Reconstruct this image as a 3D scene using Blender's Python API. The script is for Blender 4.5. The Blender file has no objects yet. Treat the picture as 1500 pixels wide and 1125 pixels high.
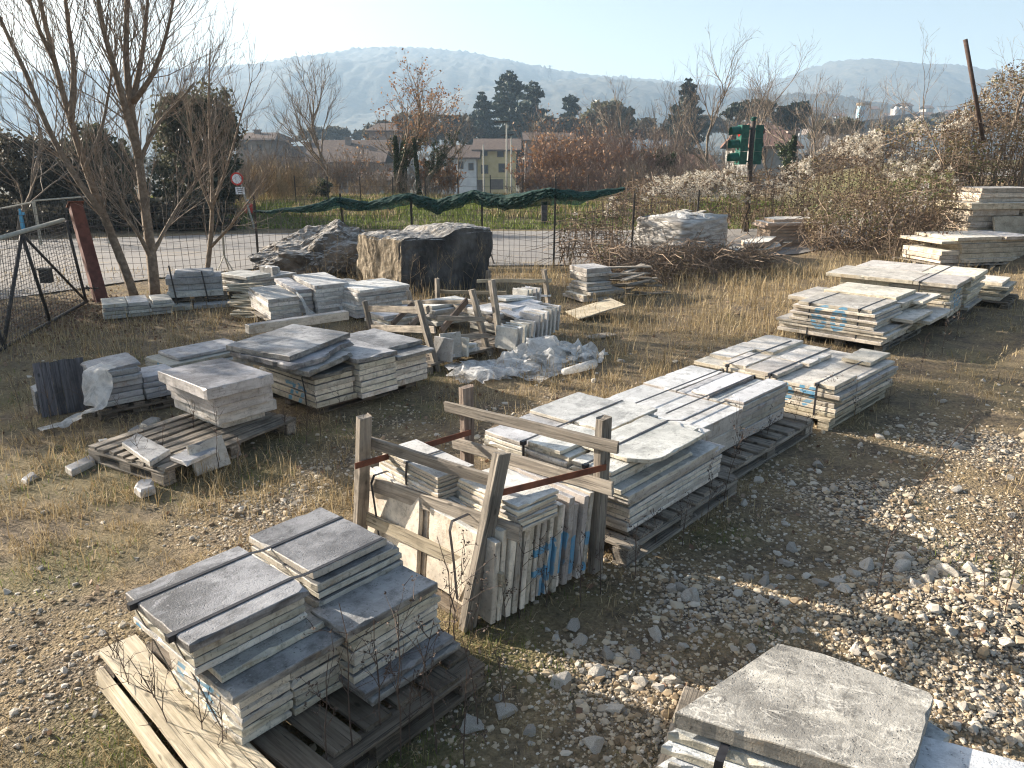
import bpy, math, random
import numpy as np
from mathutils import Vector, Matrix, noise as mnoise

# ------------------------------------------------------------------ camera, sky, sun, exposure
SC = bpy.context.scene
COL = SC.collection
CAM_H, F_PX, V_HOR = 2.2, 1127.0, 218.0
PITCH = math.atan((562.5 - V_HOR) / F_PX)
cam_d = bpy.data.cameras.new('camera'); cam = bpy.data.objects.new('camera', cam_d); COL.objects.link(cam)
cam_d.sensor_width = 36; cam_d.lens = 36 * F_PX / 1500; cam_d.clip_start = 0.05; cam_d.clip_end = 9000
cam.location = (0, 0, CAM_H); cam.rotation_euler = (math.pi / 2 - PITCH, 0, 0)
SC.camera = cam

SUN_AZ, SUN_EL = math.radians(-66), math.radians(21)      # azimuth from +Y, clockwise
world = bpy.data.worlds.new('World'); SC.world = world; world.use_nodes = True
wn = world.node_tree.nodes; wl = world.node_tree.links
sky = wn.new('ShaderNodeTexSky'); sky.sky_type = 'NISHITA'; sky.sun_disc = False
sky.sun_elevation = SUN_EL; sky.sun_rotation = SUN_AZ; sky.air_density = 1.0; sky.dust_density = 4.0; sky.ozone_density = 1.0
wl.new(sky.outputs[0], wn['Background'].inputs[0]); wn['Background'].inputs[1].default_value = 0.065
sun_d = bpy.data.lights.new('sun', 'SUN'); sun = bpy.data.objects.new('sun', sun_d); COL.objects.link(sun)
sun_d.energy = 5.0; sun_d.angle = math.radians(0.5); sun_d.color = (1.0, 0.90, 0.77)
SUN_DIR = Vector((math.sin(SUN_AZ) * math.cos(SUN_EL), math.cos(SUN_AZ) * math.cos(SUN_EL), math.sin(SUN_EL)))
sun.rotation_euler = SUN_DIR.to_track_quat('Z', 'Y').to_euler()
SC.view_settings.view_transform = 'Standard'; SC.view_settings.look = 'None'
SC.view_settings.exposure = 1.66; SC.view_settings.gamma = 1.0
SC.render.engine = 'CYCLES'
SC.cycles.use_denoising = True; SC.cycles.denoising_prefilter = 'ACCURATE'; SC.cycles.filter_width = 1.15
SC.cycles.max_bounces = 6; SC.cycles.diffuse_bounces = 3; SC.cycles.glossy_bounces = 2
SC.cycles.transparent_max_bounces = 12; SC.cycles.volume_bounces = 1; SC.cycles.transmission_bounces = 3
SC.cycles.sample_clamp_indirect = 4.0

HAZE_DENSITY = 0.00045

# ------------------------------------------------------------------ projection helpers (measuring only)
_s, _c = math.sin(PITCH), math.cos(PITCH)
def ray(u, v):
    x = (u - 750) / F_PX; y = (v - 562.5) / F_PX
    return np.array([x, _c - y * _s, -(_s + y * _c)])
def G(u, v, z=0.0):
    d = ray(u, v); t = (z - CAM_H) / d[2]
    return np.array([d[0] * t, d[1] * t, z])
def AT(u, v, Y):
    d = ray(u, v); t = Y / d[1]
    return np.array([d[0] * t, Y, CAM_H + d[2] * t])
def VP(u, v, P, Q):
    """point of the ray on the vertical plane through P and Q"""
    P = np.asarray(P, float); Q = np.asarray(Q, float)
    n = np.array([Q[1] - P[1], -(Q[0] - P[0]), 0.0]); o = np.array([0, 0, CAM_H])
    d = ray(u, v); t = ((P - o) @ n) / (d @ n)
    return o + d * t

# ------------------------------------------------------------------ value noise
def _hash(ix, iy, seed):
    with np.errstate(over='ignore'):
        h = (ix.astype(np.int64) * 374761393 + iy.astype(np.int64) * 668265263 + seed * 974711) & 0x7fffffff
        h = ((h ^ (h >> 13)) * 1274126177) & 0x7fffffff
        h = h ^ (h >> 16)
    return (h & 0xffff) / 65535.0
def vnoise(x, y, seed=0):
    x = np.asarray(x, float); y = np.asarray(y, float)
    ix = np.floor(x); iy = np.floor(y); fx = x - ix; fy = y - iy
    fx = fx * fx * (3 - 2 * fx); fy = fy * fy * (3 - 2 * fy)
    a = _hash(ix, iy, seed); b = _hash(ix + 1, iy, seed); c = _hash(ix, iy + 1, seed); d = _hash(ix + 1, iy + 1, seed)
    return (a * (1 - fx) + b * fx) * (1 - fy) + (c * (1 - fx) + d * fx) * fy
def fbm(x, y, seed=0, oct=4):
    s = 0; a = 0.5; t = 0
    for i in range(oct):
        s = s + a * vnoise(x * 2 ** i, y * 2 ** i, seed + i * 17); t += a; a *= 0.5
    return s / t
def sstep(a, b, x):
    t = np.clip((np.asarray(x, float) - a) / (b - a), 0, 1); return t * t * (3 - 2 * t)

# ------------------------------------------------------------------ mesh builder
class MB:
    def __init__(s): s.v = []; s.n = 0; s.f = {}; s.a = []; s.m = {}
    def add(s, V, faces, rnd=None, mat=0):
        V = np.asarray(V, float).reshape(-1, 3)
        for fc in faces:
            fc = np.asarray(fc, np.int64)
            if fc.size == 0: continue
            if fc.ndim == 1: fc = fc[None]
            s.f.setdefault(fc.shape[1], []).append(fc + s.n); s.m.setdefault(fc.shape[1], []).append(np.full(len(fc), mat))
        s.v.append(V); s.n += len(V)
        s.a.append(np.zeros(len(V)) if rnd is None else np.broadcast_to(np.asarray(rnd, float), (len(V),)).copy())
        return s
    def box(s, c, size, ax=None, rnd=None, mat=0):
        c = np.asarray(c, float); h = np.asarray(size, float) / 2
        ax = np.eye(3) if ax is None else np.asarray(ax, float)
        co = np.array([[i, j, k] for k in (-1, 1) for j in (-1, 1) for i in (-1, 1)]) * h
        s.add(c + co @ ax, [[[0, 2, 3, 1], [4, 5, 7, 6], [0, 1, 5, 4], [2, 6, 7, 3], [0, 4, 6, 2], [1, 3, 7, 5]]], rnd, mat); return s
    def bar(s, P, Q, w, h, up=(0, 0, 1), rnd=None, mat=0):
        P = np.asarray(P, float); Q = np.asarray(Q, float); d = Q - P; L = np.linalg.norm(d); x = d / L
        up = np.asarray(up, float); y = np.cross(up, x); ny = np.linalg.norm(y)
        if ny < 1e-6: y = np.cross((0, 1, 0.01), x); ny = np.linalg.norm(y)
        y /= ny; z = np.cross(x, y)
        return s.box((P + Q) / 2, (L, w, h), np.array([x, y, z]), rnd, mat)
    def tube(s, P, R, k=5, rnd=None, cap=True, mat=0):
        P = np.asarray(P, float); R = np.broadcast_to(np.asarray(R, float), (len(P),))
        T = np.gradient(P, axis=0); T /= (np.linalg.norm(T, axis=1)[:, None] + 1e-12)
        ref = np.array([0.31, 0.17, 0.93]) if abs(T[0][2]) < 0.8 else np.array([0.93, 0.17, 0.31])
        A = np.cross(T, ref); A /= (np.linalg.norm(A, axis=1)[:, None] + 1e-12); B = np.cross(T, A)
        th = np.arange(k) * 2 * math.pi / k
        V = P[:, None] + R[:, None, None] * (np.cos(th)[None, :, None] * A[:, None] + np.sin(th)[None, :, None] * B[:, None])
        n = len(P); i = np.arange(n - 1)[:, None] * k; j = np.arange(k)[None]; j2 = (j + 1) % k
        q = np.stack([i + j, i + j2, i + k + j2, i + k + j], -1).reshape(-1, 4)
        fs = [q]
        if cap: fs += [[list(range(k))[::-1]], [[(n - 1) * k + t for t in range(k)]]]
        s.add(V.reshape(-1, 3), fs, rnd, mat); return s
    def build(s, name, mats, parent=None, loc=None, rot=0.0, smooth=False):
        me = bpy.data.meshes.new(name)
        V = np.concatenate(s.v) if s.v else np.zeros((0, 3))
        loops = []; starts = []; mi = []; st = 0
        for k in s.f:
            F = np.concatenate(s.f[k]); loops.append(F.ravel()); starts.append(st + np.arange(len(F)) * k); st += F.size
            mi.append(np.concatenate(s.m[k]))
        loops = np.concatenate(loops); starts = np.concatenate(starts); mi = np.concatenate(mi)
        me.vertices.add(len(V)); me.vertices.foreach_set('co', V.ravel().astype(np.float32))
        me.loops.add(len(loops)); me.loops.foreach_set('vertex_index', loops.astype(np.int32))
        me.polygons.add(len(starts)); me.polygons.foreach_set('loop_start', starts.astype(np.int32))
        if mi.max() > 0: me.polygons.foreach_set('material_index', mi.astype(np.int32))
        me.polygons.foreach_set('use_smooth', np.full(len(starts), smooth))
        at = me.attributes.new('rnd', 'FLOAT', 'POINT'); at.data.foreach_set('value', np.concatenate(s.a).astype(np.float32))
        me.update(calc_edges=True)
        for m in (mats if isinstance(mats, (list, tuple)) else [mats]): me.materials.append(m)
        o = bpy.data.objects.new(name, me); COL.objects.link(o)
        if parent is not None: o.parent = parent
        if loc is not None: o.location = loc
        o.rotation_euler[2] = rot
        return o

def tag(o, label=None, cat=None, group=None, kind=None):
    if label: o['label'] = label
    if cat: o['category'] = cat
    if group: o['group'] = group
    if kind or cat: o['kind'] = kind or 'thing'
    return o
def thing(name, label, cat, loc, rot=0.0, group=None):
    o = bpy.data.objects.new(name, None); COL.objects.link(o); o.empty_display_size = 0.1
    o.location = loc; o.rotation_euler[2] = rot
    return tag(o, label, cat, group)

# ------------------------------------------------------------------ materials
class NT:
    def __init__(s, name):
        s.m = bpy.data.materials.new(name); s.m.use_nodes = True; s.t = s.m.node_tree
        s.N = s.t.nodes; s.L = s.t.links; s.b = s.N['Principled BSDF']; s.out = s.N['Material Output']
        s.b.inputs['Specular IOR Level'].default_value = 0.35
    def n(s, kind, props=None, **ins):
        nd = s.N.new(kind)
        for k, v in (props or {}).items(): setattr(nd, k, v)
        for k, v in ins.items():
            key = int(k[1:]) if k[0] == '_' else k.replace('_', ' ')
            s.set(nd.inputs[key], v)
        return nd
    def set(s, sock, v):
        if isinstance(v, bpy.types.NodeSocket): s.L.new(v, sock)
        else:
            if sock.type == 'RGBA' and hasattr(v, '__len__') and len(v) == 3: v = (*v, 1)
            sock.default_value = v
    def math(s, op, a, b=0.0, c=None, clamp=False):
        nd = s.N.new('ShaderNodeMath'); nd.operation = op; nd.use_clamp = clamp
        s.set(nd.inputs[0], a); s.set(nd.inputs[1], b)
        if c is not None: s.set(nd.inputs[2], c)
        return nd.outputs[0]
    def vmath(s, op, a, b=(0, 0, 0), scale=None):
        nd = s.N.new('ShaderNodeVectorMath'); nd.operation = op
        s.set(nd.inputs[0], a); s.set(nd.inputs[1], b)
        if scale is not None: s.set(nd.inputs['Scale'], scale)
        return nd.outputs['Value'] if op in ('DOT_PRODUCT', 'LENGTH', 'DISTANCE') else nd.outputs[0]
    def noise(s, vec, scale, detail=5, rough=0.55, dist=0.0):
        return s.n('ShaderNodeTexNoise', None, Vector=vec, Scale=scale, Detail=detail, Roughness=rough, Distortion=dist).outputs[0]
    def ramp(s, x, lo, hi):
        nd = s.N.new('ShaderNodeMapRange'); nd.interpolation_type = 'SMOOTHSTEP'
        s.set(nd.inputs[0], x); nd.inputs[1].default_value = lo; nd.inputs[2].default_value = hi
        return nd.outputs[0]
    def mix(s, f, a, b, mode='MIX'):
        nd = s.N.new('ShaderNodeMix'); nd.data_type = 'RGBA'; nd.blend_type = mode; nd.clamp_factor = True
        s.set(nd.inputs[0], f); s.set(nd.inputs[6], a); s.set(nd.inputs[7], b)
        return nd.outputs[2]
    def coords(s, rand=True):
        c = s.n('ShaderNodeTexCoord').outputs['Object']
        if not rand: return c
        r = s.n('ShaderNodeObjectInfo').outputs['Random']
        cb = s.n('ShaderNodeCombineXYZ', None, _0=s.math('MULTIPLY', r, 37.0), _1=s.math('MULTIPLY', r, 71.0), _2=s.math('MULTIPLY', r, 13.0)).outputs[0]
        return s.vmath('ADD', c, cb)
    def mapped(s, vec, scale):
        return s.vmath('MULTIPLY', vec, scale)
    def bump(s, h, strength=0.3, dist=0.01):
        nd = s.n('ShaderNodeBump', None, Height=h, Strength=strength, Distance=dist)
        s.L.new(nd.outputs[0], s.b.inputs['Normal']); return nd
    def done(s, color=None, rough=None, **kw):
        if color is not None: s.set(s.b.inputs['Base Color'], color)
        if rough is not None: s.set(s.b.inputs['Roughness'], rough)
        for k, v in kw.items(): s.set(s.b.inputs[k.replace('_', ' ')], v)
        return s.m

def seg_dist_group():
    g = bpy.data.node_groups.new('segment_distance', 'ShaderNodeTree')
    for nm in ('P', 'A', 'B'): g.interface.new_socket(nm, in_out='INPUT', socket_type='NodeSocketVector')
    g.interface.new_socket('D', in_out='OUTPUT', socket_type='NodeSocketFloat')
    gi = g.nodes.new('NodeGroupInput'); go = g.nodes.new('NodeGroupOutput')
    def vm(op, a, b=None, sc=None):
        n = g.nodes.new('ShaderNodeVectorMath'); n.operation = op; g.links.new(a, n.inputs[0])
        if b is not None: g.links.new(b, n.inputs[1])
        if sc is not None: g.links.new(sc, n.inputs['Scale'])
        return n.outputs['Value'] if op in ('DOT_PRODUCT', 'LENGTH') else n.outputs[0]
    pa = vm('SUBTRACT', gi.outputs[0], gi.outputs[1]); ba = vm('SUBTRACT', gi.outputs[2], gi.outputs[1])
    d = g.nodes.new('ShaderNodeMath'); d.operation = 'DIVIDE'; d.use_clamp = True
    g.links.new(vm('DOT_PRODUCT', pa, ba), d.inputs[0]); g.links.new(vm('DOT_PRODUCT', ba, ba), d.inputs[1])
    r = vm('SUBTRACT', pa, vm('SCALE', ba, sc=d.outputs[0])); g.links.new(vm('LENGTH', r), go.inputs[0])
    return g
SEG = seg_dist_group()
DIG = {
 '5': [(.85, 1.5), (.2, 1.45), (.15, .85), (.55, .95), (.85, .65), (.75, .2), (.3, .02), (.05, .2)],
 '6': [(.85, 1.5), (.4, 1.35), (.1, .85), (.08, .4), (.4, .02), (.8, .12), (.85, .5), (.5, .75), (.12, .5)],
 '9': [(.85, 1.1), (.5, 1.5), (.15, 1.3), (.15, .9), (.5, .75), (.85, 1.1), (.8, .4), (.35, .02)],
 '0': [(.5, 1.4), (.15, 1.1), (.1, .5), (.35, .05), (.75, .15), (.9, .7), (.8, 1.2), (.5, 1.4), (.85, 1.5)],
 '3': [(.1, 1.4), (.5, 1.5), (.8, 1.2), (.4, .8), (.85, .5), (.6, .05), (.1, .1)],
 '7': [(.1, 1.45), (.9, 1.45), (.4, .02)],
 '2': [(.1, 1.1), (.4, 1.5), (.85, 1.2), (.55, .65), (.1, .1), (.9, .1)],
 'F': [(.85, 1.45), (.1, 1.4), (.15, .02)], 'A': [(.1, .75), (.8, .8)], 'I': [(.5, 1.5), (.4, .0)], 'L': [(.3, 1.5), (.2, .05), (.7, .1)],
}
def paint_mask(T, O, X, H, strokes, wid):
    """blue spray strokes on the surface: O lower left, X horizontal unit vector, H letter height, strokes [[(x,y)..]..] in units of H/1.5"""
    pos = T.n('ShaderNodeNewGeometry').outputs['Position']
    k = H / 1.5
    wob = T.vmath('SCALE', T.vmath('SUBTRACT', T.n('ShaderNodeTexNoise', None, Vector=pos, Scale=14.0).outputs['Color'], (.5, .5, .5)), scale=0.03)
    p = T.vmath('SUBTRACT', T.vmath('ADD', pos, wob), tuple(O))
    px = T.vmath('DOT_PRODUCT', p, tuple(X)); nrm = np.array([X[1], -X[0], 0.0])
    pd = T.vmath('DOT_PRODUCT', p, tuple(nrm)); pz = T.vmath('DOT_PRODUCT', p, (0, 0, 1))
    P = T.n('ShaderNodeCombineXYZ', None, _0=px, _1=pz, _2=0.0).outputs[0]
    dmin = None
    for st in strokes:
        for (x0, y0), (x1, y1) in zip(st[:-1], st[1:]):
            nd = T.N.new('ShaderNodeGroup'); nd.node_tree = SEG
            T.L.new(P, nd.inputs[0]); nd.inputs[1].default_value = (x0 * k, y0 * k, 0); nd.inputs[2].default_value = (x1 * k, y1 * k, 0)
            dmin = nd.outputs[0] if dmin is None else T.math('MINIMUM', dmin, nd.outputs[0])
    m = T.math('SUBTRACT', 1.0, T.ramp(dmin, wid * .75, wid * 1.15))
    side = T.math('LESS_THAN', T.math('ABSOLUTE', pd), 0.2)
    nz = T.math('LESS_THAN', T.math('ABSOLUTE', T.n('ShaderNodeSeparateXYZ', None, _0=T.n('ShaderNodeNewGeometry').outputs['Normal']).outputs[2]), 0.5)
    wear = T.ramp(T.noise(pos, 30.0, 4, .7), .18, .36)
    return T.math('MULTIPLY', T.math('MULTIPLY', m, wear), T.math('MULTIPLY', side, nz))
def glyphs(text, gap=1.25):
    return [[(x + i * gap, y) for x, y in DIG[ch]] for i, ch in enumerate(text)]

def marble(name, topA, topB, sideA, sideB, dirt=0.5, gloss=0.5, paint=None, veins=False):
    """weathered sawn marble: mottled, stained and pitted on top, saw marked and drip stained on the edges"""
    T = NT(name); v = T.coords()
    rnd = T.n('ShaderNodeObjectInfo').outputs['Random']
    big = T.ramp(T.noise(v, 2.2, 8, .68, .35), .36, .62)
    fine = T.noise(v, 42.0, 6, .75); med = T.noise(v, 11.0, 8, .72)
    top = T.mix(big, topA, topB)
    top = T.mix(T.math('MULTIPLY', T.ramp(med, .46, .66), .62), top, tuple(c * .42 for c in topA))
    top = T.mix(T.math('MULTIPLY', T.ramp(T.noise(T.mapped(v, (4, 9, 6)), 1.0, 8, .7, .8), .54, .68), .5), top, tuple(min(.8, c * 1.35) for c in topB))
    vein = T.math('SUBTRACT', 1.0, T.ramp(T.math('ABSOLUTE', T.math('SUBTRACT', T.noise(T.mapped(v, (2.0, 4.5, 3)), 1.0, 8, .7, .5), .5)), .0, .012))
    top = T.mix(T.math('MULTIPLY', T.math('MULTIPLY', vein, .28), T.ramp(med, .4, .6)), top, tuple(min(.85, c * 1.5) for c in topB))
    if veins:
        vv = T.vmath('ADD', v, T.vmath('SCALE', T.vmath('SUBTRACT', T.n('ShaderNodeTexNoise', None, Vector=v, Scale=7.0, Detail=5.0).outputs['Color'], (.5, .5, .5)), scale=.12))
        for sc, st, hi in (((3, 9, 5), .8, 1.75), ((14, 6, 9), .6, 1.6), ((5, 2, 4), .7, .35), ((9, 13, 7), .5, 1.6)):
            w_ = T.math('SUBTRACT', 1.0, T.ramp(T.math('ABSOLUTE', T.math('SUBTRACT', T.noise(T.mapped(vv, sc), 1.0, 3, .55), .5)), .0, .02))
            top = T.mix(T.math('MULTIPLY', T.math('MULTIPLY', w_, st), T.ramp(T.noise(v, 5.0, 4, .6), .35, .6)), top, tuple(min(.82, c * hi) for c in topB))
        top = T.mix(T.math('MULTIPLY', T.ramp(T.noise(T.mapped(v, (3, 8, 5)), 1.0, 6, .6), .5, .68), .5), top, (.56, .53, .48))
    vo = T.N.new('ShaderNodeTexVoronoi'); T.L.new(v, vo.inputs['Vector']); vo.inputs['Scale'].default_value = 75
    pit = T.math('MULTIPLY', T.math('SUBTRACT', 1.0, T.ramp(vo.outputs['Distance'], .12, .32)), T.ramp(T.noise(v, 16.0, 4, .6), .5, .62))
    top = T.mix(T.math('MULTIPLY', pit, .75), top, tuple(c * .25 for c in topA))
    top = T.mix(T.math('MULTIPLY', T.ramp(fine, .56, .68), .55), top, tuple(c * .35 for c in topA))
    top = T.mix(T.math('MULTIPLY', T.ramp(T.noise(v, 90.0, 3, .6), .63, .72), .6), top, tuple(min(.8, c * 1.45) for c in topB))
    sv = T.mapped(v, (6, 6, 14)); side = T.mix(T.ramp(T.noise(sv, 1.0, 6, .65), .35, .65), sideA, sideB)
    drip = T.ramp(T.noise(T.mapped(v, (22, 22, 4)), 1.0, 6, .75), .52, .70)
    side = T.mix(T.math('MULTIPLY', drip, dirt), side, tuple(c * .22 for c in sideA))
    side = T.mix(T.math('MULTIPLY', T.ramp(fine, .54, .66), dirt), side, tuple(c * .18 for c in sideA))
    side = T.mix(T.math('MULTIPLY', T.ramp(T.noise(T.mapped(v, (5, 5, 60)), 1.0, 5, .6), .52, .68), .45), side, tuple(c * .4 for c in sideA))
    nz = T.n('ShaderNodeSeparateXYZ', None, _0=T.n('ShaderNodeNewGeometry').outputs['Normal']).outputs[2]
    side = T.mix(T.math('MULTIPLY', T.ramp(T.noise(v, 6.0, 6, .7), .56, .70), .5), side, (.24, .155, .075))
    side = T.mix(T.math('MULTIPLY', T.ramp(T.noise(v, 4.2, 7, .72), .57, .68), .55), side, (.10, .095, .07))
    col = T.mix(T.ramp(nz, .5, .85), side, top)
    val = T.math('MULTIPLY_ADD', rnd, .55, .72)
    col = T.mix(1.0, col, T.n('ShaderNodeCombineColor', None, _0=val, _1=val, _2=T.math('MULTIPLY_ADD', T.math('FRACT', T.math('MULTIPLY', rnd, 7.3)), -.12, T.math('ADD', val, .05))).outputs[0], 'MULTIPLY')
    if paint:
        m = None
        for pr in paint:
            mm = paint_mask(T, *pr); m = mm if m is None else T.math('MAXIMUM', m, mm)
        col = T.mix(T.math('MULTIPLY', m, T.math('MULTIPLY_ADD', T.ramp(med, .3, .6), .35, .65)), col, T.mix(fine, (.08, .22, .36), (.13, .36, .54)))
    T.bump(T.math('ADD', T.math('MULTIPLY', fine, .8), T.math('ADD', T.math('MULTIPLY', pit, -.8), T.noise(v, 120.0, 3, .6))), .5, .005)
    return T.done(col, T.math('MULTIPLY_ADD', fine, .35, .92 - gloss))

def wood(name, A, B, dark=.35):
    T = NT(name); v = T.coords()
    g = T.noise(T.mapped(v, (1.8, 42, 42)), 1.0, 8, .7, .5)
    col = T.mix(T.ramp(g, .38, .62), A, B)
    col = T.mix(T.math('MULTIPLY', T.ramp(T.noise(v, 4.0, 6, .65), .46, .68), .6), col, tuple(c * dark for c in A))
    col = T.mix(T.math('MULTIPLY', T.ramp(T.noise(T.mapped(v, (2.5, 95, 95)), 1.0, 5, .65), .55, .64), .8), col, tuple(c * .3 for c in A))
    vo = T.N.new('ShaderNodeTexVoronoi'); T.L.new(T.mapped(v, (5, 11, 11)), vo.inputs['Vector']); vo.inputs['Scale'].default_value = 1.0
    knot = T.math('SUBTRACT', 1.0, T.ramp(vo.outputs['Distance'], .05, .13)); col = T.mix(T.math('MULTIPLY', knot, .8), col, tuple(c * .3 for c in A))
    r = T.math('MULTIPLY_ADD', T.n('ShaderNodeObjectInfo').outputs['Random'], .5, .75)
    col = T.mix(1.0, col, T.n('ShaderNodeCombineColor', None, _0=r, _1=r, _2=r).outputs[0], 'MULTIPLY')
    T.bump(g, .8, .008)
    return T.done(col, .85)

def plain(name, A, B, scale=8.0, rough=.8, bump=.3, bdist=.01, metal=0.0, rnd=0.0, attr=0.0):
    T = NT(name); v = T.coords()
    n = T.noise(v, scale, 6, .62)
    col = T.mix(T.ramp(n, .33, .67), A, B)
    if rnd or attr:
        src = T.n('ShaderNodeAttribute', {'attribute_name': 'rnd'}).outputs['Fac'] if attr else T.n('ShaderNodeObjectInfo').outputs['Random']
        k = attr or rnd
        r = T.math('MULTIPLY_ADD', src, 2 * k, 1 - k)
        col = T.mix(1.0, col, T.n('ShaderNodeCombineColor', None, _0=r, _1=r, _2=r).outputs[0], 'MULTIPLY')
    if bump: T.bump(T.noise(v, scale * 4, 6, .65), bump, bdist)
    return T.done(col, rough, Metallic=metal)

def leafmat(name, cols, trans=.25, rough=.6):
    """colour picked per leaf by the 'rnd' attribute"""
    T = NT(name)
    a = T.n('ShaderNodeAttribute', {'attribute_name': 'rnd'}).outputs['Fac']
    cr = T.N.new('ShaderNodeValToRGB'); T.L.new(a, cr.inputs[0])
    el = cr.color_ramp.elements
    while len(el) < len(cols): el.new(0.5)
    for i, c in enumerate(cols):
        el[i].position = i / max(1, len(cols) - 1); el[i].color = (*c, 1)
    T.done(cr.outputs[0], rough)
    if trans > 0:
        tr = T.n('ShaderNodeBsdfTranslucent', None, Color=cr.outputs[0]); mx = T.n('ShaderNodeMixShader', None, _0=trans)
        T.L.new(T.b.outputs[0], mx.inputs[1]); T.L.new(tr.outputs[0], mx.inputs[2]); T.L.new(mx.outputs[0], T.out.inputs[0])
    return T.m

M = {}
M['grey_wood'] = wood('grey_wood', (.19, .165, .135), (.34, .295, .24))
M['pale_wood'] = wood('pale_wood', (.37, .315, .225), (.51, .445, .335), .55)
M['dark_wood'] = wood('dark_wood', (.12, .095, .07), (.20, .165, .125))
M['post_wood'] = wood('post_wood', (.16, .12, .095), (.26, .205, .165))
M['slate_wood'] = wood('slate_wood', (.075, .07, .075), (.15, .14, .145))
M['rust'] = plain('rust', (.11, .042, .026), (.20, .075, .042), 14, .85, .4, .004)
M['rust_paint'] = plain('rust_paint', (.085, .034, .026), (.15, .06, .045), 9, .8, .4, .004)
M['strap'] = plain('strap', (.018, .018, .02), (.035, .035, .04), 30, .45, .1, .002)
M['brown_pole'] = plain('brown_pole', (.05, .032, .026), (.10, .065, .05), 14, .85, .3, .004)
M['dark_metal'] = plain('dark_metal', (.03, .028, .026), (.07, .055, .045), 20, .6, .2, .003)
M['wire'] = plain('wire', (.07, .065, .06), (.12, .10, .085), 20, .6, 0)
M['pale_metal'] = plain('pale_metal', (.30, .29, .24), (.42, .40, .34), 12, .6, .2, .003)
M['bark'] = plain('bark', (.15, .115, .085), (.27, .215, .16), 14, .9, .8, .02)
M['twig'] = plain('twig', (.18, .14, .105), (.31, .25, .195), 9, .85, 0, attr=.3)
M['pinktwig'] = plain('pinktwig', (.17, .115, .09), (.29, .21, .165), 2, .85, 0, attr=.35)
M['tantwig'] = plain('tantwig', (.26, .19, .11), (.38, .29, .18), 2, .85, 0, attr=.35)
M['scrub'] = plain('scrub', (.12, .085, .06), (.25, .185, .13), 2, .85, 0, attr=.4)
M['darkstem'] = plain('darkstem', (.06, .042, .034), (.12, .085, .065), 9, .8, 0)
M['ivy'] = leafmat('ivy', [(.018, .03, .012), (.04, .06, .022), (.07, .09, .035)], .15, .4)
M['evergreen'] = leafmat('evergreen', [(.045, .052, .03), (.10, .105, .065), (.19, .18, .125)], .35, .4)
M['hedge'] = leafmat('hedge', [(.045, .042, .03), (.085, .075, .05), (.14, .12, .085)], .3, .6)
M['cedar'] = leafmat('cedar', [(.014, .026, .022), (.03, .048, .036), (.05, .07, .05)], .1, .6)
M['deadleaf'] = leafmat('deadleaf', [(.20, .10, .055), (.30, .165, .09), (.36, .24, .14)], .3, .7)
M['litter'] = leafmat('litter', [(.12, .07, .045), (.24, .15, .10), (.34, .25, .18)], .1, .8)
M['bramble'] = leafmat('bramble', [(.085, .052, .035), (.14, .095, .055), (.19, .14, .075), (.135, .125, .05), (.10, .125, .04)], .25, .65)
M['fluff'] = leafmat('fluff', [(.42, .37, .30), (.56, .51, .43), (.72, .68, .60)], .35, .9)
M['drygrass'] = leafmat('drygrass', [(.20, .145, .075), (.31, .23, .115), (.42, .325, .18), (.50, .41, .26)], .25, .7)
M['greengrass'] = leafmat('greengrass', [(.07, .10, .022), (.13, .18, .035), (.23, .25, .06)], .3, .6)
M['shade_net_base'] = plain('shade_net', (.008, .035, .03), (.02, .06, .05), 40, .75, .4, .004)
def net_mat():
    T = NT('shade_net'); v = T.coords(False); n = T.noise(v, 9.0, 6, .65)
    c = T.mix(T.ramp(n, .35, .65), (.006, .028, .024), (.018, .062, .052)); T.done(c, .8)
    tl = T.n('ShaderNodeBsdfTranslucent', None, Color=(.012, .05, .042, 1)); tr = T.n('ShaderNodeBsdfTransparent')
    m1 = T.n('ShaderNodeMixShader', None, _0=.2); T.L.new(T.b.outputs[0], m1.inputs[1]); T.L.new(tl.outputs[0], m1.inputs[2])
    m2 = T.n('ShaderNodeMixShader', None, _0=T.math('MULTIPLY_ADD', n, .25, .0)); T.L.new(m1.outputs[0], m2.inputs[1]); T.L.new(tr.outputs[0], m2.inputs[2]); T.L.new(m2.outputs[0], T.out.inputs[0]); return T.m
M['shade_net'] = net_mat()
M['green_paint'] = plain('green_paint', (.006, .06, .045), (.014, .10, .072), 10, .4, .1, .002)
M['red_paint'] = plain('red_paint', (.5, .03, .025), (.6, .06, .04), 10, .5, .1, .002)
M['lens_dark'] = plain('lens_dark', (.02, .02, .02), (.03, .03, .03), 10, .2, 0)
M['lens_red'] = plain('lens_red', (.35, .02, .015), (.5, .04, .03), 10, .2, 0)
M['white_paint'] = plain('white_paint', (.7, .7, .7), (.8, .8, .8), 10, .5, 0)
M['blue_paint'] = plain('blue_paint', (.05, .25, .45), (.08, .32, .5), 10, .5, 0)
M['stone'] = plain('stone', (.30, .275, .235), (.52, .48, .42), 18, .85, .5, .01, rnd=.3)
M['pebble'] = leafmat('pebble', [(.13, .095, .058), (.27, .20, .125), (.40, .32, .215), (.49, .415, .305), (.33, .29, .235), (.60, .54, .45)], 0, .9)

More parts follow.
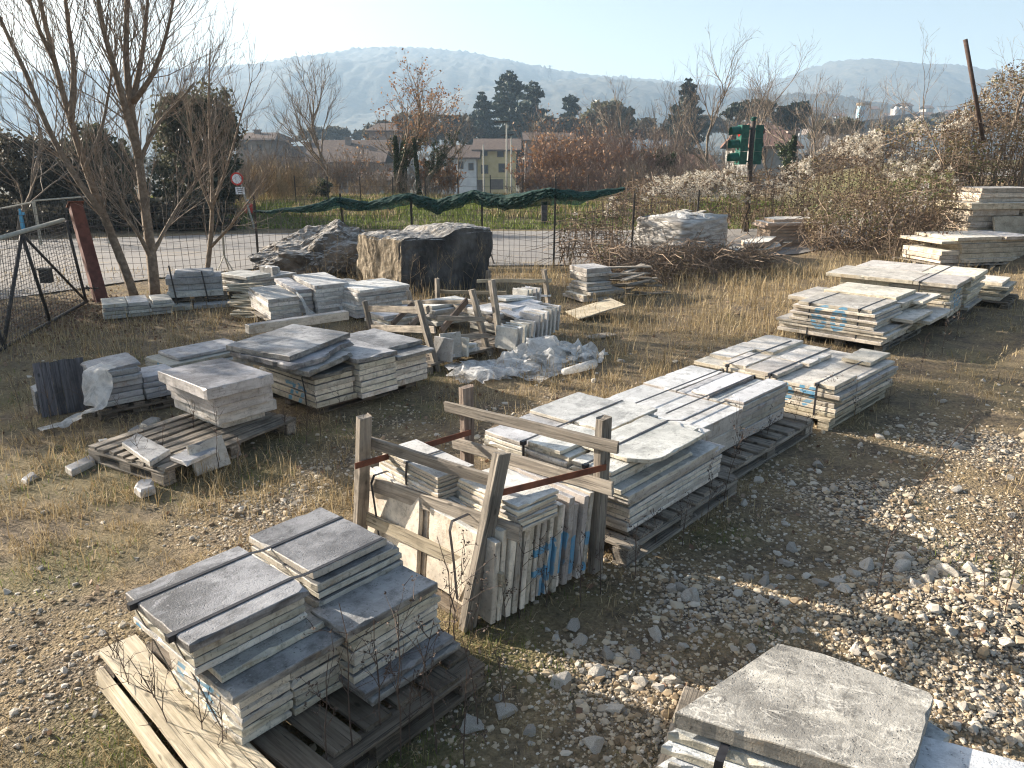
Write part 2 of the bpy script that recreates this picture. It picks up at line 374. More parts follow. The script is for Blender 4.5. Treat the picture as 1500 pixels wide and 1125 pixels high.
def plastic_mat(name, alpha, col=(.72, .72, .70)):
    T = NT(name); v = T.coords()
    n = T.noise(v, 9.0, 6, .7, 1.0)
    T.done(T.mix(T.ramp(n, .4, .7), col, tuple(c * .8 for c in col)), .28)
    T.bump(n, .8, .02)
    tr = T.n('ShaderNodeBsdfTransparent'); tl = T.n('ShaderNodeBsdfTranslucent', None, Color=(*col, 1))
    m1 = T.n('ShaderNodeMixShader', None, _0=.35); T.L.new(T.b.outputs[0], m1.inputs[1]); T.L.new(tl.outputs[0], m1.inputs[2])
    m2 = T.n('ShaderNodeMixShader', None, _0=T.math('MULTIPLY_ADD', T.ramp(n, .35, .7), alpha, alpha * .3))
    T.L.new(m1.outputs[0], m2.inputs[1]); T.L.new(tr.outputs[0], m2.inputs[2]); T.L.new(m2.outputs[0], T.out.inputs[0])
    return T.m
M['film'] = plastic_mat('film', .55, (.8, .8, .79))
M['film_thick'] = plastic_mat('film_thick', .36, (.80, .79, .76))

GREY_TOP = ((.15, .15, .152), (.33, .33, .33)); WHITE_TOP = ((.36, .36, .355), (.60, .60, .59)); CREAM_TOP = ((.42, .39, .345), (.62, .585, .53))
GREY_SIDE = ((.42, .385, .33), (.62, .58, .51)); CREAM_SIDE = ((.44, .38, .29), (.62, .55, .44)); WARM_SIDE = ((.46, .40, .30), (.62, .56, .45))

# ------------------------------------------------------------------ ground and terrain
def blobs(lst):
    return [(G(u, v)[0], G(u, v)[1], r, w) for u, v, r, w in lst]
GRAV = blobs([(1300, 980, .9, 1), (1150, 930, .6, .9), (1460, 1020, .8, 1), (1000, 900, .55, .8), (900, 1000, .5, .75), (1330, 860, .8, .95), (1180, 830, .7, .7),
              (1450, 760, 1.1, .85), (1280, 740, 1.0, .85), (1150, 730, .6, .65), (1440, 660, 1.0, .7), (1330, 660, .9, .6), (430, 730, .55, .85), (350, 790, .5, .6), (230, 840, .5, .45), (110, 900, .5, .5), (110, 1040, .5, .4),
              (480, 690, .45, .75), (570, 640, .7, .55), (740, 600, .6, .6), (1450, 620, 1.2, .4), (950, 1080, .5, .75), (800, 1000, .45, .5), (1000, 870, .5, .7),
              (800, 640, .5, .6), (170, 890, .4, .6), (690, 640, .5, .55), (1400, 900, .6, 1), (1100, 1080, .6, 1), (60, 980, .5, .6), (700, 1090, .4, .35)])
MOSS = blobs([(240, 1060, .3, .9), (200, 1090, .3, .8), (500, 1120, .35, .7), (640, 1110, .4, .5), (720, 940, .3, .7), (1060, 640, .5, .5), (1420, 830, .35, .8), (610, 550, .5, .9), (820, 985, .2, .8),
              (350, 680, .5, .5), (1120, 930, .18, .7), (100, 830, .4, .5), (200, 700, .5, .6), (130, 680, .6, .5), (1400, 520, .6, .5), (480, 640, .5, .5), (870, 880, .4, .4), (1060, 780, .4, .5), (620, 600, .5, .6), (50, 560, 1.2, .5), (300, 650, .5, .5)])
DRY = blobs([(1000, 480, 1.6, 1), (900, 540, 1.2, .8), (1080, 430, 1.6, 1), (1200, 410, 2, 1), (1380, 360, 2.5, 1), (950, 560, 1, .7), (420, 690, .6, .8), (280, 720, .7, .8), (150, 770, .6, .6),
             (200, 490, 1.5, .6), (330, 470, 1.2, .8), (700, 420, 1.5, .8), (870, 490, 1.5, .9), (780, 560, .8, .6), (60, 700, .8, .5), (1160, 580, .6, .5), (480, 760, .4, .4)])
def field(B, x, y):
    s = np.zeros(np.shape(x))
    for bx, by, r, w in B: s = np.maximum(s, w * np.exp(-(((x - bx) ** 2 + (y - by) ** 2) / (r * r))))
    return s
def grav_at(x, y):
    n = fbm(x * 2.1 + 5, y * 2.1, 3); f = field(GRAV, x, y)
    return np.clip(f * .72 + (n - .58) * .9, 0, 1) * sstep(12, 8, y)
def moss_at(x, y):
    return np.clip(field(MOSS, x, y) * 1.0 + (fbm(x * 1.7, y * 1.7, 9) - .58) * 1.2 + .85 * sstep(21.8, 23, y) * sstep(31, 27, y), 0, 1)
def dry_at(x, y):
    return np.clip(field(DRY, x, y) + (fbm(x * .9, y * .9, 21) - .5) * .9 + .25, 0, 1)
def ground_h(x, y):
    x = np.asarray(x, float); y = np.asarray(y, float)
    z = ((fbm(x * .9, y * .9, 31) - .5) * .06 + (fbm(x * 4, y * 4, 37) - .5) * .02) * sstep(14, 12.5, y) * sstep(60, 20, np.abs(x))
    z = z + .10 * np.exp(-((x - 2.3) / 1.1) ** 2 - ((y - 3.25) / .33) ** 2)
    z = z + .42 * sstep(22.2, 25, y) * sstep(60, 40, np.abs(x)) * (.75 + .5 * fbm(x * .5, y * .5, 5))
    z = z - 7.5 * sstep(29, 95, y)
    z = z + 1.5 * sstep(8.7, 12.8, x) * sstep(10.5, 15, y) * sstep(40, 24, y)
    far = sstep(100, 700, np.hypot(x, y))
    return z + far * (fbm(x * .006, y * .006, 8) - .5) * 8
def gz(x, y): return float(ground_h(np.array([x]), np.array([y]))[0])

def spaced(a0, a1, step, lo, hi, k=1.22):
    c = list(np.arange(a0, a1 + 1e-6, step)); d = step
    up = []; x = a1
    while x < hi: d *= k; x += d; up.append(min(x, hi))
    dn = []; x = a0; d = step
    while x > lo: d *= k; x -= d; dn.append(max(x, lo))
    return np.array(dn[::-1] + c + up)
def ground_mat():
    T = NT('ground'); v = T.n('ShaderNodeTexCoord').outputs['Object']
    g = T.n('ShaderNodeAttribute', {'attribute_name': 'rnd'}).outputs['Fac']
    ms = T.n('ShaderNodeAttribute', {'attribute_name': 'moss'}).outputs['Fac']
    fr = T.n('ShaderNodeAttribute', {'attribute_name': 'far'}).outputs['Fac']
    n1 = T.noise(v, 3.0, 8, .65); n2 = T.noise(v, 26.0, 6, .7)
    soil = T.mix(T.ramp(n2, .35, .68), (.07, .053, .035), (.215, .163, .106))
    dry = T.mix(T.ramp(T.noise(v, 45.0, 5, .7), .35, .65), (.13, .095, .052), (.31, .235, .135))
    base = T.mix(T.ramp(n1, .38, .62), soil, dry)
    base = T.mix(T.math('MULTIPLY', ms, .75), base, T.mix(n2, (.035, .045, .012), (.10, .115, .03)))
    vo = T.N.new('ShaderNodeTexVoronoi'); T.L.new(v, vo.inputs['Vector']); vo.inputs['Scale'].default_value = 48; 
    vo2 = T.N.new('ShaderNodeTexVoronoi'); T.L.new(v, vo2.inputs['Vector']); vo2.inputs['Scale'].default_value = 95
    vc = T.n('ShaderNodeSeparateColor', None, Color=vo.outputs['Color']).outputs[0]
    peb = T.mix(vc, (.15, .125, .095), (.45, .40, .33))
    peb = T.mix(T.ramp(vo.outputs['Distance'], .35, .65), peb, (.06, .05, .038))
    gm = T.ramp(T.math('ADD', g, T.math('MULTIPLY', T.math('SUBTRACT', n2, .5), .5)), .35, .7)
    col = T.mix(gm, base, peb)
    col = T.mix(fr, col, T.mix(T.ramp(T.noise(v, .08, 6, .6), .35, .65), (.055, .055, .03), (.12, .10, .065)))
    T.bump(T.math('ADD', T.math('MULTIPLY', T.math('SUBTRACT', 1.0, vo.outputs['Distance']), T.math('MULTIPLY_ADD', g, .8, .2)), T.math('ADD', T.math('MULTIPLY', vo2.outputs['Distance'], -.3), T.math('MULTIPLY', n2, .6))), .9, .02)
    return T.done(col, .95)
xs = spaced(-9, 11, .11, -2600, 2600); ys = spaced(1.2, 17, .10, -300, 2700)
GX, GY = np.meshgrid(xs, ys); GZ = ground_h(GX, GY)
nx, ny = len(xs), len(ys)
ii = (np.arange(ny - 1)[:, None] * nx + np.arange(nx - 1)[None]).ravel()
gmb = MB().add(np.stack([GX, GY, GZ], -1), [np.stack([ii, ii + 1, ii + nx + 1, ii + nx], -1)], rnd=grav_at(GX, GY).ravel())
ground = tag(gmb.build('ground', ground_mat(), smooth=True), kind='structure')
for nm, arr in (('moss', moss_at(GX, GY)), ('far', sstep(29, 42, GY))):
    a = ground.data.attributes.new(nm, 'FLOAT', 'POINT'); a.data.foreach_set('value', arr.ravel().astype(np.float32))

# road behind the fence
def road_mat():
    T = NT('asphalt'); v = T.n('ShaderNodeTexCoord').outputs['Object']
    n = T.noise(v, .7, 6, .6); f = T.noise(v, 60, 5, .7)
    col = T.mix(T.ramp(n, .35, .65), (.15, .145, .145), (.225, .21, .195)); col = T.mix(T.ramp(f, .35, .7), col, (.27, .255, .235))
    col = T.mix(T.ramp(T.noise(T.mapped(v, (.5, 3, 1)), 1.0, 6, .65), .55, .7), col, (.26, .22, .165))
    T.bump(f, .5, .008); return T.done(col, .9)
rp = [(-60, 8), (-12, 8.6), (-8.6, 10.2), (-7.0, 12.6), (-5.6, 14.3), (-4, 15.0), (1.4, 15.1), (4, 15.6), (6.5, 17), (8.2, 19), (12, 21), (40, 22), (40, 26), (9, 22.6), (2.1, 21.7), (-3, 21.5), (-7.3, 20.9), (-10, 20), (-16, 18.5), (-60, 18)]
near = np.array(rp[:12]); far_ = np.array(rp[12:])[::-1]
def resamp(P, n):
    d = np.r_[0, np.cumsum(np.hypot(*np.diff(P, axis=0).T))]; t = np.linspace(0, d[-1], n)
    return np.stack([np.interp(t, d, P[:, 0]), np.interp(t, d, P[:, 1])], -1)
A_, B_ = resamp(near, 90), resamp(far_, 90)
rm = MB(); W_ = np.linspace(0, 1, 24)
RR = A_[:, None] * (1 - W_[None, :, None]) + B_[:, None] * W_[None, :, None]
RZ = ground_h(RR[..., 0], RR[..., 1]) + .02
ii = (np.arange(89)[:, None] * 24 + np.arange(23)[None]).ravel()
rm.add(np.concatenate([RR, RZ[..., None]], -1), [np.stack([ii, ii + 24, ii + 25, ii + 1], -1)])
tag(rm.build('road', road_mat(), smooth=True), kind='structure')

# hills
def hill_mat():
    T = NT('wooded_hill'); v = T.n('ShaderNodeTexCoord').outputs['Object']
    n = T.noise(v, .012, 8, .65); f = T.noise(v, .12, 5, .7)
    col = T.mix(T.ramp(n, .35, .65), (.022, .028, .026), (.055, .055, .046)); col = T.mix(T.math('MULTIPLY', T.ramp(f, .4, .7), .6), col, (.12, .10, .07))
    T.bump(f, .6, 1.2); return T.done(col, 1.0)
HILLM = hill_mat()
def hill(label_seed, prof, D, depth, rough, base=-9.0, dx=5.0):
    P = np.array([AT(u, v, D) for u, v in prof]); 
    x0, x1 = P[0, 0], P[-1, 0]; X = np.arange(x0, x1 + dx, dx)
    top = np.interp(X, P[:, 0], P[:, 2])
    k = np.exp(-np.linspace(-2, 2, 9) ** 2); k /= k.sum(); top = np.convolve(np.pad(top, 4, mode='edge'), k, 'valid')
    rows = np.r_[np.linspace(-1, 0, 46), np.linspace(0.04, .6, 12)]
    XX, RW = np.meshgrid(X, rows); YY = D + RW * depth
    prf = np.where(RW <= 0, np.sin((1 + RW) * math.pi / 2) ** 1.1, np.cos(np.clip(RW / .6, 0, 1) * math.pi / 2))
    TT = np.broadcast_to(top, XX.shape)
    spur = (fbm(XX * .0035 + label_seed, YY * .0025, 50 + label_seed, 3) - .5) * 1.0
    ZZ = base + (TT - base) * np.clip(prf * (1 + spur * (1 - np.abs(prf)) * 1.6), 0, 1.05)
    ZZ = ZZ + rough * (fbm(XX * .09, YY * .09, 60 + label_seed, 3) - .5) * sstep(0, .2, prf) + rough * .9 * (vnoise(XX * .22, YY * .22, 5) ** 3) * sstep(0, .3, prf)
    n = len(X); m = len(rows); ii = (np.arange(m - 1)[:, None] * n + np.arange(n - 1)[None]).ravel()
    mb = MB().add(np.stack([XX, YY, ZZ], -1), [np.stack([ii, ii + 1, ii + n + 1, ii + n], -1)])
    return tag(mb.build('hill', HILLM, smooth=True), kind='structure')
hill(1, [(-500, 150), (-200, 125), (0, 118), (150, 112), (340, 107), (420, 100), (470, 90), (540, 79), (600, 77), (650, 81), (700, 87), (750, 97), (800, 110), (850, 118), (930, 123), (1000, 132), (1100, 142), (1250, 158), (1450, 185)], 1750, 900, 7)
hill(2, [(400, 205), (470, 190), (520, 172), (580, 162), (640, 150), (700, 132), (780, 124), (860, 119), (940, 124), (1010, 133), (1090, 140), (1160, 146), (1250, 160), (1330, 185), (1420, 205)], 1150, 420, 6)
hill(3, [(1040, 170), (1120, 125), (1170, 108), (1210, 94), (1245, 91), (1290, 98), (1340, 100), (1400, 112), (1470, 130), (1600, 150), (1900, 175)], 1500, 600, 6)
hill(4, [(980, 200), (1040, 165), (1100, 145), (1180, 140), (1240, 150), (1290, 170), (1360, 180), (1440, 172), (1600, 178), (1900, 190)], 800, 260, 4.5)

# ------------------------------------------------------------------ frames, slabs, pallets, straps
R = random.Random(7); NR = np.random.default_rng(7)
class Fr:
    def __init__(s, N, ang):
        s.N = np.array([N[0], N[1], 0.0]); s.ang = math.radians(ang)
        s.b = np.array([math.cos(s.ang), math.sin(s.ang), 0]); s.a = np.array([-s.b[1], s.b[0], 0])
    def W(s, a, t, z=0.0): return s.N + s.b * a + s.a * t + np.array([0, 0, z])
def fit(L, N, Rr, z):
    """frame from three corners of a horizontal rectangle: left, near, right"""
    L, N, Rr = [G(*p, z) for p in (L, N, Rr)]
    l = L - N; r = Rr - N
    al = math.atan2(l[1], l[0]); ar = math.atan2(r[1], r[0]); d = (al - ar) % (2 * math.pi); e = (d - math.pi / 2) / 2
    f = Fr(N, math.degrees(ar + e)); f.la = float(np.linalg.norm(l)); f.lb = float(np.linalg.norm(r)); return f
ORD = ['topmost', 'second', 'third', 'fourth', 'fifth', 'sixth', 'seventh', 'eighth', 'ninth', 'tenth', 'eleventh', 'twelfth', 'thirteenth', 'fourteenth', 'fifteenth']
NSLAB = 0
def slab_mesh(poly, th, rough=.003, chips=1, seg=.045, seed=None):
    """sawn slab outline with slightly uneven arrises and small chips broken from the edges"""
    rr = np.random.default_rng(R.randrange(10 ** 6))
    poly = np.asarray(poly, float); n = len(poly)
    ar = sum(poly[i][0] * poly[(i + 1) % n][1] - poly[(i + 1) % n][0] * poly[i][1] for i in range(n))
    if ar < 0: poly = poly[::-1]
    en = [np.array([poly[(i + 1) % n][1] - poly[i][1], poly[i][0] - poly[(i + 1) % n][0]]) for i in range(n)]; en = [e / (np.linalg.norm(e) + 1e-9) for e in en]
    pts, out = [], []
    for i in range(n):
        p, q = poly[i], poly[(i + 1) % n]; L = np.linalg.norm(q - p); k = max(1, int(L / seg))
        ts = np.r_[0, (np.arange(1, k) + rr.uniform(-.3, .3, k - 1)) / k]
        for j in range(k):
            pts.append(p + (q - p) * ts[j]); out.append(en[i] if j else (en[i] + en[i - 1]) / max(.8, 1 + en[i] @ en[i - 1]))
    pts = np.array(pts); out = np.array(out); k = len(pts)
    low = np.interp(np.arange(k), np.linspace(0, k, max(4, k // 6)), rr.normal(0, rough * .7, max(4, k // 6)))
    d = (low + rr.normal(0, rough * .35, k))[:, None]; pts = pts + out * d
    b = min(.0035, th * .12); dt = np.full(k, b * .8); dz = np.full(k, b)
    for _ in range(chips * 3 + 1):
        i = rr.integers(k); w = rr.uniform(.004, .014); dt[i] += w; dz[i] += min(th * .55, w * rr.uniform(.8, 1.6))
    if rough > .005:
        for _ in range(k // 3):
            i = rr.integers(k); dt[i] += rr.uniform(0, rough * 1.6); dz[i] += rr.uniform(0, th * .5)
    rings = [np.c_[pts - out * b * .8, np.full(k, -th / 2)], np.c_[pts, np.full(k, -th / 2 + b)], np.c_[pts, th / 2 - dz], np.c_[pts - out * dt[:, None], np.full(k, th / 2)]]
    mb = MB(); V = np.concatenate(rings); idx = np.arange(k); i2 = (idx + 1) % k; fs = []
    for r_ in range(3): fs.append(np.stack([r_ * k + idx, r_ * k + i2, (r_ + 1) * k + i2, (r_ + 1) * k + idx], -1))
    fs += [[list(idx[::-1])], [list(3 * k + idx)]]
    return mb.add(V, fs)
def rect(s0, s1, t0, t1): return [(s0, t0), (s1, t0), (s1, t1), (s0, t1)]
def slab(fr, poly, z, th, mat, label, group=None, tilt=(0, 0), rough=.003, chips=1, yaw=0.0, name='marble_slab'):
    """one flat slab lying with its underside at z"""
    global NSLAB
    NSLAB += 1
    poly = np.asarray(poly, float); c = poly.mean(0)
    o = slab_mesh(poly - c, th, rough, chips).build(name, mat)
    o.location = fr.W(c[0], c[1], z + th / 2); o.rotation_euler = (tilt[0], tilt[1], fr.ang + yaw)
    return tag(o, label, 'slab', group)
def pile(fr, s0, s1, t0, t1, z, n, th, mat, desc, group, kind='weathered slab', jit=.012, top=None, gap=.0055, tilt0=0.0, rev=0, total=None):
    """n slabs one on another; desc says which pile: every slab is named by its place in it"""
    tot = total or n
    for i in range(n):
        j = lambda: R.uniform(-jit, jit)
        h = th * R.uniform(.85, 1.12)
        k = tot - 1 - i - rev
        lab = f"{kind}, {ORD[min(k, 14)]} {'of' if k == 0 else 'from top in'} {desc}"
        if i == n - 1 and top: lab = top
        slab(fr, rect(s0 + j(), s1 + j(), t0 + j(), t1 + j()), z, h, mat, lab, group, yaw=R.uniform(-.008, .008), chips=R.choice((0, 1, 1, 2)), tilt=(R.uniform(-.003, .003), R.uniform(-.003, .003)))
        z += h + gap
    return z
def board_obj(name, P, Q, w, th, mat, parent=None, up=(0, 0, 1), warp=.004, ends=True):
    """a sawn board with its own length axis along local x"""
    P = np.asarray(P, float); Q = np.asarray(Q, float); d = Q - P; L = float(np.linalg.norm(d)); x = d / L
    y = np.cross(np.asarray(up, float), x); y /= np.linalg.norm(y); z = np.cross(x, y)
    n = max(3, int(L / .12)); t = np.linspace(-L / 2, L / 2, n)
    rr = np.random.default_rng(R.randrange(10 ** 6)); c = .0035
    sec = np.array([[-w / 2 + c, -th / 2], [w / 2 - c, -th / 2], [w / 2, -th / 2 + c], [w / 2, th / 2 - c], [w / 2 - c, th / 2], [-w / 2 + c, th / 2], [-w / 2, th / 2 - c], [-w / 2, -th / 2 + c]])
    bow = np.cumsum(rr.normal(0, warp * .4, n)); bow -= np.linspace(bow[0], bow[-1], n)
    V = np.zeros((n, 8, 3)); V[:, :, 0] = t[:, None]; V[:, :, 1] = sec[None, :, 0] + rr.normal(0, .0015, (n, 8)); V[:, :, 2] = sec[None, :, 1] + bow[:, None] + rr.normal(0, .001, (n, 8))
    if ends:
        V[0, :, 0] += rr.normal(0, .004, 8); V[-1, :, 0] += rr.normal(0, .004, 8)
    i = np.arange(n - 1)[:, None] * 8; j = np.arange(8)[None]; j2 = (j + 1) % 8
    q = np.stack([i + j, i + 8 + j, i + 8 + j2, i + j2], -1).reshape(-1, 4)
    o = MB().add(V.reshape(-1, 3), [q, [list(range(8))], [[(n - 1) * 8 + k for k in range(8)][::-1]]]).build(name, mat)
    mw = Matrix(((x[0], y[0], z[0], 0), (x[1], y[1], z[1], 0), (x[2], y[2], z[2], 0), (0, 0, 0, 1)))
    mw.translation = Vector((P + Q) / 2)
    if parent is not None:
        bpy_loc = Matrix.Translation(parent.location) @ Matrix.Rotation(parent.rotation_euler[2], 4, 'Z')
        o.parent = parent; o.matrix_local = bpy_loc.inverted() @ mw
    else: o.matrix_world = mw
    return o
def pallet(fr, s0, s1, t0, t1, mat, label, along='t', n=7, h=.13, bw=.1, group='wooden pallets under the slabs', ragged=.03, base=True, z0=0.0, bwj=.012):
    p = thing('wooden_pallet', label, 'pallet', fr.W((s0 + s1) / 2, (t0 + t1) / 2, z0), fr.ang, group)
    th = .022; bh = h - 3 * th if base else h - 2 * th
    if along == 't': E = lambda a, b, z: fr.W(a, b, z); A0, A1, B0, B1 = s0, s1, t0, t1
    else: E = lambda a, b, z: fr.W(b, a, z); A0, A1, B0, B1 = t0, t1, s0, s1
    for i in range(n):
        a = A0 + bw / 2 + (A1 - A0 - bw) * i / max(1, n - 1)
        board_obj('deck_board', E(a, B0 + R.uniform(-.005, ragged), z0 + h - th / 2), E(a + R.uniform(-.008, .008), B1 - R.uniform(-.005, ragged), z0 + h - th / 2), bw + R.uniform(-bwj, bwj), th, mat, p)
    for k in range(3):
        b = B0 + .05 + (B1 - B0 - .1) * k / 2
        board_obj('stringer_board', E(A0, b, z0 + h - 1.5 * th - .002), E(A1, b, z0 + h - 1.5 * th - .002), .095, th, mat, p)
        for a in (A0 + .07, (A0 + A1) / 2, A1 - .07):
            zc = z0 + h - 2 * th - .003 - bh / 2
            board_obj('block', E(a - .065, b, zc), E(a + .065, b, zc), .09, bh, mat, p)
        if base: board_obj('base_board', E(A0, b, z0 + th / 2 + .001), E(A1, b, z0 + th / 2 + .001), .095, th - .002, mat, p)
    return p
def strap(pts, width_dir, label, w=.017, group='black packing straps round the slabs', mat='strap', name='packing_strap', cat='strap', buckle=None):
    P = np.array(pts, float); wd = np.asarray(width_dir, float) * w / 2; th = .002
    T = np.gradient(P, axis=0); T /= np.linalg.norm(T, axis=1)[:, None]; nn = np.cross(T, np.broadcast_to(width_dir, T.shape)); nn /= (np.linalg.norm(nn, axis=1)[:, None] + 1e-9)
    V = np.stack([P - wd - nn * th / 2, P + wd - nn * th / 2, P + wd + nn * th / 2, P - wd + nn * th / 2], 1)
    n = len(P); i = np.arange(n - 1)[:, None] * 4; j = np.arange(4)[None]; j2 = (j + 1) % 4
    q = np.stack([i + j, i + j2, i + 4 + j2, i + 4 + j], -1).reshape(-1, 4); c = P.mean(0)
    mb = MB().add(V.reshape(-1, 3) - c, [q, [[0, 1, 2, 3]], [[(n - 1) * 4 + k for k in (3, 2, 1, 0)]]])
    o = tag(mb.build(name, M[mat], loc=c), label, cat, group)
    if buckle is not None:
        bb = MB().box((0, 0, 0), (.034, .024, .024)); b = bb.build('edge_guard', M['strap'], o, loc=np.asarray(buckle) - c, rot=math.atan2(width_dir[1], width_dir[0]) + math.pi / 2)
    return o
def strap_s(fr, t, prof, zb, label, w=.017, lift=.0025, right=None, sb=None):
    """a strap over the top along s at offset t; prof [(s, z)...] from the left edge, zb where it ends down the left face"""
    s0, z0 = prof[0]
    sb = s0 - lift if sb is None else sb
    pts = [fr.W(sb + (s0 - lift - sb) * k / 3, t, zb + (z0 - zb) * k / 3) for k in range(3)] + [fr.W(s0 - lift, t, z0 - .01), fr.W(s0 + .004, t, z0 + lift)] + [fr.W(a, t, z + lift) for a, z in prof[1:]]
    if right is not None: pts += [fr.W(prof[-1][0] + .01, t, prof[-1][1] - .02), fr.W(prof[-1][0] + .012, t, right)]
    return strap(pts, fr.a, label, w, buckle=fr.W(s0 - .004, t, z0 - .008))

# ---- stack at the front left
FA = Fr((-.96, 2.255), 49.2)
pA = [(VP(258, 985, FA.W(0, 0), FA.W(0, 1)), -FA.a, .26, [[(0, 1.5), (.6, .9), (.2, .1)], [(1.1, 1.4), (1.9, .5)], [(1.3, .1), (2.2, 1.2)], [(.9, .7), (1.7, -.2)]], .026)]
mAt = marble('front_top_marble', (.10, .10, .10), (.285, .285, .285), (.11, .10, .09), (.33, .31, .28), .5, .62)
mA = marble('front_stack_marble', *GREY_TOP, (.46, .415, .34), (.66, .60, .50), .55, .62, paint=pA)
gA = 'slabs of the front left stack'
pallet(FA, -.11, .95, -.30, .93, M['dark_wood'], 'rotting grey pallet with broken deck boards under the front left stack', n=7, bw=.125, ragged=.12)
pl = thing('plank', 'long pale plank with nail holes lying along the front left stack', 'plank', FA.W(-.08, .3, .15))
board_obj('board', FA.W(-.035, .95, .152), FA.W(-.12, -.36, .152), .155, .024, M['pale_wood'], pl)
board_obj('under_board', FA.W(-.128, .925, .05), FA.W(-.212, -.30, .05), .035, .085, M['pale_wood'], pl)
pl2 = tag(board_obj('plank', FA.W(.02, .6, .149), FA.W(-.01, -.33, .149), .045, .02, M['pale_wood']), 'narrow pale split strip between the plank and the front left stack', 'plank')
z = pile(FA, 0, .21, 0, .52, .152, 7, .034, mA, 'short lower pile at near left corner', gA, 'cream edged slab', .006)
z = pile(FA, .215, .47, -.005, .52, .152, 7, .034, mA, 'lower pile behind the near left corner pile', gA, 'cream edged slab', .006)
zs = max(z, .152 + 7 * .037)
slab(FA, rect(-.07, .43, -.10, .5), zs, .03, mAt, 'dark blue grey slab jutting out below the big top left slab', gA)
zs += .033; slab(FA, rect(-.05, .40, -.005, .5), zs, .028, mA, 'narrow showing slab between the jutting slab and the top left pile', gA)
zs += .031
zt = pile(FA, -.11, .34, .045, .52, zs, 3, .03, mA, 'top left pile of the front stack', gA, 'grey slab', .012, rev=-1)
slab(FA, rect(-.13, .34, .03, .52), zt, .036, mAt, 'pitted dark grey square slab on top left of the front stack', gA, rough=.003)
zt += .036
z = pile(FA, .45, .87, .10, .56, .152, 2, .138, mA, 'lower pile at back of the front stack', gA, 'grey slab', .01)
z = pile(FA, .41, .83, .08, .56, z, 4, .03, mA, 'dirty back bundle of the front stack', gA, 'stained slab', .01)
slab(FA, rect(.42, .79, .12, .58), z, .032, mA, 'pale speckled square slab highest at back of front stack', gA); zb = z + .032
z = .152
for k, (dx, dt) in enumerate(((0, 0), (-.015, .02))):
    slab(FA, rect(.43 + dx, .91 + dx, -.19 + dt, .08), z, .03, mAt, ('lowest dark slab sticking out at right of front stack', 'dark stained slab just above the lowest at right of front stack')[k], gA); z += .033
z = pile(FA, .42, .88, -.10, .085, z, 5, .031, mA, 'clean bundle at right front of the front stack', gA, 'pale edged slab', .006)
z = pile(FA, .40, .86, -.115, .085, z, 2, .03, mA, 'mossy pair on the clean right bundle', gA, 'mossy edged slab', .014)
slab(FA, rect(.37, .83, -.145, .08), z, .032, mAt, 'blue grey slab on top of the right front pile', gA)
strap_s(FA, .42, [(-.135, zt), (0, zt), (.33, zt), (.38, zt - .01), (.43, zb), (.79, zb)], .17, 'rear strap across both top slabs of the front stack', sb=-.012)
strap_s(FA, .13, [(-.135, zt), (0, zt), (.33, zt), (.38, zt - .01), (.43, zb), (.78, zb)], .17, 'front strap across both top slabs of the front stack', sb=-.012)

# ---- long stack in the middle
FC = Fr((.642, 3.847), 47.8)
mC = marble('middle_stack_marble', *WHITE_TOP, (.47, .425, .36), (.66, .61, .52), .5, .6)
gC = 'slabs of the long middle stack'
pallet(FC, -.1, 1.2, -.07, 1.05, M['grey_wood'], 'weathered grey pallet under the long middle stack', n=9, bw=.11)
z1 = z2 = .152
z1 = pile(FC, 0, 1.06, 0, .50, z1, 6, .028, mC, 'near lower half of middle stack', gC, 'long slab', .01)
z2 = pile(FC, 0, 1.06, .51, 1.0, z2, 10, .028, mC, 'far lower half of middle stack', gC, 'long slab', .01)
slab(FC, rect(-.05, 1.05, -.035, .5), z1, .028, mC, 'long pale slab jutting out low on right of middle stack', gC); z1 += .031
for k, (a0, a1, t0) in enumerate(((-.10, .86, -.06), (-.11, .88, -.065), (-.13, .62, -.03), (-.11, .95, .03))):
    slab(FC, rect(a0, a1, t0, .5), z1, .027, mC, ('bright slab pair lower member below crate rail of middle stack', 'bright slab pair upper member below crate rail of middle stack', 'short dark slab in right side of middle stack', 'blue lit long slab under the octagonal corner slab')[k], gC); z1 += .030
z1 = pile(FC, -.14, .8, .02, .31, z1, 2, .026, mC, 'near top strip of middle stack', gC, 'stained slab', .012)
z2 = pile(FC, -.14, .8, .32, .62, z2, 3, .026, mC, 'centre top strip of middle stack', gC, 'white slab', .008)
z3 = pile(FC, -.14, .8, .63, .97, max(z2 - .09, .152 + 10 * .031), 3, .026, mC, 'far top strip of middle stack', gC, 'white slab', .008)
zc = max(z1, z2)
slab(FC, [(.02, .35), (.02, .04), (.09, -.07), (.16, -.095), (.64, -.09), (.70, .35)], zc, .024, mC, 'pale slab with cut off corners lying over middle stack', gC, rough=.002)
slab(FC, rect(.30, .86, .37, .62), zc, .022, mC, 'white slab on far half of middle stack, mid strip', gC)
slab(FC, rect(.28, .80, .64, .97), z3, .022, mC, 'white slab at far corner top of middle stack', gC)
slab(FC, rect(-.15, .26, .37, .61), zc, .022, mC, 'white slab near left edge top of middle stack', gC)
strap_s(FC, .63, [(-.16, zc + .02), (.1, zc + .022), (.5, zc + .022), (.84, zc + .022)], .2, 'far strap over the long middle stack')
strap_s(FC, .19, [(-.15, z1), (.0, z1 + .002), (.06, zc + .022), (.4, zc + .024), (.7, zc + .024), (.9, zc - .03)], .2, 'near strap over the long middle stack')

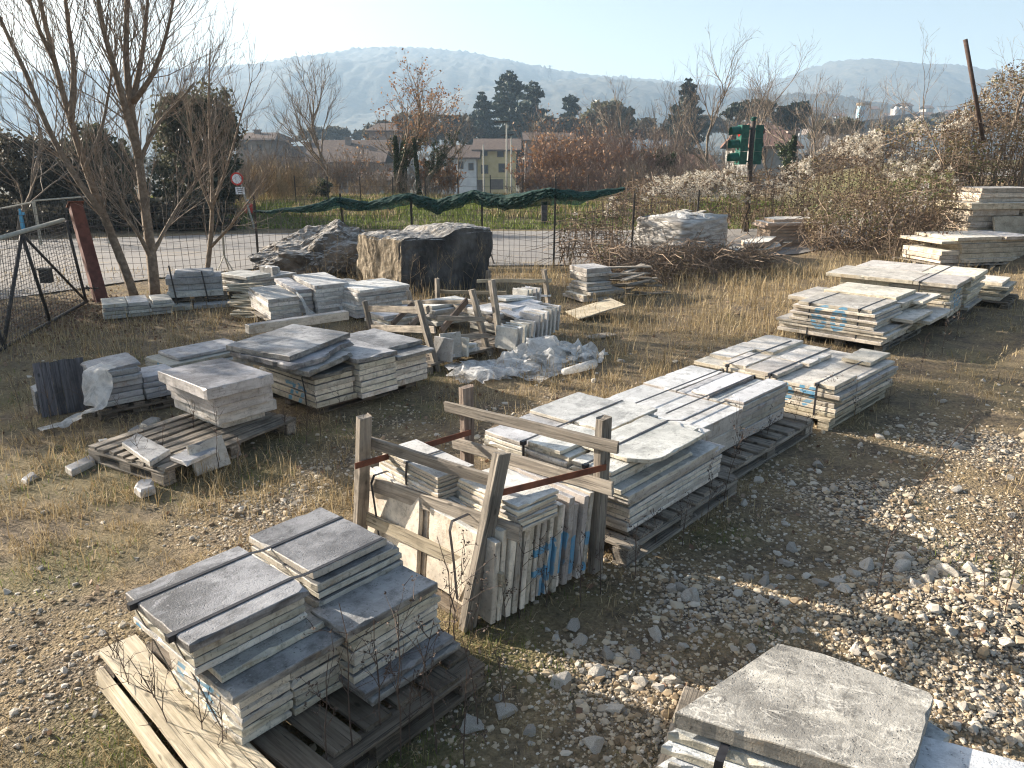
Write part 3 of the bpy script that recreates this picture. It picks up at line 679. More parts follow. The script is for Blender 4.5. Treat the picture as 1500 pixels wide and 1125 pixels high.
# ---- second long stack behind it
FD = Fr(G(1153, 564, .43), 46.5)
mD = marble('second_stack_marble', (.44, .44, .435), (.62, .62, .61), (.38, .34, .30), (.50, .46, .41), .45, .62)
gD = 'slabs of the second long middle stack'
pallet(FD, -1.25, .22, -.16, .92, M['grey_wood'], 'grey pallet with wide gaps under the second middle stack', n=9, bw=.11)
nm3 = ('near strip', 'centre strip', 'far strip')
for k, (t0, t1) in enumerate(((0, .27), (.28, .55), (.56, .86))):
    z = pile(FD, -.72, 0, t0, t1, .152, 6, .043, mD, f'{nm3[k]}, right end of second middle stack', gD, 'white slab', .005)
    if k < 2: slab(FD, rect(-.70, -.005, t0 + .004, t1 - .11), z, .02, mD, f'thin white top slab, {nm3[k]}, right end of second middle stack', gD)
pile(FD, -1.5, -.74, 0, .86, .152, 2, .132, mD, 'left end of second middle stack', gD, 'wide white slab', .006)
zD = z
for k, t in enumerate((.275, .555, .14)):
    strap([FD.W(a, t, zD + .024 - (.02 if k == 2 else 0)) for a in (-1.3, -1, -.6, -.2, -.005)] + [FD.W(.008, t, zD), FD.W(.012, t, .2)], FD.a, ('near black strap along second middle stack', 'far black strap along second middle stack', 'thin strap along the near strip of second middle stack')[k])

# ---- stack with 59
F59 = Fr(fit((1028, 528), (1230, 572), (1318, 532), .345).N, 45.5)
L59 = 1.32
def txt(fr, u, v, H, strokes, wid, plane='left'):
    P, Q = (fr.W(-.02, 0), fr.W(-.02, 1)) if plane == 'left' else (fr.W(0, 0), fr.W(1, 0))
    return (VP(u, v, P, Q), -fr.a if plane == 'left' else fr.b, H, strokes, wid)
m59 = marble('stack_59_marble', *CREAM_TOP, *CREAM_SIDE, .45, .45, paint=[txt(F59, 1137, 582, .20, glyphs('59', 1.45), .024)])
g59 = 'slabs of the stack painted 59'
pallet(F59, -.05, 1.2, .03, 1.28, M['pale_wood'], 'low pallet under the stack painted 59', n=7, h=.1)
z = .105
zz = pile(F59, 0, 1.28, .0, .64, z, 6, .034, m59, 'right half of stack painted 59', g59, 'cream slab', .025)
pile(F59, 0, 1.28, .65, L59, .105, 6, .034, m59, 'left half of stack painted 59', g59, 'cream slab', .025)
for q, lab in ((rect(-.03, .42, .03, .2), 'short loose slab nearest on top of stack painted 59'), (rect(-.02, .48, .52, .82), 'upper slab left of centre strap on stack painted 59'), (rect(.5, .98, .48, .8), 'square raised slab mid top of stack painted 59'),
               (rect(.02, .5, .84, 1.06), 'raised slab beside left strap on stack painted 59'), (rect(.2, .85, 1.08, 1.3), 'raised slab at left back of stack painted 59'), (rect(.9, 1.38, .1, .36), 'raised slab at right end of stack painted 59'), (rect(.66, 1.3, .9, 1.28), 'wide raised slab at far side of stack painted 59')):
    slab(F59, q, zz + R.uniform(0, .006), .034, m59, lab, g59)
slab(F59, rect(.95, 1.5, .1, .5), .24, .034, m59, 'slab poking out at right end of stack painted 59', g59, chips=3)
zt = zz + .036
for k, t in enumerate((.17, .58, .98)):
    strap_s(F59, t, [(-.035, zt), (.3, zt), (.7, zt), (1.2, zt)], .1, ('nearest', 'centre', 'leftmost')[k] + ' strap round the stack painted 59')

# ---- stack with 60
F60 = Fr(fit((1165, 437), (1290, 455), (1345, 420), .5).N, 47.0)
m60 = marble('stack_60_marble', *CREAM_TOP, *CREAM_SIDE, .4, .4, paint=[txt(F60, 1188, 478, .25, glyphs('60', 1.3), .027)])
g60 = 'slabs of the stack painted 60'
pallet(F60, .1, 1.5, -.05, .95, M['grey_wood'], 'dark pallet hidden under the stack painted 60', n=7, h=.1)
z = pile(F60, -.02, .85, -.08, 1.15, .11, 4, .034, m60, 'lower front half of stack painted 60', g60, 'long cream slab', .04)
z = pile(F60, 0, .85, .03, .98, z, 5, .032, m60, 'upper front half of stack painted 60', g60, 'cream slab', .03)
slab(F60, rect(.0, .85, .09, .93), z, .036, m60, 'wide top slab crossed by two straps on stack painted 60', g60); zt = z + .036
z = pile(F60, .87, 1.95, -.12, .9, .11, 4, .034, m60, 'lower back half of stack painted 60', g60, 'long cream slab', .05)
z = pile(F60, .87, 1.8, .02, .98, z, 5, .032, m60, 'upper back half of stack painted 60', g60, 'cream slab', .04)
slab(F60, rect(.88, 1.65, .12, .97), z, .045, m60, 'top slab at back of stack painted 60', g60)
slab(F60, rect(.5, 1.3, -.2, .2), .3, .04, m60, 'slab jutting right from middle of stack painted 60', g60, chips=3)
slab(F60, rect(.9, 1.9, -.28, .1), .235, .04, m60, 'low slab jutting right from back of stack painted 60', g60)
slab(F60, rect(1.2, 1.95, -.1, .12), .4, .04, m60, 'blue lit slab ends at right back of stack painted 60', g60)
slab(F60, rect(.7, 1.6, .95, 1.35), .36, .05, m60, 'slab end sticking out left of stack painted 60', g60)
for k, t in enumerate((.22, .78)):
    strap_s(F60, t, [(-.01, zt), (.4, zt), (.85, zt), (1.6, zt + .005)], .1, ('right', 'left')[k] + ' black strap round the stack painted 60')

# ---- stack with 63
F63 = fit((1210, 400), (1402, 418), (1450, 395), .56)
m63 = marble('stack_63_marble', *CREAM_TOP, *WARM_SIDE, .4, .4, paint=[(F63.W(.28, .0, .22), F63.b, .24, glyphs('63', 1.2), .024)])
g63 = 'slabs of the stack painted 63'
pallet(F63, .1, 1.7, .05, 1.1, M['dark_wood'], 'pallet under the tall stack painted 63', n=7, h=.1)
z = pile(F63, .05, .8, .06, .8, .11, 10, .039, m63, 'near front part of stack painted 63', g63, 'cream slab', .02)
z = pile(F63, .82, 1.75, .0, .8, .11, 10, .039, m63, 'near back part of stack painted 63', g63, 'cream slab', .04)
z = pile(F63, .05, 1.7, .82, 1.45, .11, 3, .138, m63, 'far part of stack painted 63', g63, 'cream slab', .02)
slab(F63, rect(-.02, .85, -.01, .5), z, .05, m63, 'top slab nearest corner of stack painted 63', g63)
slab(F63, rect(-.02, .85, .51, 1.62), z, .05, m63, 'wide top slab at left front of stack painted 63', g63, chips=3)
slab(F63, rect(.87, 1.75, -.04, .6), z, .05, m63, 'top slab at right back of stack painted 63', g63)
slab(F63, rect(.87, 1.7, .62, 1.5), z, .05, m63, 'top slab at far back of stack painted 63', g63)
strap_s(F63, .42, [(-.03, z + .05), (.4, z + .05), (.9, z + .05), (1.75, z + .05)], .3, 'strap over the stack painted 63')
z = pile(F63, 1.95, 2.7, -.25, .35, .1, 5, .05, m63, 'low pile behind the stack painted 63', g63, 'cream slab', .06)
pallet(F63, 1.9, 2.8, -.35, .5, M['dark_wood'], 'dark pallet under the low pile behind stack 63', n=5, h=.095)

# ------------------------------------------------------------------ stacks on the left
W0 = Fr((0, 0), 0)
def pslab(pts, ztop, th, mat, label, group=None, name='marble_slab', **kw):
    return slab(W0, [G(u, v, ztop)[:2] for u, v in pts], ztop - th, th, mat, label, group, name=name, **kw)
def fpoly(fr, z, pts):
    out = []
    for u, v in pts:
        d = G(u, v, z) - fr.N; out.append((float(d @ fr.b), float(d @ fr.a)))
    return out
FH = Fr(G(464, 600, .1), 48)
mHt = marble('dark_edged_marble', (.10, .10, .104), (.30, .30, .31), (.085, .08, .075), (.27, .255, .235), .5, .6)
mH = marble('stack_72_marble', (.12, .12, .124), (.30, .30, .305), (.48, .43, .35), (.70, .64, .54), .5, .6, paint=[(VP(420, 592, FH.W(0, 0), FH.W(0, 1)), -FH.a, .22, glyphs('72', 1.15), .022)])
gH = 'slabs of the big left stack painted 72'
pallet(FH, .05, 1.2, .1, .95, M['dark_wood'], 'shaded pallet beneath the big left stack painted 72', n=7, h=.1)
za = pile(FH, 0, .40, 0, .85, .11, 5, .046, mH, 'near section of stack painted 72', gH, 'thick slab', .012)
slab(FH, [(-.04, -.02), (.25, -.03), (.33, .01), (.43, .0), (.42, .85), (-.05, .85)], za, .035, mHt, 'dark ragged edged slab over near section of stack painted 72', gH, rough=.008, chips=4); za += .037
zb = pile(FH, .41, .82, -.07, .8, .11, 6, .046, mH, 'middle section of stack painted 72', gH, 'thick slab', .012)
slab(FH, [(.40, -.05), (.55, -.09), (.7, -.06), (.84, -.08), (.84, .8), (.40, .8)], zb, .04, mHt, 'broken edged slab over middle section of stack painted 72', gH, rough=.009, chips=4); zb += .04
zc = pile(FH, .84, 1.22, -.03, .8, .11, 5, .048, mH, 'right end section of stack painted 72', gH, 'thick cream slab', .01)
slab(FH, rect(.82, 1.27, -.1, .4), zc, .035, mHt, 'near dark slab over right end of stack painted 72', gH)
slab(FH, rect(.78, 1.30, .1, .85), zc + .037, .04, mHt, 'wide blue white slab at far right of stack painted 72', gH, rough=.006)
zt = max(za, zb) - .01
slab(FH, fpoly(FH, zt + .045, [(342, 520), (452, 545), (516, 516), (410, 500)]), zt, .045, mHt, 'lowest of three big loose slabs on stack painted 72', gH, rough=.006)
slab(FH, fpoly(FH, zt + .095, [(336, 514), (428, 534), (470, 523), (492, 507), (517, 498), (425, 486)]), zt + .048, .045, mHt, 'middle big loose slab with ragged edge on stack painted 72', gH, rough=.012, chips=4)
slab(FH, fpoly(FH, zt + .145, [(331, 505), (424, 522), (514, 487), (430, 474)]), zt + .098, .045, mHt, 'topmost big dark loose slab with white stain on stack painted 72', gH, rough=.005)
strap([FH.W(-.02, .12, .12), FH.W(-.03, .11, .25), FH.W(-.055, .1, za - .03), FH.W(-.04, .1, za + .006), FH.W(.1, .1, za + .006)], FH.a, 'black strap hanging down left face of stack painted 72', w=.018)

FP = Fr(G(238, 690, .12), math.degrees(math.atan2(*(G(437, 612, .12) - G(238, 690, .12))[[1, 0]])))
pallet(FP, 0, 1.22, 0, .86, M['grey_wood'], 'grey slatted pallet with open gaps carrying four thick slabs', along='s', n=8, bw=.075, h=.13)
mI = marble('thick_slab_marble', (.13, .13, .135), (.33, .33, .335), (.42, .39, .35), (.58, .55, .51), .45, .6)
FI = Fr(G(325, 632, .15), 50.8); gI = 'thick slabs piled on the slatted pallet'
zi = .21
slab(FI, rect(.06, .42, .08, .5), .135, .07, mI, 'small dark base slab under the four thick slabs', gI)
for k, (q, th) in enumerate(((rect(-.02, .48, -.02, .64), .085), (rect(-.05, .43, -.06, .62), .075), (rect(-.09, .40, -.10, .60), .08), (rect(-.16, .38, -.17, .57), .085))):
    slab(FI, q, zi, th, mI, f'thick white slab, {("lowest", "third from top", "second from top", "topmost weathered")[k]}, on the slatted pallet', gI, yaw=(-.02, .015, .0, -.03)[k], rough=.004, chips=2); zi += th + .007
gL = 'loose pieces round the slatted pallet'
pslab([(178, 648), (201, 634), (249, 658), (219, 676)], .175, .04, mI, 'loose white slab lying on left end of slatted pallet', gL)
pslab([(249, 669), (292, 648), (318, 657), (273, 678)], .165, .03, mI, 'loose grey slab on front corner of slatted pallet', gL)
a_, b_ = G(284, 699, 0), G(333, 681, 0)
o = slab(Fr(a_[:2], math.degrees(math.atan2(b_[1] - a_[1], b_[0] - a_[0]))), rect(0, .27, -.11, .11), .105, .028, mI, 'square slab leaning upright against the slatted pallet corner', gL); o.rotation_euler[0] = math.radians(70)
pslab([(95, 683), (131, 666), (139, 673), (104, 689)], .05, .05, mI, 'small white stone bar lying in grass left of pallet', gL, chips=0)
p_ = G(155, 668, 0)
slab(Fr(p_[:2], 30), rect(-.03, .03, -.03, .03), -.01, .14, mI, 'little upright stone post beside the slatted pallet', gL, chips=0)
pslab([(203, 620), (222, 610), (235, 611), (220, 626)], .12, .05, mI, 'white slab fragment behind the slatted pallet, larger of two', gL, chips=3)
pslab([(186, 629), (202, 622), (207, 627), (190, 635)], .06, .05, mI, 'white slab fragment behind the slatted pallet, smaller of two', gL, chips=3)
pslab([(192, 710), (205, 701), (226, 699), (228, 712), (206, 718)], .06, .06, mI, 'chipped white stone chunk in grass before the slatted pallet', gL, rough=.012, chips=4)
pslab([(30, 700), (47, 689), (54, 694), (38, 705)], .03, .04, mI, 'half buried pale slab piece at left edge', gL, chips=3)

FB = fit((228, 513), (254, 528), (335, 508), .33)
mB = marble('back_left_marble', (.30, .30, .29), (.48, .48, .47), (.38, .36, .32), (.52, .5, .46), .55, .55, paint=[(FB.W(-.02, .32, .06), -FB.a, .18, glyphs('IL', .9), .028)])
z = pile(FB, 0, .8, 0, FB.la, .06, 5, .04, mB, 'low stack behind the thick slabs', 'slabs of the low stack behind the thick slabs', 'grey slab', .04)
slab(FB, rect(.1, .8, .12, FB.la + .02), z, .03, mB, 'white strip slab highest on low stack behind thick slabs', 'slabs of the low stack behind the thick slabs')

FQ = Fr(G(153, 616, 0), math.degrees(math.atan2(*(G(255, 594, 0) - G(153, 616, 0))[[1, 0]])))
mQ = marble('draped_marble', (.30, .31, .32), (.46, .47, .48), (.28, .28, .28), (.40, .40, .40), .45, .55)
gQ = 'slabs of the stack with torn film'
pallet(FQ, -.03, .62, -.03, .4, M['dark_wood'], 'half hidden pallet under the stack with torn film', n=5, h=.1)
z = pile(FQ, .0, .34, .0, .36, .11, 6, .045, mQ, 'left part of stack with torn film', gQ, 'grey slab', .012)
slab(FQ, rect(-.02, .36, .02, .36), z, .03, mQ, 'pale top slab on stack with torn film', gQ, tilt=(.08, -.08), chips=3)
pile(FQ, .35, .66, -.01, .36, .11, 4, .045, mQ, 'right part of stack with torn film', gQ, 'grey slab', .014)
slab(FQ, rect(.3, .36, .03, .3), .36, .03, mQ, 'narrow slab standing on edge on stack with torn film', gQ)

def film_strip(name, path, widths, label, cat, group=None, mat='film_thick', wrinkle=.025, nw=14, n=40, seed=1):
    P = np.array(path, float); d = np.r_[0, np.cumsum(np.linalg.norm(np.diff(P, axis=0), axis=1))]; t = np.linspace(0, d[-1], n)
    C = np.stack([np.interp(t, d, P[:, i]) for i in range(3)], -1); Wv = np.interp(t, d, widths)
    T = np.gradient(C, axis=0); T /= np.linalg.norm(T, axis=1)[:, None]
    side = np.cross(T, (0, 0, 1)); side /= (np.linalg.norm(side, axis=1)[:, None] + 1e-9); nrm = np.cross(side, T)
    w = np.linspace(-.5, .5, nw); X, Yt = np.meshgrid(w, t)
    nz = (fbm(X * 6 + seed * 9, Yt * 9, seed) - .5) * 2 + (np.abs(fbm(X * 14, Yt * 16, seed + 3) - .5)) * 1.2
    V = C[:, None] + side[:, None] * (w[None, :, None] * Wv[:, None, None]) + nrm[:, None] * (nz * wrinkle)[..., None] + np.array([0, 0, 1]) * (-(np.abs(w) ** 2) * .2)[None, :, None] * Wv[:, None, None]
    V[..., 2] = np.maximum(V[..., 2], .012)
    c = V.reshape(-1, 3).mean(0); i = (np.arange(n - 1)[:, None] * nw + np.arange(nw - 1)[None]).ravel()
    o = MB().add(V.reshape(-1, 3) - c, [np.stack([i, i + 1, i + nw + 1, i + nw], -1)]).build(name, M[mat], loc=c, smooth=True)
    return tag(o, label, cat, group)
film_strip('plastic_film', [FQ.W(.10, -.02, z + .06), FQ.W(.0, -.05, z + .05), FQ.W(-.04, -.09, .3), FQ.W(-.09, -.13, .16), G(122, 606, .09), G(95, 620, .04), G(58, 630, .03)], [.2, .24, .26, .2, .14, .13, .12], 'torn white film sheet trailing off the stack into the weeds', 'plastic sheet')
pn = thing('plank_screen', 'dark grey upright screen of planks leaning at the far left', 'screen', G(98, 607, 0))
a_, b_ = G(62, 613, 0), G(136, 601, 0); ln = (b_ - a_); nrm = np.array([ln[1], -ln[0], 0]); nrm /= np.linalg.norm(nrm)
for k in range(6):
    t = (k + .5) / 6; w = np.linalg.norm(ln) / 6 - .003; bb = a_ + ln * t
    board_obj('plank', bb + (0, 0, .01), bb - nrm * .14 + (0, 0, .45 + R.uniform(-.01, .02)), w, .02, M['slate_wood'], pn, up=nrm)
for zz_ in (.12, .36):
    board_obj('batten', a_ - nrm * (.022 + .14 * zz_ / .45) + (0, 0, zz_), b_ - nrm * (.022 + .14 * zz_ / .45) + (0, 0, zz_), .05, .018, M['slate_wood'], pn, up=nrm)
pslab([(45, 566), (58, 560), (64, 568), (50, 575)], .22, .2, mQ, 'pale stone block behind the dark plank screen', 'loose pieces round the slatted pallet')

# ---- stacks farther back on the left
FK = Fr(G(398, 479, 0), math.degrees(math.atan2(*(G(508, 462, 0) - G(383, 478, 0))[[1, 0]])))
mK = marble('white_block_marble', (.52, .51, .48), (.68, .67, .64), (.42, .39, .36), (.60, .57, .53), .5, .35)
gK = 'white slabs of the filmed stack'
pallet(FK, -.05, 1.15, -.03, .95, M['grey_wood'], 'pallet under the white slabs wrapped in loose film', n=8, h=.1)
def tilted(fr, s0, s1, t0, t1, z, n, th, mat, desc, group, ty, kind):
    for i in range(n):
        k = n - 1 - i; off = -math.tan(ty) * 0
        slab(fr, rect(s0 + R.uniform(-.01, .01) - i * ty * th, s1 + R.uniform(-.01, .01) - i * ty * th, t0 + R.uniform(-.01, .01), t1), z, th, mat, f"{kind}, {ORD[k]} {'of' if k == 0 else 'from top in'} {desc}", group, tilt=(ty, 0))
        z += th + .004
    return z
tilted(FK, 0, .40, 0, .8, .115, 5, .05, mK, 'left pile of filmed white stack', gK, .05, 'white slab')
tilted(FK, .42, .62, .1, .95, .125, 6, .05, mK, 'narrow centre pile of filmed white stack', gK, .05, 'white slab')
tilted(FK, .64, 1.12, .02, .85, .115, 7, .05, mK, 'tall right pile of filmed white stack', gK, .05, 'white slab')
film_strip('plastic_film', [FK.W(.36, .0, .42), FK.W(.42, -.05, .30), FK.W(.48, -.09, .14), FK.W(.5, -.12, .05)], [.05, .1, .26, .34], 'pale film triangle hanging between the white piles', 'plastic sheet', mat='film_thick', wrinkle=.02, n=20)
film_strip('plastic_film', [FK.W(1.14, .6, .43), FK.W(1.18, .4, .40), FK.W(1.2, .1, .25), FK.W(1.2, -.1, .06)], [.5, .6, .55, .5], 'clear film draped over right end of the white piles', 'plastic sheet', mat='film', wrinkle=.03, n=24)
FK2 = Fr(G(530, 474, 0), FK.ang * 180 / math.pi + 4)
z = pile(FK2, .0, .78, .1, .75, .05, 6, .05, mK, 'white stack left of the rear crates', 'white slabs left of the rear crates', 'white slab', .03)
slab(FK2, rect(.03, .8, .06, .78), z, .04, mK, 'bright wide slab on top of stack left of rear crates', 'white slabs left of the rear crates')
o = slab(W0, rect(-.05, .05, -.55, .55), .3, .09, mH, 'long slab edge lying tilted behind the stack painted 72', 'loose pieces round the slatted pallet')
P_, Q_ = AT(363, 482, 7.5), AT(507, 461, 8.2); d_ = Q_ - P_
o.location = (P_ + Q_) / 2; o.rotation_euler = (0, 0, 0); o.rotation_euler = Vector(d_).to_track_quat('Y', 'Z').to_euler()

F39 = Fr(G(352, 446, 0), math.degrees(math.atan2(*(G(445, 428, 0) - G(352, 446, 0))[[1, 0]])))
g39 = 'slabs of the grey stack before the rough boulder'
pallet(F39, .15, 1.15, 0, .8, M['dark_wood'], 'dark pallet under grey stack before the rough boulder', n=6, h=.14)
z = pile(F39, .2, 1.1, .03, .75, .15, 4, .04, mB, 'grey stack before the rough boulder', g39, 'grey slab', .03)
slab(F39, rect(.18, .62, .02, .7), z, .05, mB, 'bright thick slab on grey stack before rough boulder', g39)
for k in range(3): slab(F39, rect(.72 + k * .12, .80 + k * .12, .1 + .1 * k, .4 + .1 * k), z, .12 - .02 * k, mB, f'small block, {("left", "middle", "right")[k]} of three on grey stack before rough boulder', g39, chips=2)
bp = thing('broken_pallet', 'heap of broken pale pallet boards beside the white filmed stack', 'pallet', G(368, 462, 0))
for k in range(15):
    c = G(364 + R.uniform(-6, 9), 468 - k * 1.2, 0) + (0, 0, .04 + .022 * k); an = R.uniform(-.7, .5); dv = np.array([math.cos(an), math.sin(an), R.uniform(-.15, .15)]) * .24
    board_obj('loose_board', c - dv, c + dv, .09, .02, M['pale_wood'], bp)
F27 = Fr(G(250, 452, 0), math.degrees(math.atan2(*(G(330, 447, 0) - G(250, 452, 0))[[1, 0]])))
g27 = 'grey blocks by the tree trunks'
pallet(F27, 0, .78, 0, .6, M['dark_wood'], 'dark pallet bearing the grey blocks by the trunks', n=5, h=.14)
z = pile(F27, .0, .72, .02, .5, .15, 3, .085, mB, 'grey block stack by the tree trunks', g27, 'thick grey slab', .03)
slab(F27, rect(.1, .62, .05, .45), z, .07, mB, 'ragged topmost block on stack by the trunks', g27, rough=.015, chips=4)
slab(F27, rect(-.05, .3, -.25, .1), .01, .06, mB, 'low slab on the ground left before grey block stack', g27, chips=3)
slab(F27, rect(.32, .95, -.22, .1), .01, .055, mB, 'low slab on the ground right before grey block stack', g27, chips=3)
for k, s_ in enumerate((.1, .52)):
    rd = MB().bar(F27.W(s_, -.03, .05), F27.W(s_ - .05, -.03, .62 - .1 * k), .025, .02).build('iron_bar', M['dark_metal']); tag(rd, ('left', 'right')[k] + ' dark upright iron bar before the grey block stack', 'bar', 'iron bars at the grey blocks')
F15 = Fr(G(155, 470, 0), math.degrees(math.atan2(*(G(240, 462, 0) - G(155, 470, 0))[[1, 0]])))
for k in range(3):
    pile(F15, .29 * k, .29 * k + .27, 0, .55, .02, 4, .045, mB, ('left', 'middle', 'right')[k] + ' third of low stack by gate post', 'slabs of the low stack by the gate post', 'dull grey slab', .02)
for k in range(4): pslab([(352 + 8 * k, 421 - 2 * k), (362 + 8 * k, 418 - 2 * k), (366 + 8 * k, 421 - 2 * k), (356 + 8 * k, 424 - 2 * k)], .12 + .02 * k, .05, mK, f'white offcut, {("first", "second", "third", "fourth")[k]} from left beside stack before rough boulder', 'white offcuts', chips=2)

# ------------------------------------------------------------------ big crate in front
def post(name, P, Q, w, d, mat, parent, facing):
    return board_obj(name, P, Q, w, d, mat, parent, up=facing)
def crate(label, group=None, loc=None):
    return thing('timber_crate', label, 'crate', loc, 0, group)
FLb, FLt = G(527, 800, .06), AT(533, 610, 3.74)
FRb, FRt = G(684, 921, .0), AT(735, 663, 3.30)
BLt = AT(683, 566, 4.28); BLb = np.array([BLt[0] - .01, BLt[1] + .02, 0.03])
BRt = AT(885, 612, 3.66); BRb = np.array([BRt[0] - .02, BRt[1] + .0, 0.03])
ck = crate('old grey timber A frame crate holding upright marble slabs', loc=(FLb + BRb) / 2 * [1, 1, 0])
fdir = (FRb - FLb); fdir /= np.linalg.norm(fdir); bdir = np.array([-fdir[1], fdir[0], 0])
post('post', FLb, FLt, .045, .07, M['grey_wood'], ck, bdir); post('post', FRb, FRt, .045, .078, M['grey_wood'], ck, bdir)
post('post', BLb, BLt, .045, .075, M['post_wood'], ck, bdir); post('post', BRb, BRt, .05, .075, M['grey_wood'], ck, bdir)
fp = (FLb + bdir * .05, FRb + bdir * .07)
def rail(u0, v0, u1, v1, pl, w, mat, off=0.0, th=.024):
    P, Q = VP(u0, v0, *pl), VP(u1, v1, *pl); n = np.cross(Q - P, (0, 0, 1)); n /= np.linalg.norm(n)
    return board_obj('rail', P + n * off, Q + n * off, th, w, mat, ck)
ft = (FLt + bdir * .06, FRt + bdir * .06)
rail(524, 642, 728, 706, ft, .062, M['grey_wood'])
rail(522, 700, 762, 782, (FLb * .6 + FLt * .4 + bdir * .06, FRb * .45 + FRt * .55 + bdir * .06), .085, M['grey_wood'])
rail(533, 757, 736, 850, (FLb * .75 + FLt * .25 + bdir * .03, FRb * .7 + FRt * .3 + bdir * .05), .075, M['pale_wood'])
bp_ = (BLt - bdir * .05, BRt - bdir * .05)
rail(653, 595, 905, 656, bp_, .062, M['grey_wood']); rail(664, 648, 897, 716, bp_, .07, M['grey_wood'])
for u0, v0, u1, v1, A, B in ((520, 683, 690, 633, FLt, BLt), (713, 727, 888, 684, FRt, BRt)):
    P = VP(u0, v0, A + fdir * 0, A + np.array([1, -1.0, 0]) * .5) if False else AT(u0, v0, A[1] - .03); Q = AT(u1, v1, B[1] - .03)
    bar = MB(); mid = (P + Q) / 2; bar.bar(P - mid, Q - mid, .004, .034); o = bar.build('rusty_band', M['rust'], ck, loc=mid - np.array(ck.location))
for k in range(3):
    P = FLb * [1, 1, 0] + bdir * (.05 + .3 * k) + (0, 0, .012); Q = FRb * [1, 1, 0] + bdir * (.05 + .3 * k) + (0, 0, .012)
    board_obj('skid', P, Q, .08, .03, M['dark_wood'], ck)
for k in range(6):
    P = FLb * [1, 1, 0] + fdir * (.05 + .19 * k) - bdir * -.03 + (0, 0, .036); board_obj('floor_board', P, P + bdir * .82, .1, .016, M['dark_wood'], ck)
# upright slabs
FCk = Fr(FRb[:2], math.degrees(math.atan2(bdir[1], bdir[0])))      # b into the crate, a towards the left post
pc = [(VP(768, 858, FCk.W(0, -.015), FCk.W(1, -.015)), FCk.b, .24, [[(.0, 1.3), (.7, 1.35)], [(.0, .6), (.5, .6)], [(.75, 1.5), (.55, .3)], [(.35, .3), (.3, -.2)], [(1.3, 1.5), (1.15, .9), (1.1, .3)], [(1.75, 1.2), (1.6, .1)], [(2.3, 1.2), (2.35, .9)], [(2.15, .1), (2.2, .0)]], .02)]
mV = marble('crate_marble', *WHITE_TOP, (.42, .375, .325), (.64, .575, .49), .35, .4, paint=pc)
mW = marble('crate_top_marble', (.50, .49, .46), (.66, .65, .62), (.44, .38, .29), (.60, .53, .42), .4, .4)
gV = 'upright slabs in the front crate'
def upright(t0, t1, n, desc, s_from, pitch_, hs):
    s_ = s_from
    for i in range(n):
        th = R.uniform(.026, .036); h = hs[i % len(hs)] + R.uniform(-.015, .015); e = R.uniform(-.015, .015)
        pl_ = np.array(rect(-(t1 - t0) / 2, (t1 - t0) / 2, -h / 2, h / 2))
        o = slab_mesh(pl_, th, .003, 2).build('stone_tile', mV)
        c = FCk.W(s_ + th / 2 + .02, (t0 + t1) / 2 + e, .045 + h / 2)
        x = -FCk.a; zaxis = -FCk.b * math.cos(.10) + np.array([0, 0, 1]) * math.sin(.10); y = np.cross(zaxis, x)
        mw = Matrix(((x[0], y[0], zaxis[0], c[0]), (x[1], y[1], zaxis[1], c[1]), (x[2], y[2], zaxis[2], c[2]), (0, 0, 0, 1))); o.matrix_world = mw
        k = i
        tag(o, f"upright slab, {('foremost' if k == 0 else ORD[min(k, 14)] + ' from front' if k < 15 else 'number ' + str(k + 1))} in {desc}", 'tile', gV)
        global NSLAB
        NSLAB += 1
        s_ += th + pitch_
HS = (.43, .47, .45, .47, .44, .46, .46, .42)
upright(-.10, .41, 15, 'right hand row of front crate', .06, .014, HS)
upright(.46, .97, 10, 'left hand row of front crate', .05, .010, (.47, .46, .48, .45, .47))
pile(FCk, .12, .36, .36, .86, .50, 6, .019, mW, 'left flat bundle atop the crate', 'flat slabs lying in the front crate', 'cream slab', .006)
pile(FCk, .20, .47, -.14, .29, .49, 6, .019, mW, 'right flat bundle atop the crate', 'flat slabs lying in the front crate', 'cream slab', .008)
strap([FCk.W(.11, .62, .51), FCk.W(.112, .62, .57), FCk.W(.12, .62, .638), FCk.W(.2, .62, .64), FCk.W(.35, .62, .64)], FCk.a, 'loose dark strap over the left flat bundle in the crate', w=.016)
strap([FCk.W(.055, .14, .07), FCk.W(.04, .14, .28), FCk.W(.02, .14, .46), FCk.W(.035, .14, .505), FCk.W(.16, .14, .51)], FCk.a, 'dark strap round the right upright row in the crate', w=.018)
strap([FCk.W(.045, .80, .07), FCk.W(.03, .8, .28), FCk.W(.01, .8, .49), FCk.W(.03, .8, .53), FCk.W(.16, .8, .53)], FCk.a, 'dark strap round the left upright row in the crate', w=.018)

# ------------------------------------------------------------------ rear crates
gC2 = 'grey timber crates behind the left stacks'
def crate_from(label, posts, rails, mats, base=None):
    ck = crate(label, gC2, loc=np.mean([G(*p[0]) for p in posts], 0))
    for (b, t, dy, w) in posts:
        P = G(*b); Q = AT(t[0], t[1], P[1] + dy); board_obj('post', P, Q, .05, w, M[mats[0]], ck, up=(.5, -.8, 0))
    for (p, y0, q, y1, w, m) in rails:
        board_obj('rail', AT(*p, y0), AT(*q, y1), .024, w, M[m], ck)
    if base:
        L, N, Rr, n = base; f = Fr(G(*N)[:2], 0); d = G(*Rr) - G(*N); l = G(*L) - G(*N)
        for k in range(n):
            P = G(*N) + l * (k + .5) / n + (0, 0, .10); board_obj('floor_board', P, P + d, np.linalg.norm(l) / n * .85, .022, M['grey_wood'], ck)
        for k in (0, .95): board_obj('skid', G(*N) + d * k + (0, 0, .045), G(*N) + d * k + l + (0, 0, .045), .07, .085, M['grey_wood'], ck)
    return ck
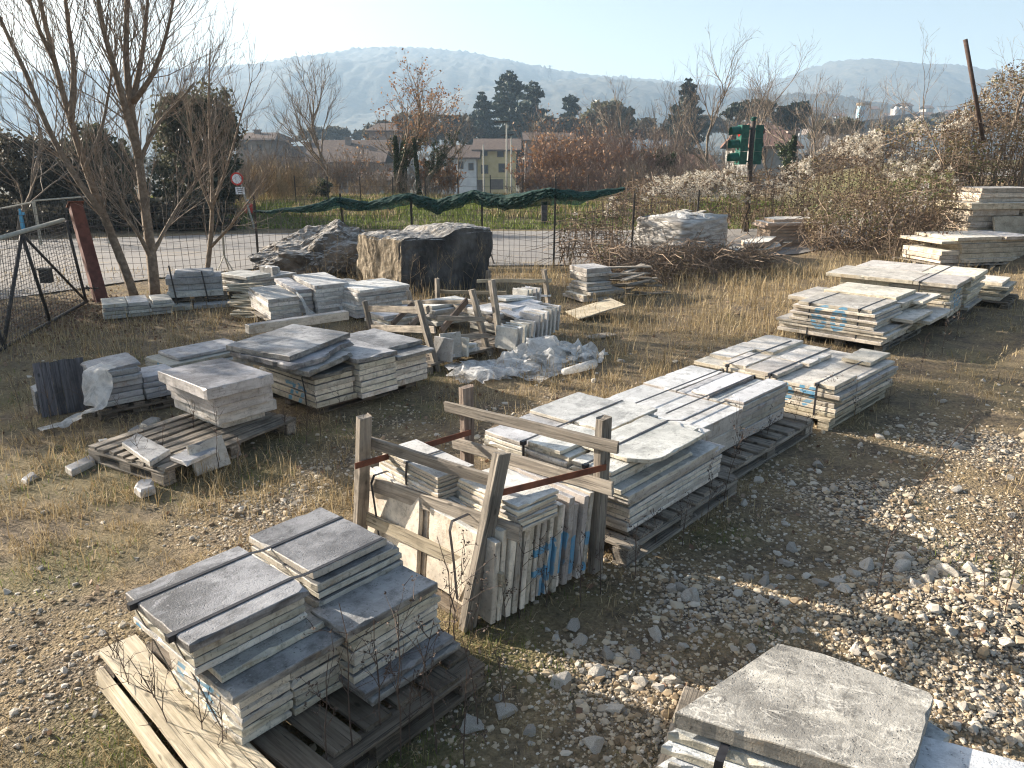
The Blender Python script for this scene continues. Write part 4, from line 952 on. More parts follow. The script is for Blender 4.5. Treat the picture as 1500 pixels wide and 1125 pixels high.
crate_from('collapsed grey crate with sloping diagonal boards, left of the rear two', [((546, 492), (534, 441), 0, .07), ((641, 545), (612, 440), .1, .085), ((716, 522), (691, 424), .1, .08), ((607, 470), (598, 426), 0, .06)],
    [((540, 452), 9.1, (626, 455), 7.9, .075, 'grey_wood'), ((545, 480), 9.0, (637, 483), 7.8, .075, 'grey_wood'), ((590, 443), 9.6, (702, 442), 8.5, .045, 'grey_wood'), ((640, 466), 7.9, (710, 468), 8.3, .05, 'grey_wood'), ((655, 493), 7.8, (716, 492), 8.25, .05, 'grey_wood'),
     ((646, 485), 8.0, (684, 440), 8.5, .08, 'post_wood'), ((574, 475), 8.9, (606, 444), 9.5, .075, 'post_wood'), ((600, 478), 8.5, (628, 452), 9.1, .075, 'post_wood')], ('grey_wood',), base=((612, 538), (630, 550), (722, 522), 3))
crate_from('taller grey crate with pale top rail, right of the rear two', [((735, 517), (720, 410), .1, .085), ((804, 452), (797, 395), 0, .08), ((641, 444), (640, 408), 0, .07), ((716, 436), (715, 396), 0, .075)],
    [((699, 412), 10.9, (808, 411), 10.9, .05, 'pale_wood'), ((637, 427), 11.4, (742, 429), 11.0, .05, 'pale_wood'), ((728, 434), 10.6, (807, 433), 10.9, .028, 'white_paint'), ((716, 467), 8.7, (763, 456), 9.2, .1, 'post_wood'), ((655, 446), 9.8, (728, 470), 8.5, .06, 'grey_wood')], ('grey_wood',), base=((660, 510), (725, 518), (806, 490), 4))
mR = marble('rear_crate_marble', (.50, .49, .47), (.66, .65, .63), (.42, .40, .36), (.58, .55, .50), .4, .35)
gR = 'slabs jumbled in the rear crates'
def stand(u, v, w, h, th, an, tilt, label, z=.115):
    p = G(u, v, z); o = slab_mesh(rect(-w / 2, w / 2, -h / 2, h / 2), th, .003, 1).build('marble_slab', mR)
    o.name = 'stone_tile'; o.location = (p[0], p[1], z + h / 2 * math.cos(tilt)); o.rotation_euler = (math.pi / 2 + tilt, 0, an); return tag(o, label, 'tile', gR)
for k in range(6): stand(775 + 6.0 * k, 497 - 3.2 * k, .30, .30, .032, -.72, -.12, f'leaning white slab, {ORD[k] if k else "first"} of the row at right of taller crate')
for k in range(5): stand(742 + 6.5 * k, 511 - 3 * k, .28, .24, .032, -.62, -.16, f'leaning dull slab, {ORD[k] if k else "first"} of the row in front of taller crate')
for k in range(4): stand(762 + 6 * k, 452 - k, .26, .26, .03, -.7, -.1, f'small upright slab, {ORD[k] if k else "first"} of the row at back of taller crate', z=.2)
for k in range(4): stand(650 + 11 * k, 528 - 4 * k, .24, (.24, .27, .2, .1)[k], .03, (-.6, .5, -.5, .3)[k], -.15, f'upright offcut, {ORD[k] if k else "first"} from left in the collapsed crate')
FX = Fr(G(645, 545, 0), 50)
pile(FX, .05, .55, .0, .35, .125, 2, .035, mR, 'flat pair at front of the collapsed crate', gR, 'white slab', .03)
FY = Fr(G(560, 488, 0), 42)
pile(FY, .0, .6, -.1, .4, .05, 4, .04, mR, 'flat heap at left of the collapsed crate', gR, 'grey slab', .06)
FZ = Fr(G(745, 512, 0), 45)
pile(FZ, .05, .5, .2, .75, .125, 6, .04, mR, 'flat heap in the taller crate', gR, 'white slab', .04)
for k in range(3): slab(FZ, rect(.1 + .1 * k, .6 + .12 * k, -.05 + .2 * k, .25 + .2 * k), .38 + .03 * k, .03, mR, f'tilted slab, {("nearest", "middle", "farthest")[k]} of three on heap in taller crate', gR, tilt=(.15 - .1 * k, -.12 + .1 * k))
FY2 = Fr(G(640, 487, 0), 40)
pile(FY2, 0, .6, 0, .5, .08, 5, .045, mR, 'flat heap between the rear crates', gR, 'white slab', .05)
def film_heap(name, c, rx, ry, h, label, seed, mat, group=None, rot=0.0):
    n = 46; u = np.linspace(-1, 1, n); X, Y = np.meshgrid(u, u); r = np.hypot(X, Y)
    ridg = 1 - np.abs(fbm(X * 2.2 + seed, Y * 2.2, seed, 4) - .5) * 2.4; ridg2 = 1 - np.abs(fbm(X * 5 + seed, Y * 5, seed + 5, 3) - .5) * 2.2
    edge = 1 + .25 * np.sin(np.arctan2(Y, X) * 5 + seed) + .15 * np.sin(np.arctan2(Y, X) * 9)
    ridg = ridg - .25 * np.abs(fbm(X * 9 + 3 * ridg, Y * 9, seed + 2, 3) - .5)
    H = h * sstep(1, .3, r / edge) * (.45 + .5 * np.clip(ridg, 0, 1) ** 1.5 + .12 * ridg2)
    V = np.stack([X * rx + (fbm(X * 4, Y * 4, seed + 8) - .5) * .12, Y * ry + (fbm(X * 4, Y * 4, seed + 9) - .5) * .12, H + .005], -1)
    keep = (r / edge < 1.0); i = (np.arange(n - 1)[:, None] * n + np.arange(n - 1)[None]).ravel(); q = np.stack([i, i + 1, i + n + 1, i + n], -1)
    kf = keep.ravel()[q].all(1)
    o = MB().add(V.reshape(-1, 3), [q[kf]]).build(name, M[mat], loc=c, rot=rot, smooth=False); return tag(o, label, 'plastic sheet', group)
gP = 'crumpled film lying by the rear crates'
def crumple(c, rad, h, n_sheets, seed, label, mat):
    r_ = np.random.default_rng(seed); mb = MB(); n = 26
    for k in range(n_sheets):
        u = np.linspace(-.5, .5, n); X, Y = np.meshgrid(u, u); S = r_.uniform(.36, .6); a = r_.uniform(0, 6.28); o1, o2, o3 = r_.uniform(0, 90, 3)
        cr = lambda o, q: (np.abs(fbm(X * q + o, Y * q + o * .3, int(o) + 1, 3) - .5) * 2 - .25)
        px = X * S + cr(o1, 3) * .10 * S / .4; py = Y * S + cr(o2, 3) * .10 * S / .4; d0 = r_.uniform(0, 1) ** .6 * rad; th = r_.uniform(0, 6.28)
        hz_ = h * r_.uniform(.25, 1) * (1 - .6 * d0 / rad); pz = hz_ * (1 - 1.6 * (X ** 2 + Y ** 2)) + cr(o3, 2.2) * h * .6 + cr(o3 + 7, 7) * h * .05
        V = np.stack([px * math.cos(a) - py * math.sin(a) + d0 * math.cos(th), px * math.sin(a) + py * math.cos(a) + d0 * .7 * math.sin(th), np.maximum(pz, .008 + .02 * r_.uniform())], -1).reshape(-1, 3)
        i = (np.arange(n - 1)[:, None] * n + np.arange(n - 1)[None]).ravel(); mb.add(V, [np.stack([i, i + 1, i + n + 1, i + n], -1)])
    o = mb.build('plastic_film', M[mat], loc=c, smooth=True); return tag(o, label, 'plastic sheet', gP)
crumple(G(782, 530, 0), .24, .34, 8, 3, 'crumpled white film heap right of the rear crates', 'film_thick')
crumple(G(832, 524, 0), .2, .30, 7, 8, 'rumpled film bunch at right end of the big film heap', 'film_thick')
crumple(G(762, 541, 0), .26, .13, 5, 5, 'clear film fringe spread before the big film heap', 'film')
crumple(G(707, 552, 0), .1, .2, 3, 11, 'small clear film scrap on grass before the rear crates', 'film')
tb = MB().tube([G(825, 545, .05), G(845, 540, .06), G(870, 533, .05)], [.035, .045, .05], 8).build('rolled_film', M['film_thick'], smooth=True); tag(tb, 'rolled up film tube at right of the film heap', 'plastic roll', gP)

# ------------------------------------------------------------------ lower right stack
FR_ = fit((1140, 942), (990, 1042), (1330, 1140), .30)
FR_ = Fr(G(990, 1042, .32), math.degrees(math.atan2(*(G(1330, 1142, .32) - G(990, 1042, .32))[[1, 0]])))
mRt = marble('lower_right_marble', (.15, .142, .132), (.30, .285, .265), (.17, .155, .135), (.29, .265, .235), .6, .45, veins=True)
mRb = marble('lower_right_blue_marble', (.46, .48, .50), (.60, .62, .63), (.42, .38, .30), (.60, .54, .44), .4, .55)
gLR = 'slabs of the lower right stack'
pallet(FR_, -.05, 1.1, -.1, .45, M['grey_wood'], 'pallet under the lower right stack', n=7, h=.1)
z = .105
TOPQ = [(990, 1043), (1330, 1150), (1368, 1022), (1362, 1014), (1205, 957), (1140, 942)]
for k, (du, dv) in enumerate(((-26, 20), (-8, 26), (-22, 16), (-12, 10))):
    slab(FR_, fpoly(FR_, .30, [(990 + du, 1046 + dv), (1332 + du, 1160 + dv), (1420 + du * 2, 1060), (1345 + du, 1020), (1150 + du * .4, 960 + dv * .5)]), z, .034, mRb, f'cream slab, {ORD[4 - k]} from top in lower right stack', gLR, chips=3); z += .0375
slab(FR_, fpoly(FR_, .285, [(1215, 1095), (1330, 1180), (1480, 1240), (1520, 1120), (1350, 1076), (1260, 1040)]), z, .028, mRb, 'pale blue tinted slab beside the thick top slab at lower right', gLR)
slab(FR_, fpoly(FR_, .275, [(988, 1052), (1190, 1118), (1240, 1060), (1142, 955)]), z, .027, mRb, 'thin cream slab just under the thick top slab at lower right', gLR)
slab(FR_, fpoly(FR_, .34, TOPQ), .275, .065, mRt, 'thick veined grey slab on top of the lower right stack', gLR, rough=.0015, chips=1)
strap([FR_.W(.16, -.09, .10), FR_.W(.165, -.085, .16), FR_.W(.17, -.08, .24), FR_.W(.18, -.02, .272)], FR_.b, 'black strap hanging under the thick top slab at lower right', w=.03)

# ------------------------------------------------------------------ stacks at centre back and right back
F90 = Fr(G(868, 448, 0), math.degrees(math.atan2(*(G(990, 434, 0) - G(868, 448, 0))[[1, 0]])))
m90 = marble('mid_back_marble', (.42, .41, .38), (.58, .56, .52), (.32, .29, .25), (.48, .44, .38), .5, .4)
g90 = 'slabs of the grassy stack before the wrapped pallet'
pile(F90, .0, .7, .1, .7, .03, 3, .05, m90, 'broad base of grassy stack', g90, 'dull slab', .06)
z = pile(F90, .0, .5, .2, .65, .19, 2, .05, m90, 'left step of grassy stack', g90, 'pale slab', .03)
z = pile(F90, .12, .56, .35, .8, z, 3, .06, m90, 'upper block of grassy stack', g90, 'grey slab', .02)
dbp = thing('timber_heap', 'heap of grey broken planks right of the grassy stack', 'timber', F90.W(1.1, .4, 0))
for k in range(14):
    c = F90.W(.75 + R.uniform(0, .6), .2 + R.uniform(-.1, .4), .04 + .03 * k); an = R.uniform(-.3, 1.1); dv = np.array([math.cos(an), math.sin(an), R.uniform(-.12, .12)]) * R.uniform(.3, .5)
    board_obj('plank', c - dv, c + dv, .1, .022, M['grey_wood'], dbp)
tag(board_obj('plywood_board', G(838, 462, .05), G(905, 442, .2), .5, .018, M['pale_wood']), 'pale plywood sheet lying tilted in dry grass', 'board')
tag(board_obj('plank', G(862, 495, .02), G(898, 489, .03), .16, .02, M['grey_wood']), 'short grey plank lying in grass below the plywood', 'plank')
F116 = Fr(G(1128, 352, .15), 4)
m116 = marble('far_right_marble', (.52, .49, .45), (.68, .65, .60), (.36, .27, .21), (.46, .36, .28), .4, .3)
pile(F116, 0, 1.15, 0, .8, gz(6.9, 20.2), 6, .07, m116, 'brick red lower stack by the thicket', 'slabs of the far stack by the thicket', 'reddish slab', .02)
pile(F116, -.12, 1.2, -.05, .8, gz(6.9, 20.2) + .43, 2, .06, m116, 'white pair on far stack by the thicket', 'slabs of the far stack by the thicket', 'white slab', .1)
slab(F116, [(.05, 0), (1.1, .1), (1.15, .75), (.4, .8), (.0, .5)], gz(6.9, 20.2) + .56, .07, m116, 'pale angled slab highest on far stack by thicket', 'slabs of the far stack by the thicket')
for k, pts in enumerate(([(1068, 362), (1108, 358), (1140, 353), (1145, 360), (1118, 366), (1072, 368)], [(1086, 352), (1115, 346), (1138, 346), (1126, 354), (1092, 357)], [(1150, 352), (1162, 351), (1160, 355), (1146, 356)])):
    pslab(pts, .12 + .14 * (k == 1), .1, m116, ('wide pale slab lying right of the wrapped pallet', 'angled pale slab on the wide slab right of wrapped pallet', 'small white fragment in grass right of wrapped pallet')[k], 'flat slabs right of the wrapped pallet')
FU = Fr(G(1376, 398, 0), 14)
mU = marble('upper_right_marble', (.54, .51, .46), (.70, .67, .62), (.40, .33, .25), (.56, .48, .38), .5, .3)
gU = 'slabs of the right edge stack'
z0 = gz(8.6, 14.2)
pallet(FU, -.1, 2.3, -.1, 1.2, M['grey_wood'], 'grey pallet boards under the right edge stack', n=12, h=.14, z0=z0)
zz = pile(FU, -.02, .42, 0, 1.0, z0 + .15, 3, .07, mU, 'left low pile of right edge stack', gU, 'cream slab', .03)
zz = pile(FU, .38, 2.0, -.05, 1.0, z0 + .15, 4, .085, mU, 'main pile of right edge stack', gU, 'stained thick slab', .02)
slab(FU, rect(-.05, 2.3, .0, 1.1), zz, .05, mU, 'wide lower top slab of right edge stack', gU)
slab(FU, rect(.25, 1.25, -.05, 1.05), zz + .055, .06, mU, 'white left top slab of right edge stack', gU)
slab(FU, rect(1.27, 2.0, -.12, 1.0), zz + .055, .06, mU, 'white right top slab of right edge stack', gU)
P_ = AT(1412, 332, 15.75); FU2 = Fr(P_[:2], 8)
gU2 = 'slabs of the hindmost right stack'
z0 = P_[2] - .75
zz = pile(FU2, .1, 1.15, 0, .9, z0, 9, .115, mU, 'hindmost stack at right edge', gU2, 'thick slab', .06)
slab(FU2, rect(.02, 2.2, -.1, 1.0), zz, .12, mU, 'long thick cream slab across hindmost right stack', gU2)
pile(FU2, 1.25, 2.4, .0, .9, z0, 9, .115, mU, 'right half of hindmost stack', gU2, 'dark thick slab', .05)
zz = pile(FU2, .32, 1.6, .1, .9, zz + .13, 3, .09, mU, 'upper pile of hindmost right stack', gU2, 'pinkish slab', .03)
o = slab(FU2, rect(.5, 1.35, -.3, .3), z0 + .55, .05, mU, 'rough pale slab leaning on front of hindmost right stack', gU2, rough=.012, chips=4); o.rotation_euler[0] = math.radians(68)
o.location = FU2.W(.95, -.2, z0 + .68)

# ------------------------------------------------------------------ wrapped pallet
Fw = Fr(G(1003, 388), 0); Lw, Rw = G(925, 379) - Fw.N, G(1066, 374) - Fw.N
la_, lb_ = np.linalg.norm(Lw), np.linalg.norm(Rw); Fw.b = Rw / lb_; Fw.a = Lw / la_; la_ = max(la_, 1.1); lb_ = max(lb_, 1.1)
wp = thing('wrapped_pallet', 'bulging pallet load shrink wrapped in dusty white film', 'pallet load', Fw.W(.5, .5, 0))
def wrap_mat():
    T = NT('shrink_wrap'); v = T.coords()
    n = T.noise(T.mapped(v, (3, 3, 16)), 1.0, 6, .65, .4); b = T.noise(v, 5.0, 4, .6)
    col = T.mix(T.ramp(n, .38, .62), (.27, .245, .215), (.52, .49, .45)); col = T.mix(T.math('MULTIPLY', T.ramp(b, .5, .7), .5), col, (.19, .17, .15))
    T.bump(n, .9, .03); return T.done(col, .38)
n = 40; per = []
for k in range(4 * n):
    e, f = divmod(k, n); f /= n
    per.append(((f, 0), (1, f), (1 - f, 1), (0, 1 - f))[e])
per = np.array(per); rows = 26; V = []
for r_ in range(rows):
    zf = r_ / (rows - 1); bul = 1 + .05 * math.sin(zf * 3.0) - .03 * (zf < .05)
    q = (per - .5); rr_ = (np.abs(q[:, 0]) ** 7 + np.abs(q[:, 1]) ** 7) ** (1 / 7); q = q / rr_[:, None] * .5
    wr = (vnoise(per[:, 0] * 4 + per[:, 1] * 4, np.full(len(per), zf * 16), 3) - .5) * .05 + (vnoise(per[:, 0] * 9 - per[:, 1] * 7, np.full(len(per), zf * 22), 4) - .5) * .025
    q = q * (bul + wr)[:, None] + .5
    topz = .84 + .08 * (vnoise(per[:, 0] * 5, per[:, 1] * 5, 6) - .5)
    P = Fw.N[None] + q[:, :1] * lb_ * Fw.b + q[:, 1:] * la_ * Fw.a; P[:, 2] = .1 + (topz - .1) * zf; V.append(P)
V = np.concatenate(V); k4 = 4 * n; idx = np.arange(k4); i2 = (idx + 1) % k4
fs = [np.stack([r_ * k4 + idx, r_ * k4 + i2, (r_ + 1) * k4 + i2, (r_ + 1) * k4 + idx], -1) for r_ in range(rows - 1)] + [[list(idx[::-1])], [list((rows - 1) * k4 + idx)]]
MB().add(V - np.array(wp.location), fs).build('wrap', wrap_mat(), wp, smooth=True)
film = film_heap('torn_film', Fw.W(lb_ / 2, la_ / 2, .77), .60, .60, .13, None, 21, 'film_thick'); del film['category']
film.parent = wp; film.location = Vector(Fw.W(lb_ / 2, la_ / 2, .82)) - wp.location; film.rotation_euler[2] = math.atan2(Fw.b[1], Fw.b[0])
for k in range(3):
    P = Fw.W(.05, .1 + la_ * .4 * k, .05); board_obj('skid', P, P + Fw.b * (lb_ - .1), .09, .09, M['grey_wood'], wp)
for k in range(6):
    c = Fw.W(lb_ * .55 + R.uniform(-.2, .25), la_ * .35 + R.uniform(-.2, .3), .89 + .012 * k); an = R.uniform(0, 3); dv = np.array([math.cos(an), math.sin(an), R.uniform(-.1, .2)]) * .14
    board_obj('tile_piece', c - dv, c + dv, .14, .02, M['stone'], wp)

# ------------------------------------------------------------------ boulders
import bmesh
def blob_rock(name, loc, size, label, mat, seed, sub=5, boxy=0.0, amp=.16, freq=2.0, ang=0.0, cat='boulder', group=None, ridged=False):
    bm = bmesh.new(); bmesh.ops.create_icosphere(bm, subdivisions=sub, radius=1)
    off = Vector((seed * 3.7, seed * 1.3, seed * 2.1))
    for v in bm.verts:
        p = v.co.copy()
        if boxy: 
            m = (abs(p.x) ** boxy + abs(p.y) ** boxy + abs(p.z) ** boxy) ** (1 / boxy); p = p / m
        nz = mnoise.fractal(p * freq + off, .9, 2.1, 6)
        if ridged:
            dv = mnoise.voronoi(p * 2.6 + off)[0]; dv2 = mnoise.voronoi(p * 6.5 + off)[0]
            nz = nz * .55 + (dv[1] - dv[0]) * -1.0 + .35 + (dv2[1] - dv2[0]) * -.35 + .35 * mnoise.fractal(p * 9 + off, .8, 2.1, 4)
        p = p * (1 + amp * nz)
        v.co = Vector((p.x * size[0], p.y * size[1], p.z * size[2]))
    me = bpy.data.meshes.new(name); bm.to_mesh(me); bm.free(); me.materials.append(mat)
    for p in me.polygons: p.use_smooth = False
    o = bpy.data.objects.new(name, me); COL.objects.link(o); o.location = loc; o.rotation_euler[2] = ang
    return tag(o, label, cat, group)
def rock_mat(name, A, B, C, streak=(3, 3, 1.2)):
    T = NT(name); v = T.coords(False)
    n = T.noise(T.mapped(v, streak), 1.0, 8, .65); f = T.noise(v, 12, 8, .7)
    col = T.mix(T.ramp(n, .38, .62), A, B); col = T.mix(T.ramp(f, .55, .72), col, C)
    nz = T.n('ShaderNodeSeparateXYZ', None, _0=T.n('ShaderNodeNewGeometry').outputs['Normal']).outputs[2]
    col = T.mix(T.math('MULTIPLY', T.ramp(nz, .45, .9), T.ramp(f, .35, .6)), col, (.42, .40, .37))
    T.bump(f, .9, .04); return T.done(col, .9)
mRough = rock_mat('rough_rock', (.075, .062, .05), (.21, .175, .14), (.34, .31, .27), (2.2, 2.2, 2.2))
def crag(name, loc, size, label, mat, seed, ang):
    bm = bmesh.new(); bmesh.ops.create_icosphere(bm, subdivisions=6, radius=1); rr = random.Random(seed); off = Vector((seed * 3.7, seed * 1.3, seed * 2.1))
    pl = []
    for _ in range(34):
        d = Vector((rr.gauss(0, 1), rr.gauss(0, 1), rr.gauss(0, 1))).normalized(); pl.append((d, rr.uniform(.62, .9)))
    for v in bm.verts:
        p = v.co.copy(); m = (abs(p.x) ** 3 + abs(p.y) ** 3 + abs(p.z) ** 3) ** (1 / 3); p = p / m * 1.05
        p = p * (1 + .22 * mnoise.fractal(p * 1.3 + off, .9, 2.1, 3))
        for nn, d in pl:
            e = p.dot(nn) - d - .12 * mnoise.noise(p * 2.3 + nn * 5)
            if e > 0: p -= nn * e * .93
        d1 = mnoise.voronoi(p * 3.2 + off)[0]; p = p * (1 + .10 * (d1[1] - d1[0]) - .03 + .07 * mnoise.fractal(p * 4 + off, .8, 2.1, 5) + .025 * mnoise.fractal(p * 17, .8, 2.1, 3))
        v.co = Vector((p.x * size[0], p.y * size[1], p.z * size[2]))
    me = bpy.data.meshes.new(name); bm.to_mesh(me); bm.free(); me.materials.append(mat)
    o = bpy.data.objects.new(name, me); COL.objects.link(o); o.location = loc; o.rotation_euler[2] = ang
    return tag(o, label, 'boulder')
crag('boulder', (-3.35, 14.2, .22), (1.32, .95, .92), 'jagged brown grey boulder left of the squared block', mRough, 4, .15)
def block_mat():
    T = NT('cut_block'); v = T.coords(False)
    n = T.noise(T.mapped(v, (2, 2, .9)), 1.0, 8, .65); f = T.noise(v, 10, 8, .7)
    st = T.noise(T.mapped(v, (5, 12, 3)), 1.0, 6, .6, .6)
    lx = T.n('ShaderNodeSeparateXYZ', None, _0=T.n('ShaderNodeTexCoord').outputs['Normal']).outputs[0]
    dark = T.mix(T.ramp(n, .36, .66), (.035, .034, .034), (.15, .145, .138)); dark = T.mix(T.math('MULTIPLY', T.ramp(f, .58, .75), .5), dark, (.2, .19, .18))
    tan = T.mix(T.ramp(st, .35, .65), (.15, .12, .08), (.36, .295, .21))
    col = T.mix(T.ramp(T.math('MULTIPLY', lx, -1.0), .3, .55), dark, tan)  # sunlit left side and shaded front put into the colour by face direction
    nz = T.n('ShaderNodeSeparateXYZ', None, _0=T.n('ShaderNodeNewGeometry').outputs['Normal']).outputs[2]
    col = T.mix(T.ramp(nz, .5, .85), col, T.mix(T.ramp(f, .35, .65), (.10, .095, .09), (.46, .44, .41)))
    T.bump(T.math('ADD', f, st), 1.0, .05); return T.done(col, .9)
# big squared block: near corner at the bottom (585,432)
bl = G(590, 432, 0); brt = G(722, 424, 0); blf = AT(522, 395, 14.0)
def big_block():
    bm = bmesh.new(); bmesh.ops.create_cube(bm, size=2)
    bmesh.ops.subdivide_edges(bm, edges=bm.edges[:], cuts=46, use_grid_fill=True)
    N = Vector((bl[0], bl[1], 0)); X = Vector((brt[0] - bl[0], brt[1] - bl[1], 0)); Y = Vector((-2.66 - bl[0], 13.25 - bl[1], 0))
    for v in bm.verts:
        p = v.co.copy(); u, t, w = (p.x + 1) / 2, (p.y + 1) / 2, (p.z + 1) / 2
        top = (.90 + .07 * u - .05 * t + .07 * mnoise.noise(Vector((u * 2.2, t * 2, 3.3))))
        top += .07 * (float(sstep(.45, .62, np.array(u))) - .5)
        pos = N + X * u + Y * t; z = -.05 + w * (top + .05)
        lean = -.06 * (1 - w) if u > .8 else 0
        nrm = Vector((p.x if abs(p.x) > .999 else 0, p.y if abs(p.y) > .999 else 0, 0))
        nd = X.normalized() * nrm.x + Y.normalized() * nrm.y
        q = Vector((pos.x, pos.y, z))
        vd = mnoise.voronoi(q * 2.2)[0]; d = .03 * mnoise.fractal(q * 1.5, .9, 2.1, 5) + .014 * mnoise.fractal(q * 6, .9, 2.1, 5) + .03 * (vd[1] - vd[0])
        q += nd * d * 1.6 + Vector((0, 0, d * 1.6 if w > .99 else 0))
        # worn corners
        k = sum(abs(c) > .93 for c in p)
        if k >= 2: q -= (Vector((q.x, q.y, q.z)) - (N + X / 2 + Y / 2 + Vector((0, 0, .45)))) * (.014 + .02 * mnoise.noise(q * 4)) * (k - 1)
        v.co = q - N
    me = bpy.data.meshes.new('boulder'); bm.to_mesh(me); bm.free(); me.materials.append(block_mat())
    o = bpy.data.objects.new('boulder', me); COL.objects.link(o); o.location = N
    tag(o, 'big squared stone block, left face coloured sunlit tan, front coloured shaded black', 'boulder')
big_block()

# ------------------------------------------------------------------ fence with shade net
FEN = [(-9.0, 12.6), (-6.3, 13.6), (-4.9, 14.9), (-3.35, 15.6), (-2.0, 15.75), (-.6, 15.6), (.8, 14.82), (2.4, 15.6), (4.0, 17.0)]
fence = thing('mesh_fence', 'wire mesh fence on dark thin posts along the road', 'fence', (0, 15, 0))
fo = np.array([0, 15, 0])
for k, (x, y) in enumerate(FEN):
    h = 1.62 if k == 6 else 1.36
    MB().bar(np.array([x, y, -.05]) - fo, np.array([x + R.uniform(-.05, .05), y, h]) - fo, .035, .035).build('post', M['dark_metal'], fence)
    if k in (3, 4, 5): MB().bar(np.array([x, y, .7]) - fo, np.array([x + .25, y - .3, .0]) - fo, .02, .02).build('brace', M['dark_metal'], fence)
wm = MB()
for (x0, y0), (x1, y1) in zip(FEN[:-1], FEN[1:]):
    A = np.array([x0, y0, 0]); B = np.array([x1, y1, 0]); L = np.linalg.norm(B - A); n = int(L / .115)
    for i in range(n + 1):
        P = A + (B - A) * i / n; wv = .02 * math.sin(i * 1.7)
        wm.bar(P + (wv, 0, .02) - fo, P + (-wv, .01, 1.28) - fo, .0055, .0055)
    for j in range(12):
        z_ = .06 + 1.2 * j / 11
        for i in range(4): wm.bar(A + (B - A) * i / 4 + (0, 0, z_ + .015 * math.sin(i * 2 + j)) - fo, A + (B - A) * (i + 1) / 4 + (0, 0, z_ + .015 * math.sin(i * 2 + 2 + j)) - fo, .005, .005)
wm.build('wire_mesh', M['wire'], fence)
# net draped over the top wire
npx = [(372, 309), (440, 300), (495, 289), (540, 293), (597, 281), (640, 290), (694, 279), (740, 283), (806, 275), (850, 278), (915, 275)]
dpx = [3, 9, 16, 13, 17, 18, 17, 18, 20, 15, 5]
ft_ = np.array(FEN[2:8]); xs_ = []
def fence_y(x): return float(np.interp(x, ft_[:, 0], ft_[:, 1]))
top = []
for (u, v) in npx:
    Y = 15.4
    for _ in range(6): Y = fence_y(AT(u, v, Y)[0]) - .02
    top.append(AT(u, v, Y))
top = np.array(top); tt = np.linspace(0, len(top) - 1, 130)
TX = np.stack([np.interp(tt, np.arange(len(top)), top[:, i]) for i in range(3)], -1); DP = np.interp(tt, np.arange(len(top)), dpx) / F_PX * 16.2
tt = np.linspace(0, len(top) - 1, 420); TX = np.stack([np.interp(tt, np.arange(len(top)), top[:, i]) for i in range(3)], -1); DP = np.interp(tt, np.arange(len(top)), dpx) / F_PX * 16.2
TX[:, 2] += -.025 * np.abs(np.sin(tt * math.pi * .5)) + (fbm(tt * 3, tt * 0, 3) - .5) * .05
m = 26; rows = []
for j in range(m):
    f = j / (m - 1)
    fold = (fbm(tt * 1.6 + 4 + f * .8, np.full_like(tt, f * 2.2), 5) - .5) * .34 + (np.abs(fbm(tt * 5 + f * 3.5, np.full_like(tt, f * 3), 6) - .5) - .12) * .30 + (fbm(tt * 16 + f * 6, np.full_like(tt, f * 8), 7) - .5) * .07
    gather = np.exp(-((tt - np.round(tt / 2) * 2) / .25) ** 2)
    P = TX.copy(); P[:, 1] += -.04 - .12 * math.sin(f * 3.0) * (1 - .6 * gather) + fold * .6
    P[:, 2] += -DP * f * (1.0 + .7 * (fbm(tt * 1.3, np.zeros_like(tt), 9) - .5) + .25 * (fbm(tt * 6, np.zeros_like(tt), 10) - .5)) * (1 - .35 * gather) + fold * .14; rows.append(P)
for j in range(10):
    f = j / 9; fold = (fbm(tt * 4 + 7, np.full_like(tt, f * 3), 12) - .5) * .16
    P = TX.copy(); P[:, 1] += .03 + .14 * f + fold; P[:, 2] += -DP * (.5 + .9 * fbm(tt * .9, np.zeros_like(tt), 15)) * f; rows.insert(0, P)
V = np.array(rows); n = len(tt); mm = len(rows); i = (np.arange(mm - 1)[:, None] * n + np.arange(n - 1)[None]).ravel()
c = V.reshape(-1, 3).mean(0)
tag(MB().add(V.reshape(-1, 3) - c, [np.stack([i, i + 1, i + n + 1, i + n], -1)]).build('shade_net', M['shade_net'], loc=c, smooth=True), 'dark green shade netting slung along the fence top', 'netting')
# pale tripod stand and wooden stump post
tp = MB(); b0 = G(330, 398, 0); tpt = AT(326, 338, b0[1]); tm = b0 + (tpt - b0) * .4
for d in ((-.12, -.1), (.2, -.1), (.02, .15)): tp.tube([tm, b0 * [1, 1, 0] + (d[0], d[1], 0)], [.012, .012], 5)
tp.tube([tm, tpt], [.022, .02], 6)
o = tp.build('tripod_stand', M['pale_metal']); tag(o, 'pale thin tripod stand by the road behind the fence', 'tripod')
p_ = AT(797, 329, 23.0); o = MB().box((0, 0, .32), (.17, .17, .64)).build('wooden_post', M['slate_wood'], loc=(p_[0], p_[1], gz(p_[0], p_[1]))); tag(o, 'short dark wooden post on the grass bank across the road', 'post')
f2 = thing('garden_fence', 'thin wire garden fence on stakes along the grass bank', 'fence', (-2, 25.2, 0))
for k in range(16):
    x = -7 + 1.05 * k; y = 25.6; z_ = gz(x, y); MB().bar((x + 2, .4, z_), (x + 2, .4, z_ + .95), .03, .03).build('stake', M['dark_metal'], f2)
for z_ in (.3, .6, .9): MB().bar((-5, .4, gz(-7, 25.6) + z_), (10.7, .4, gz(8.7, 25.6) + z_), .008, .008).build('wire', M['wire'], f2)

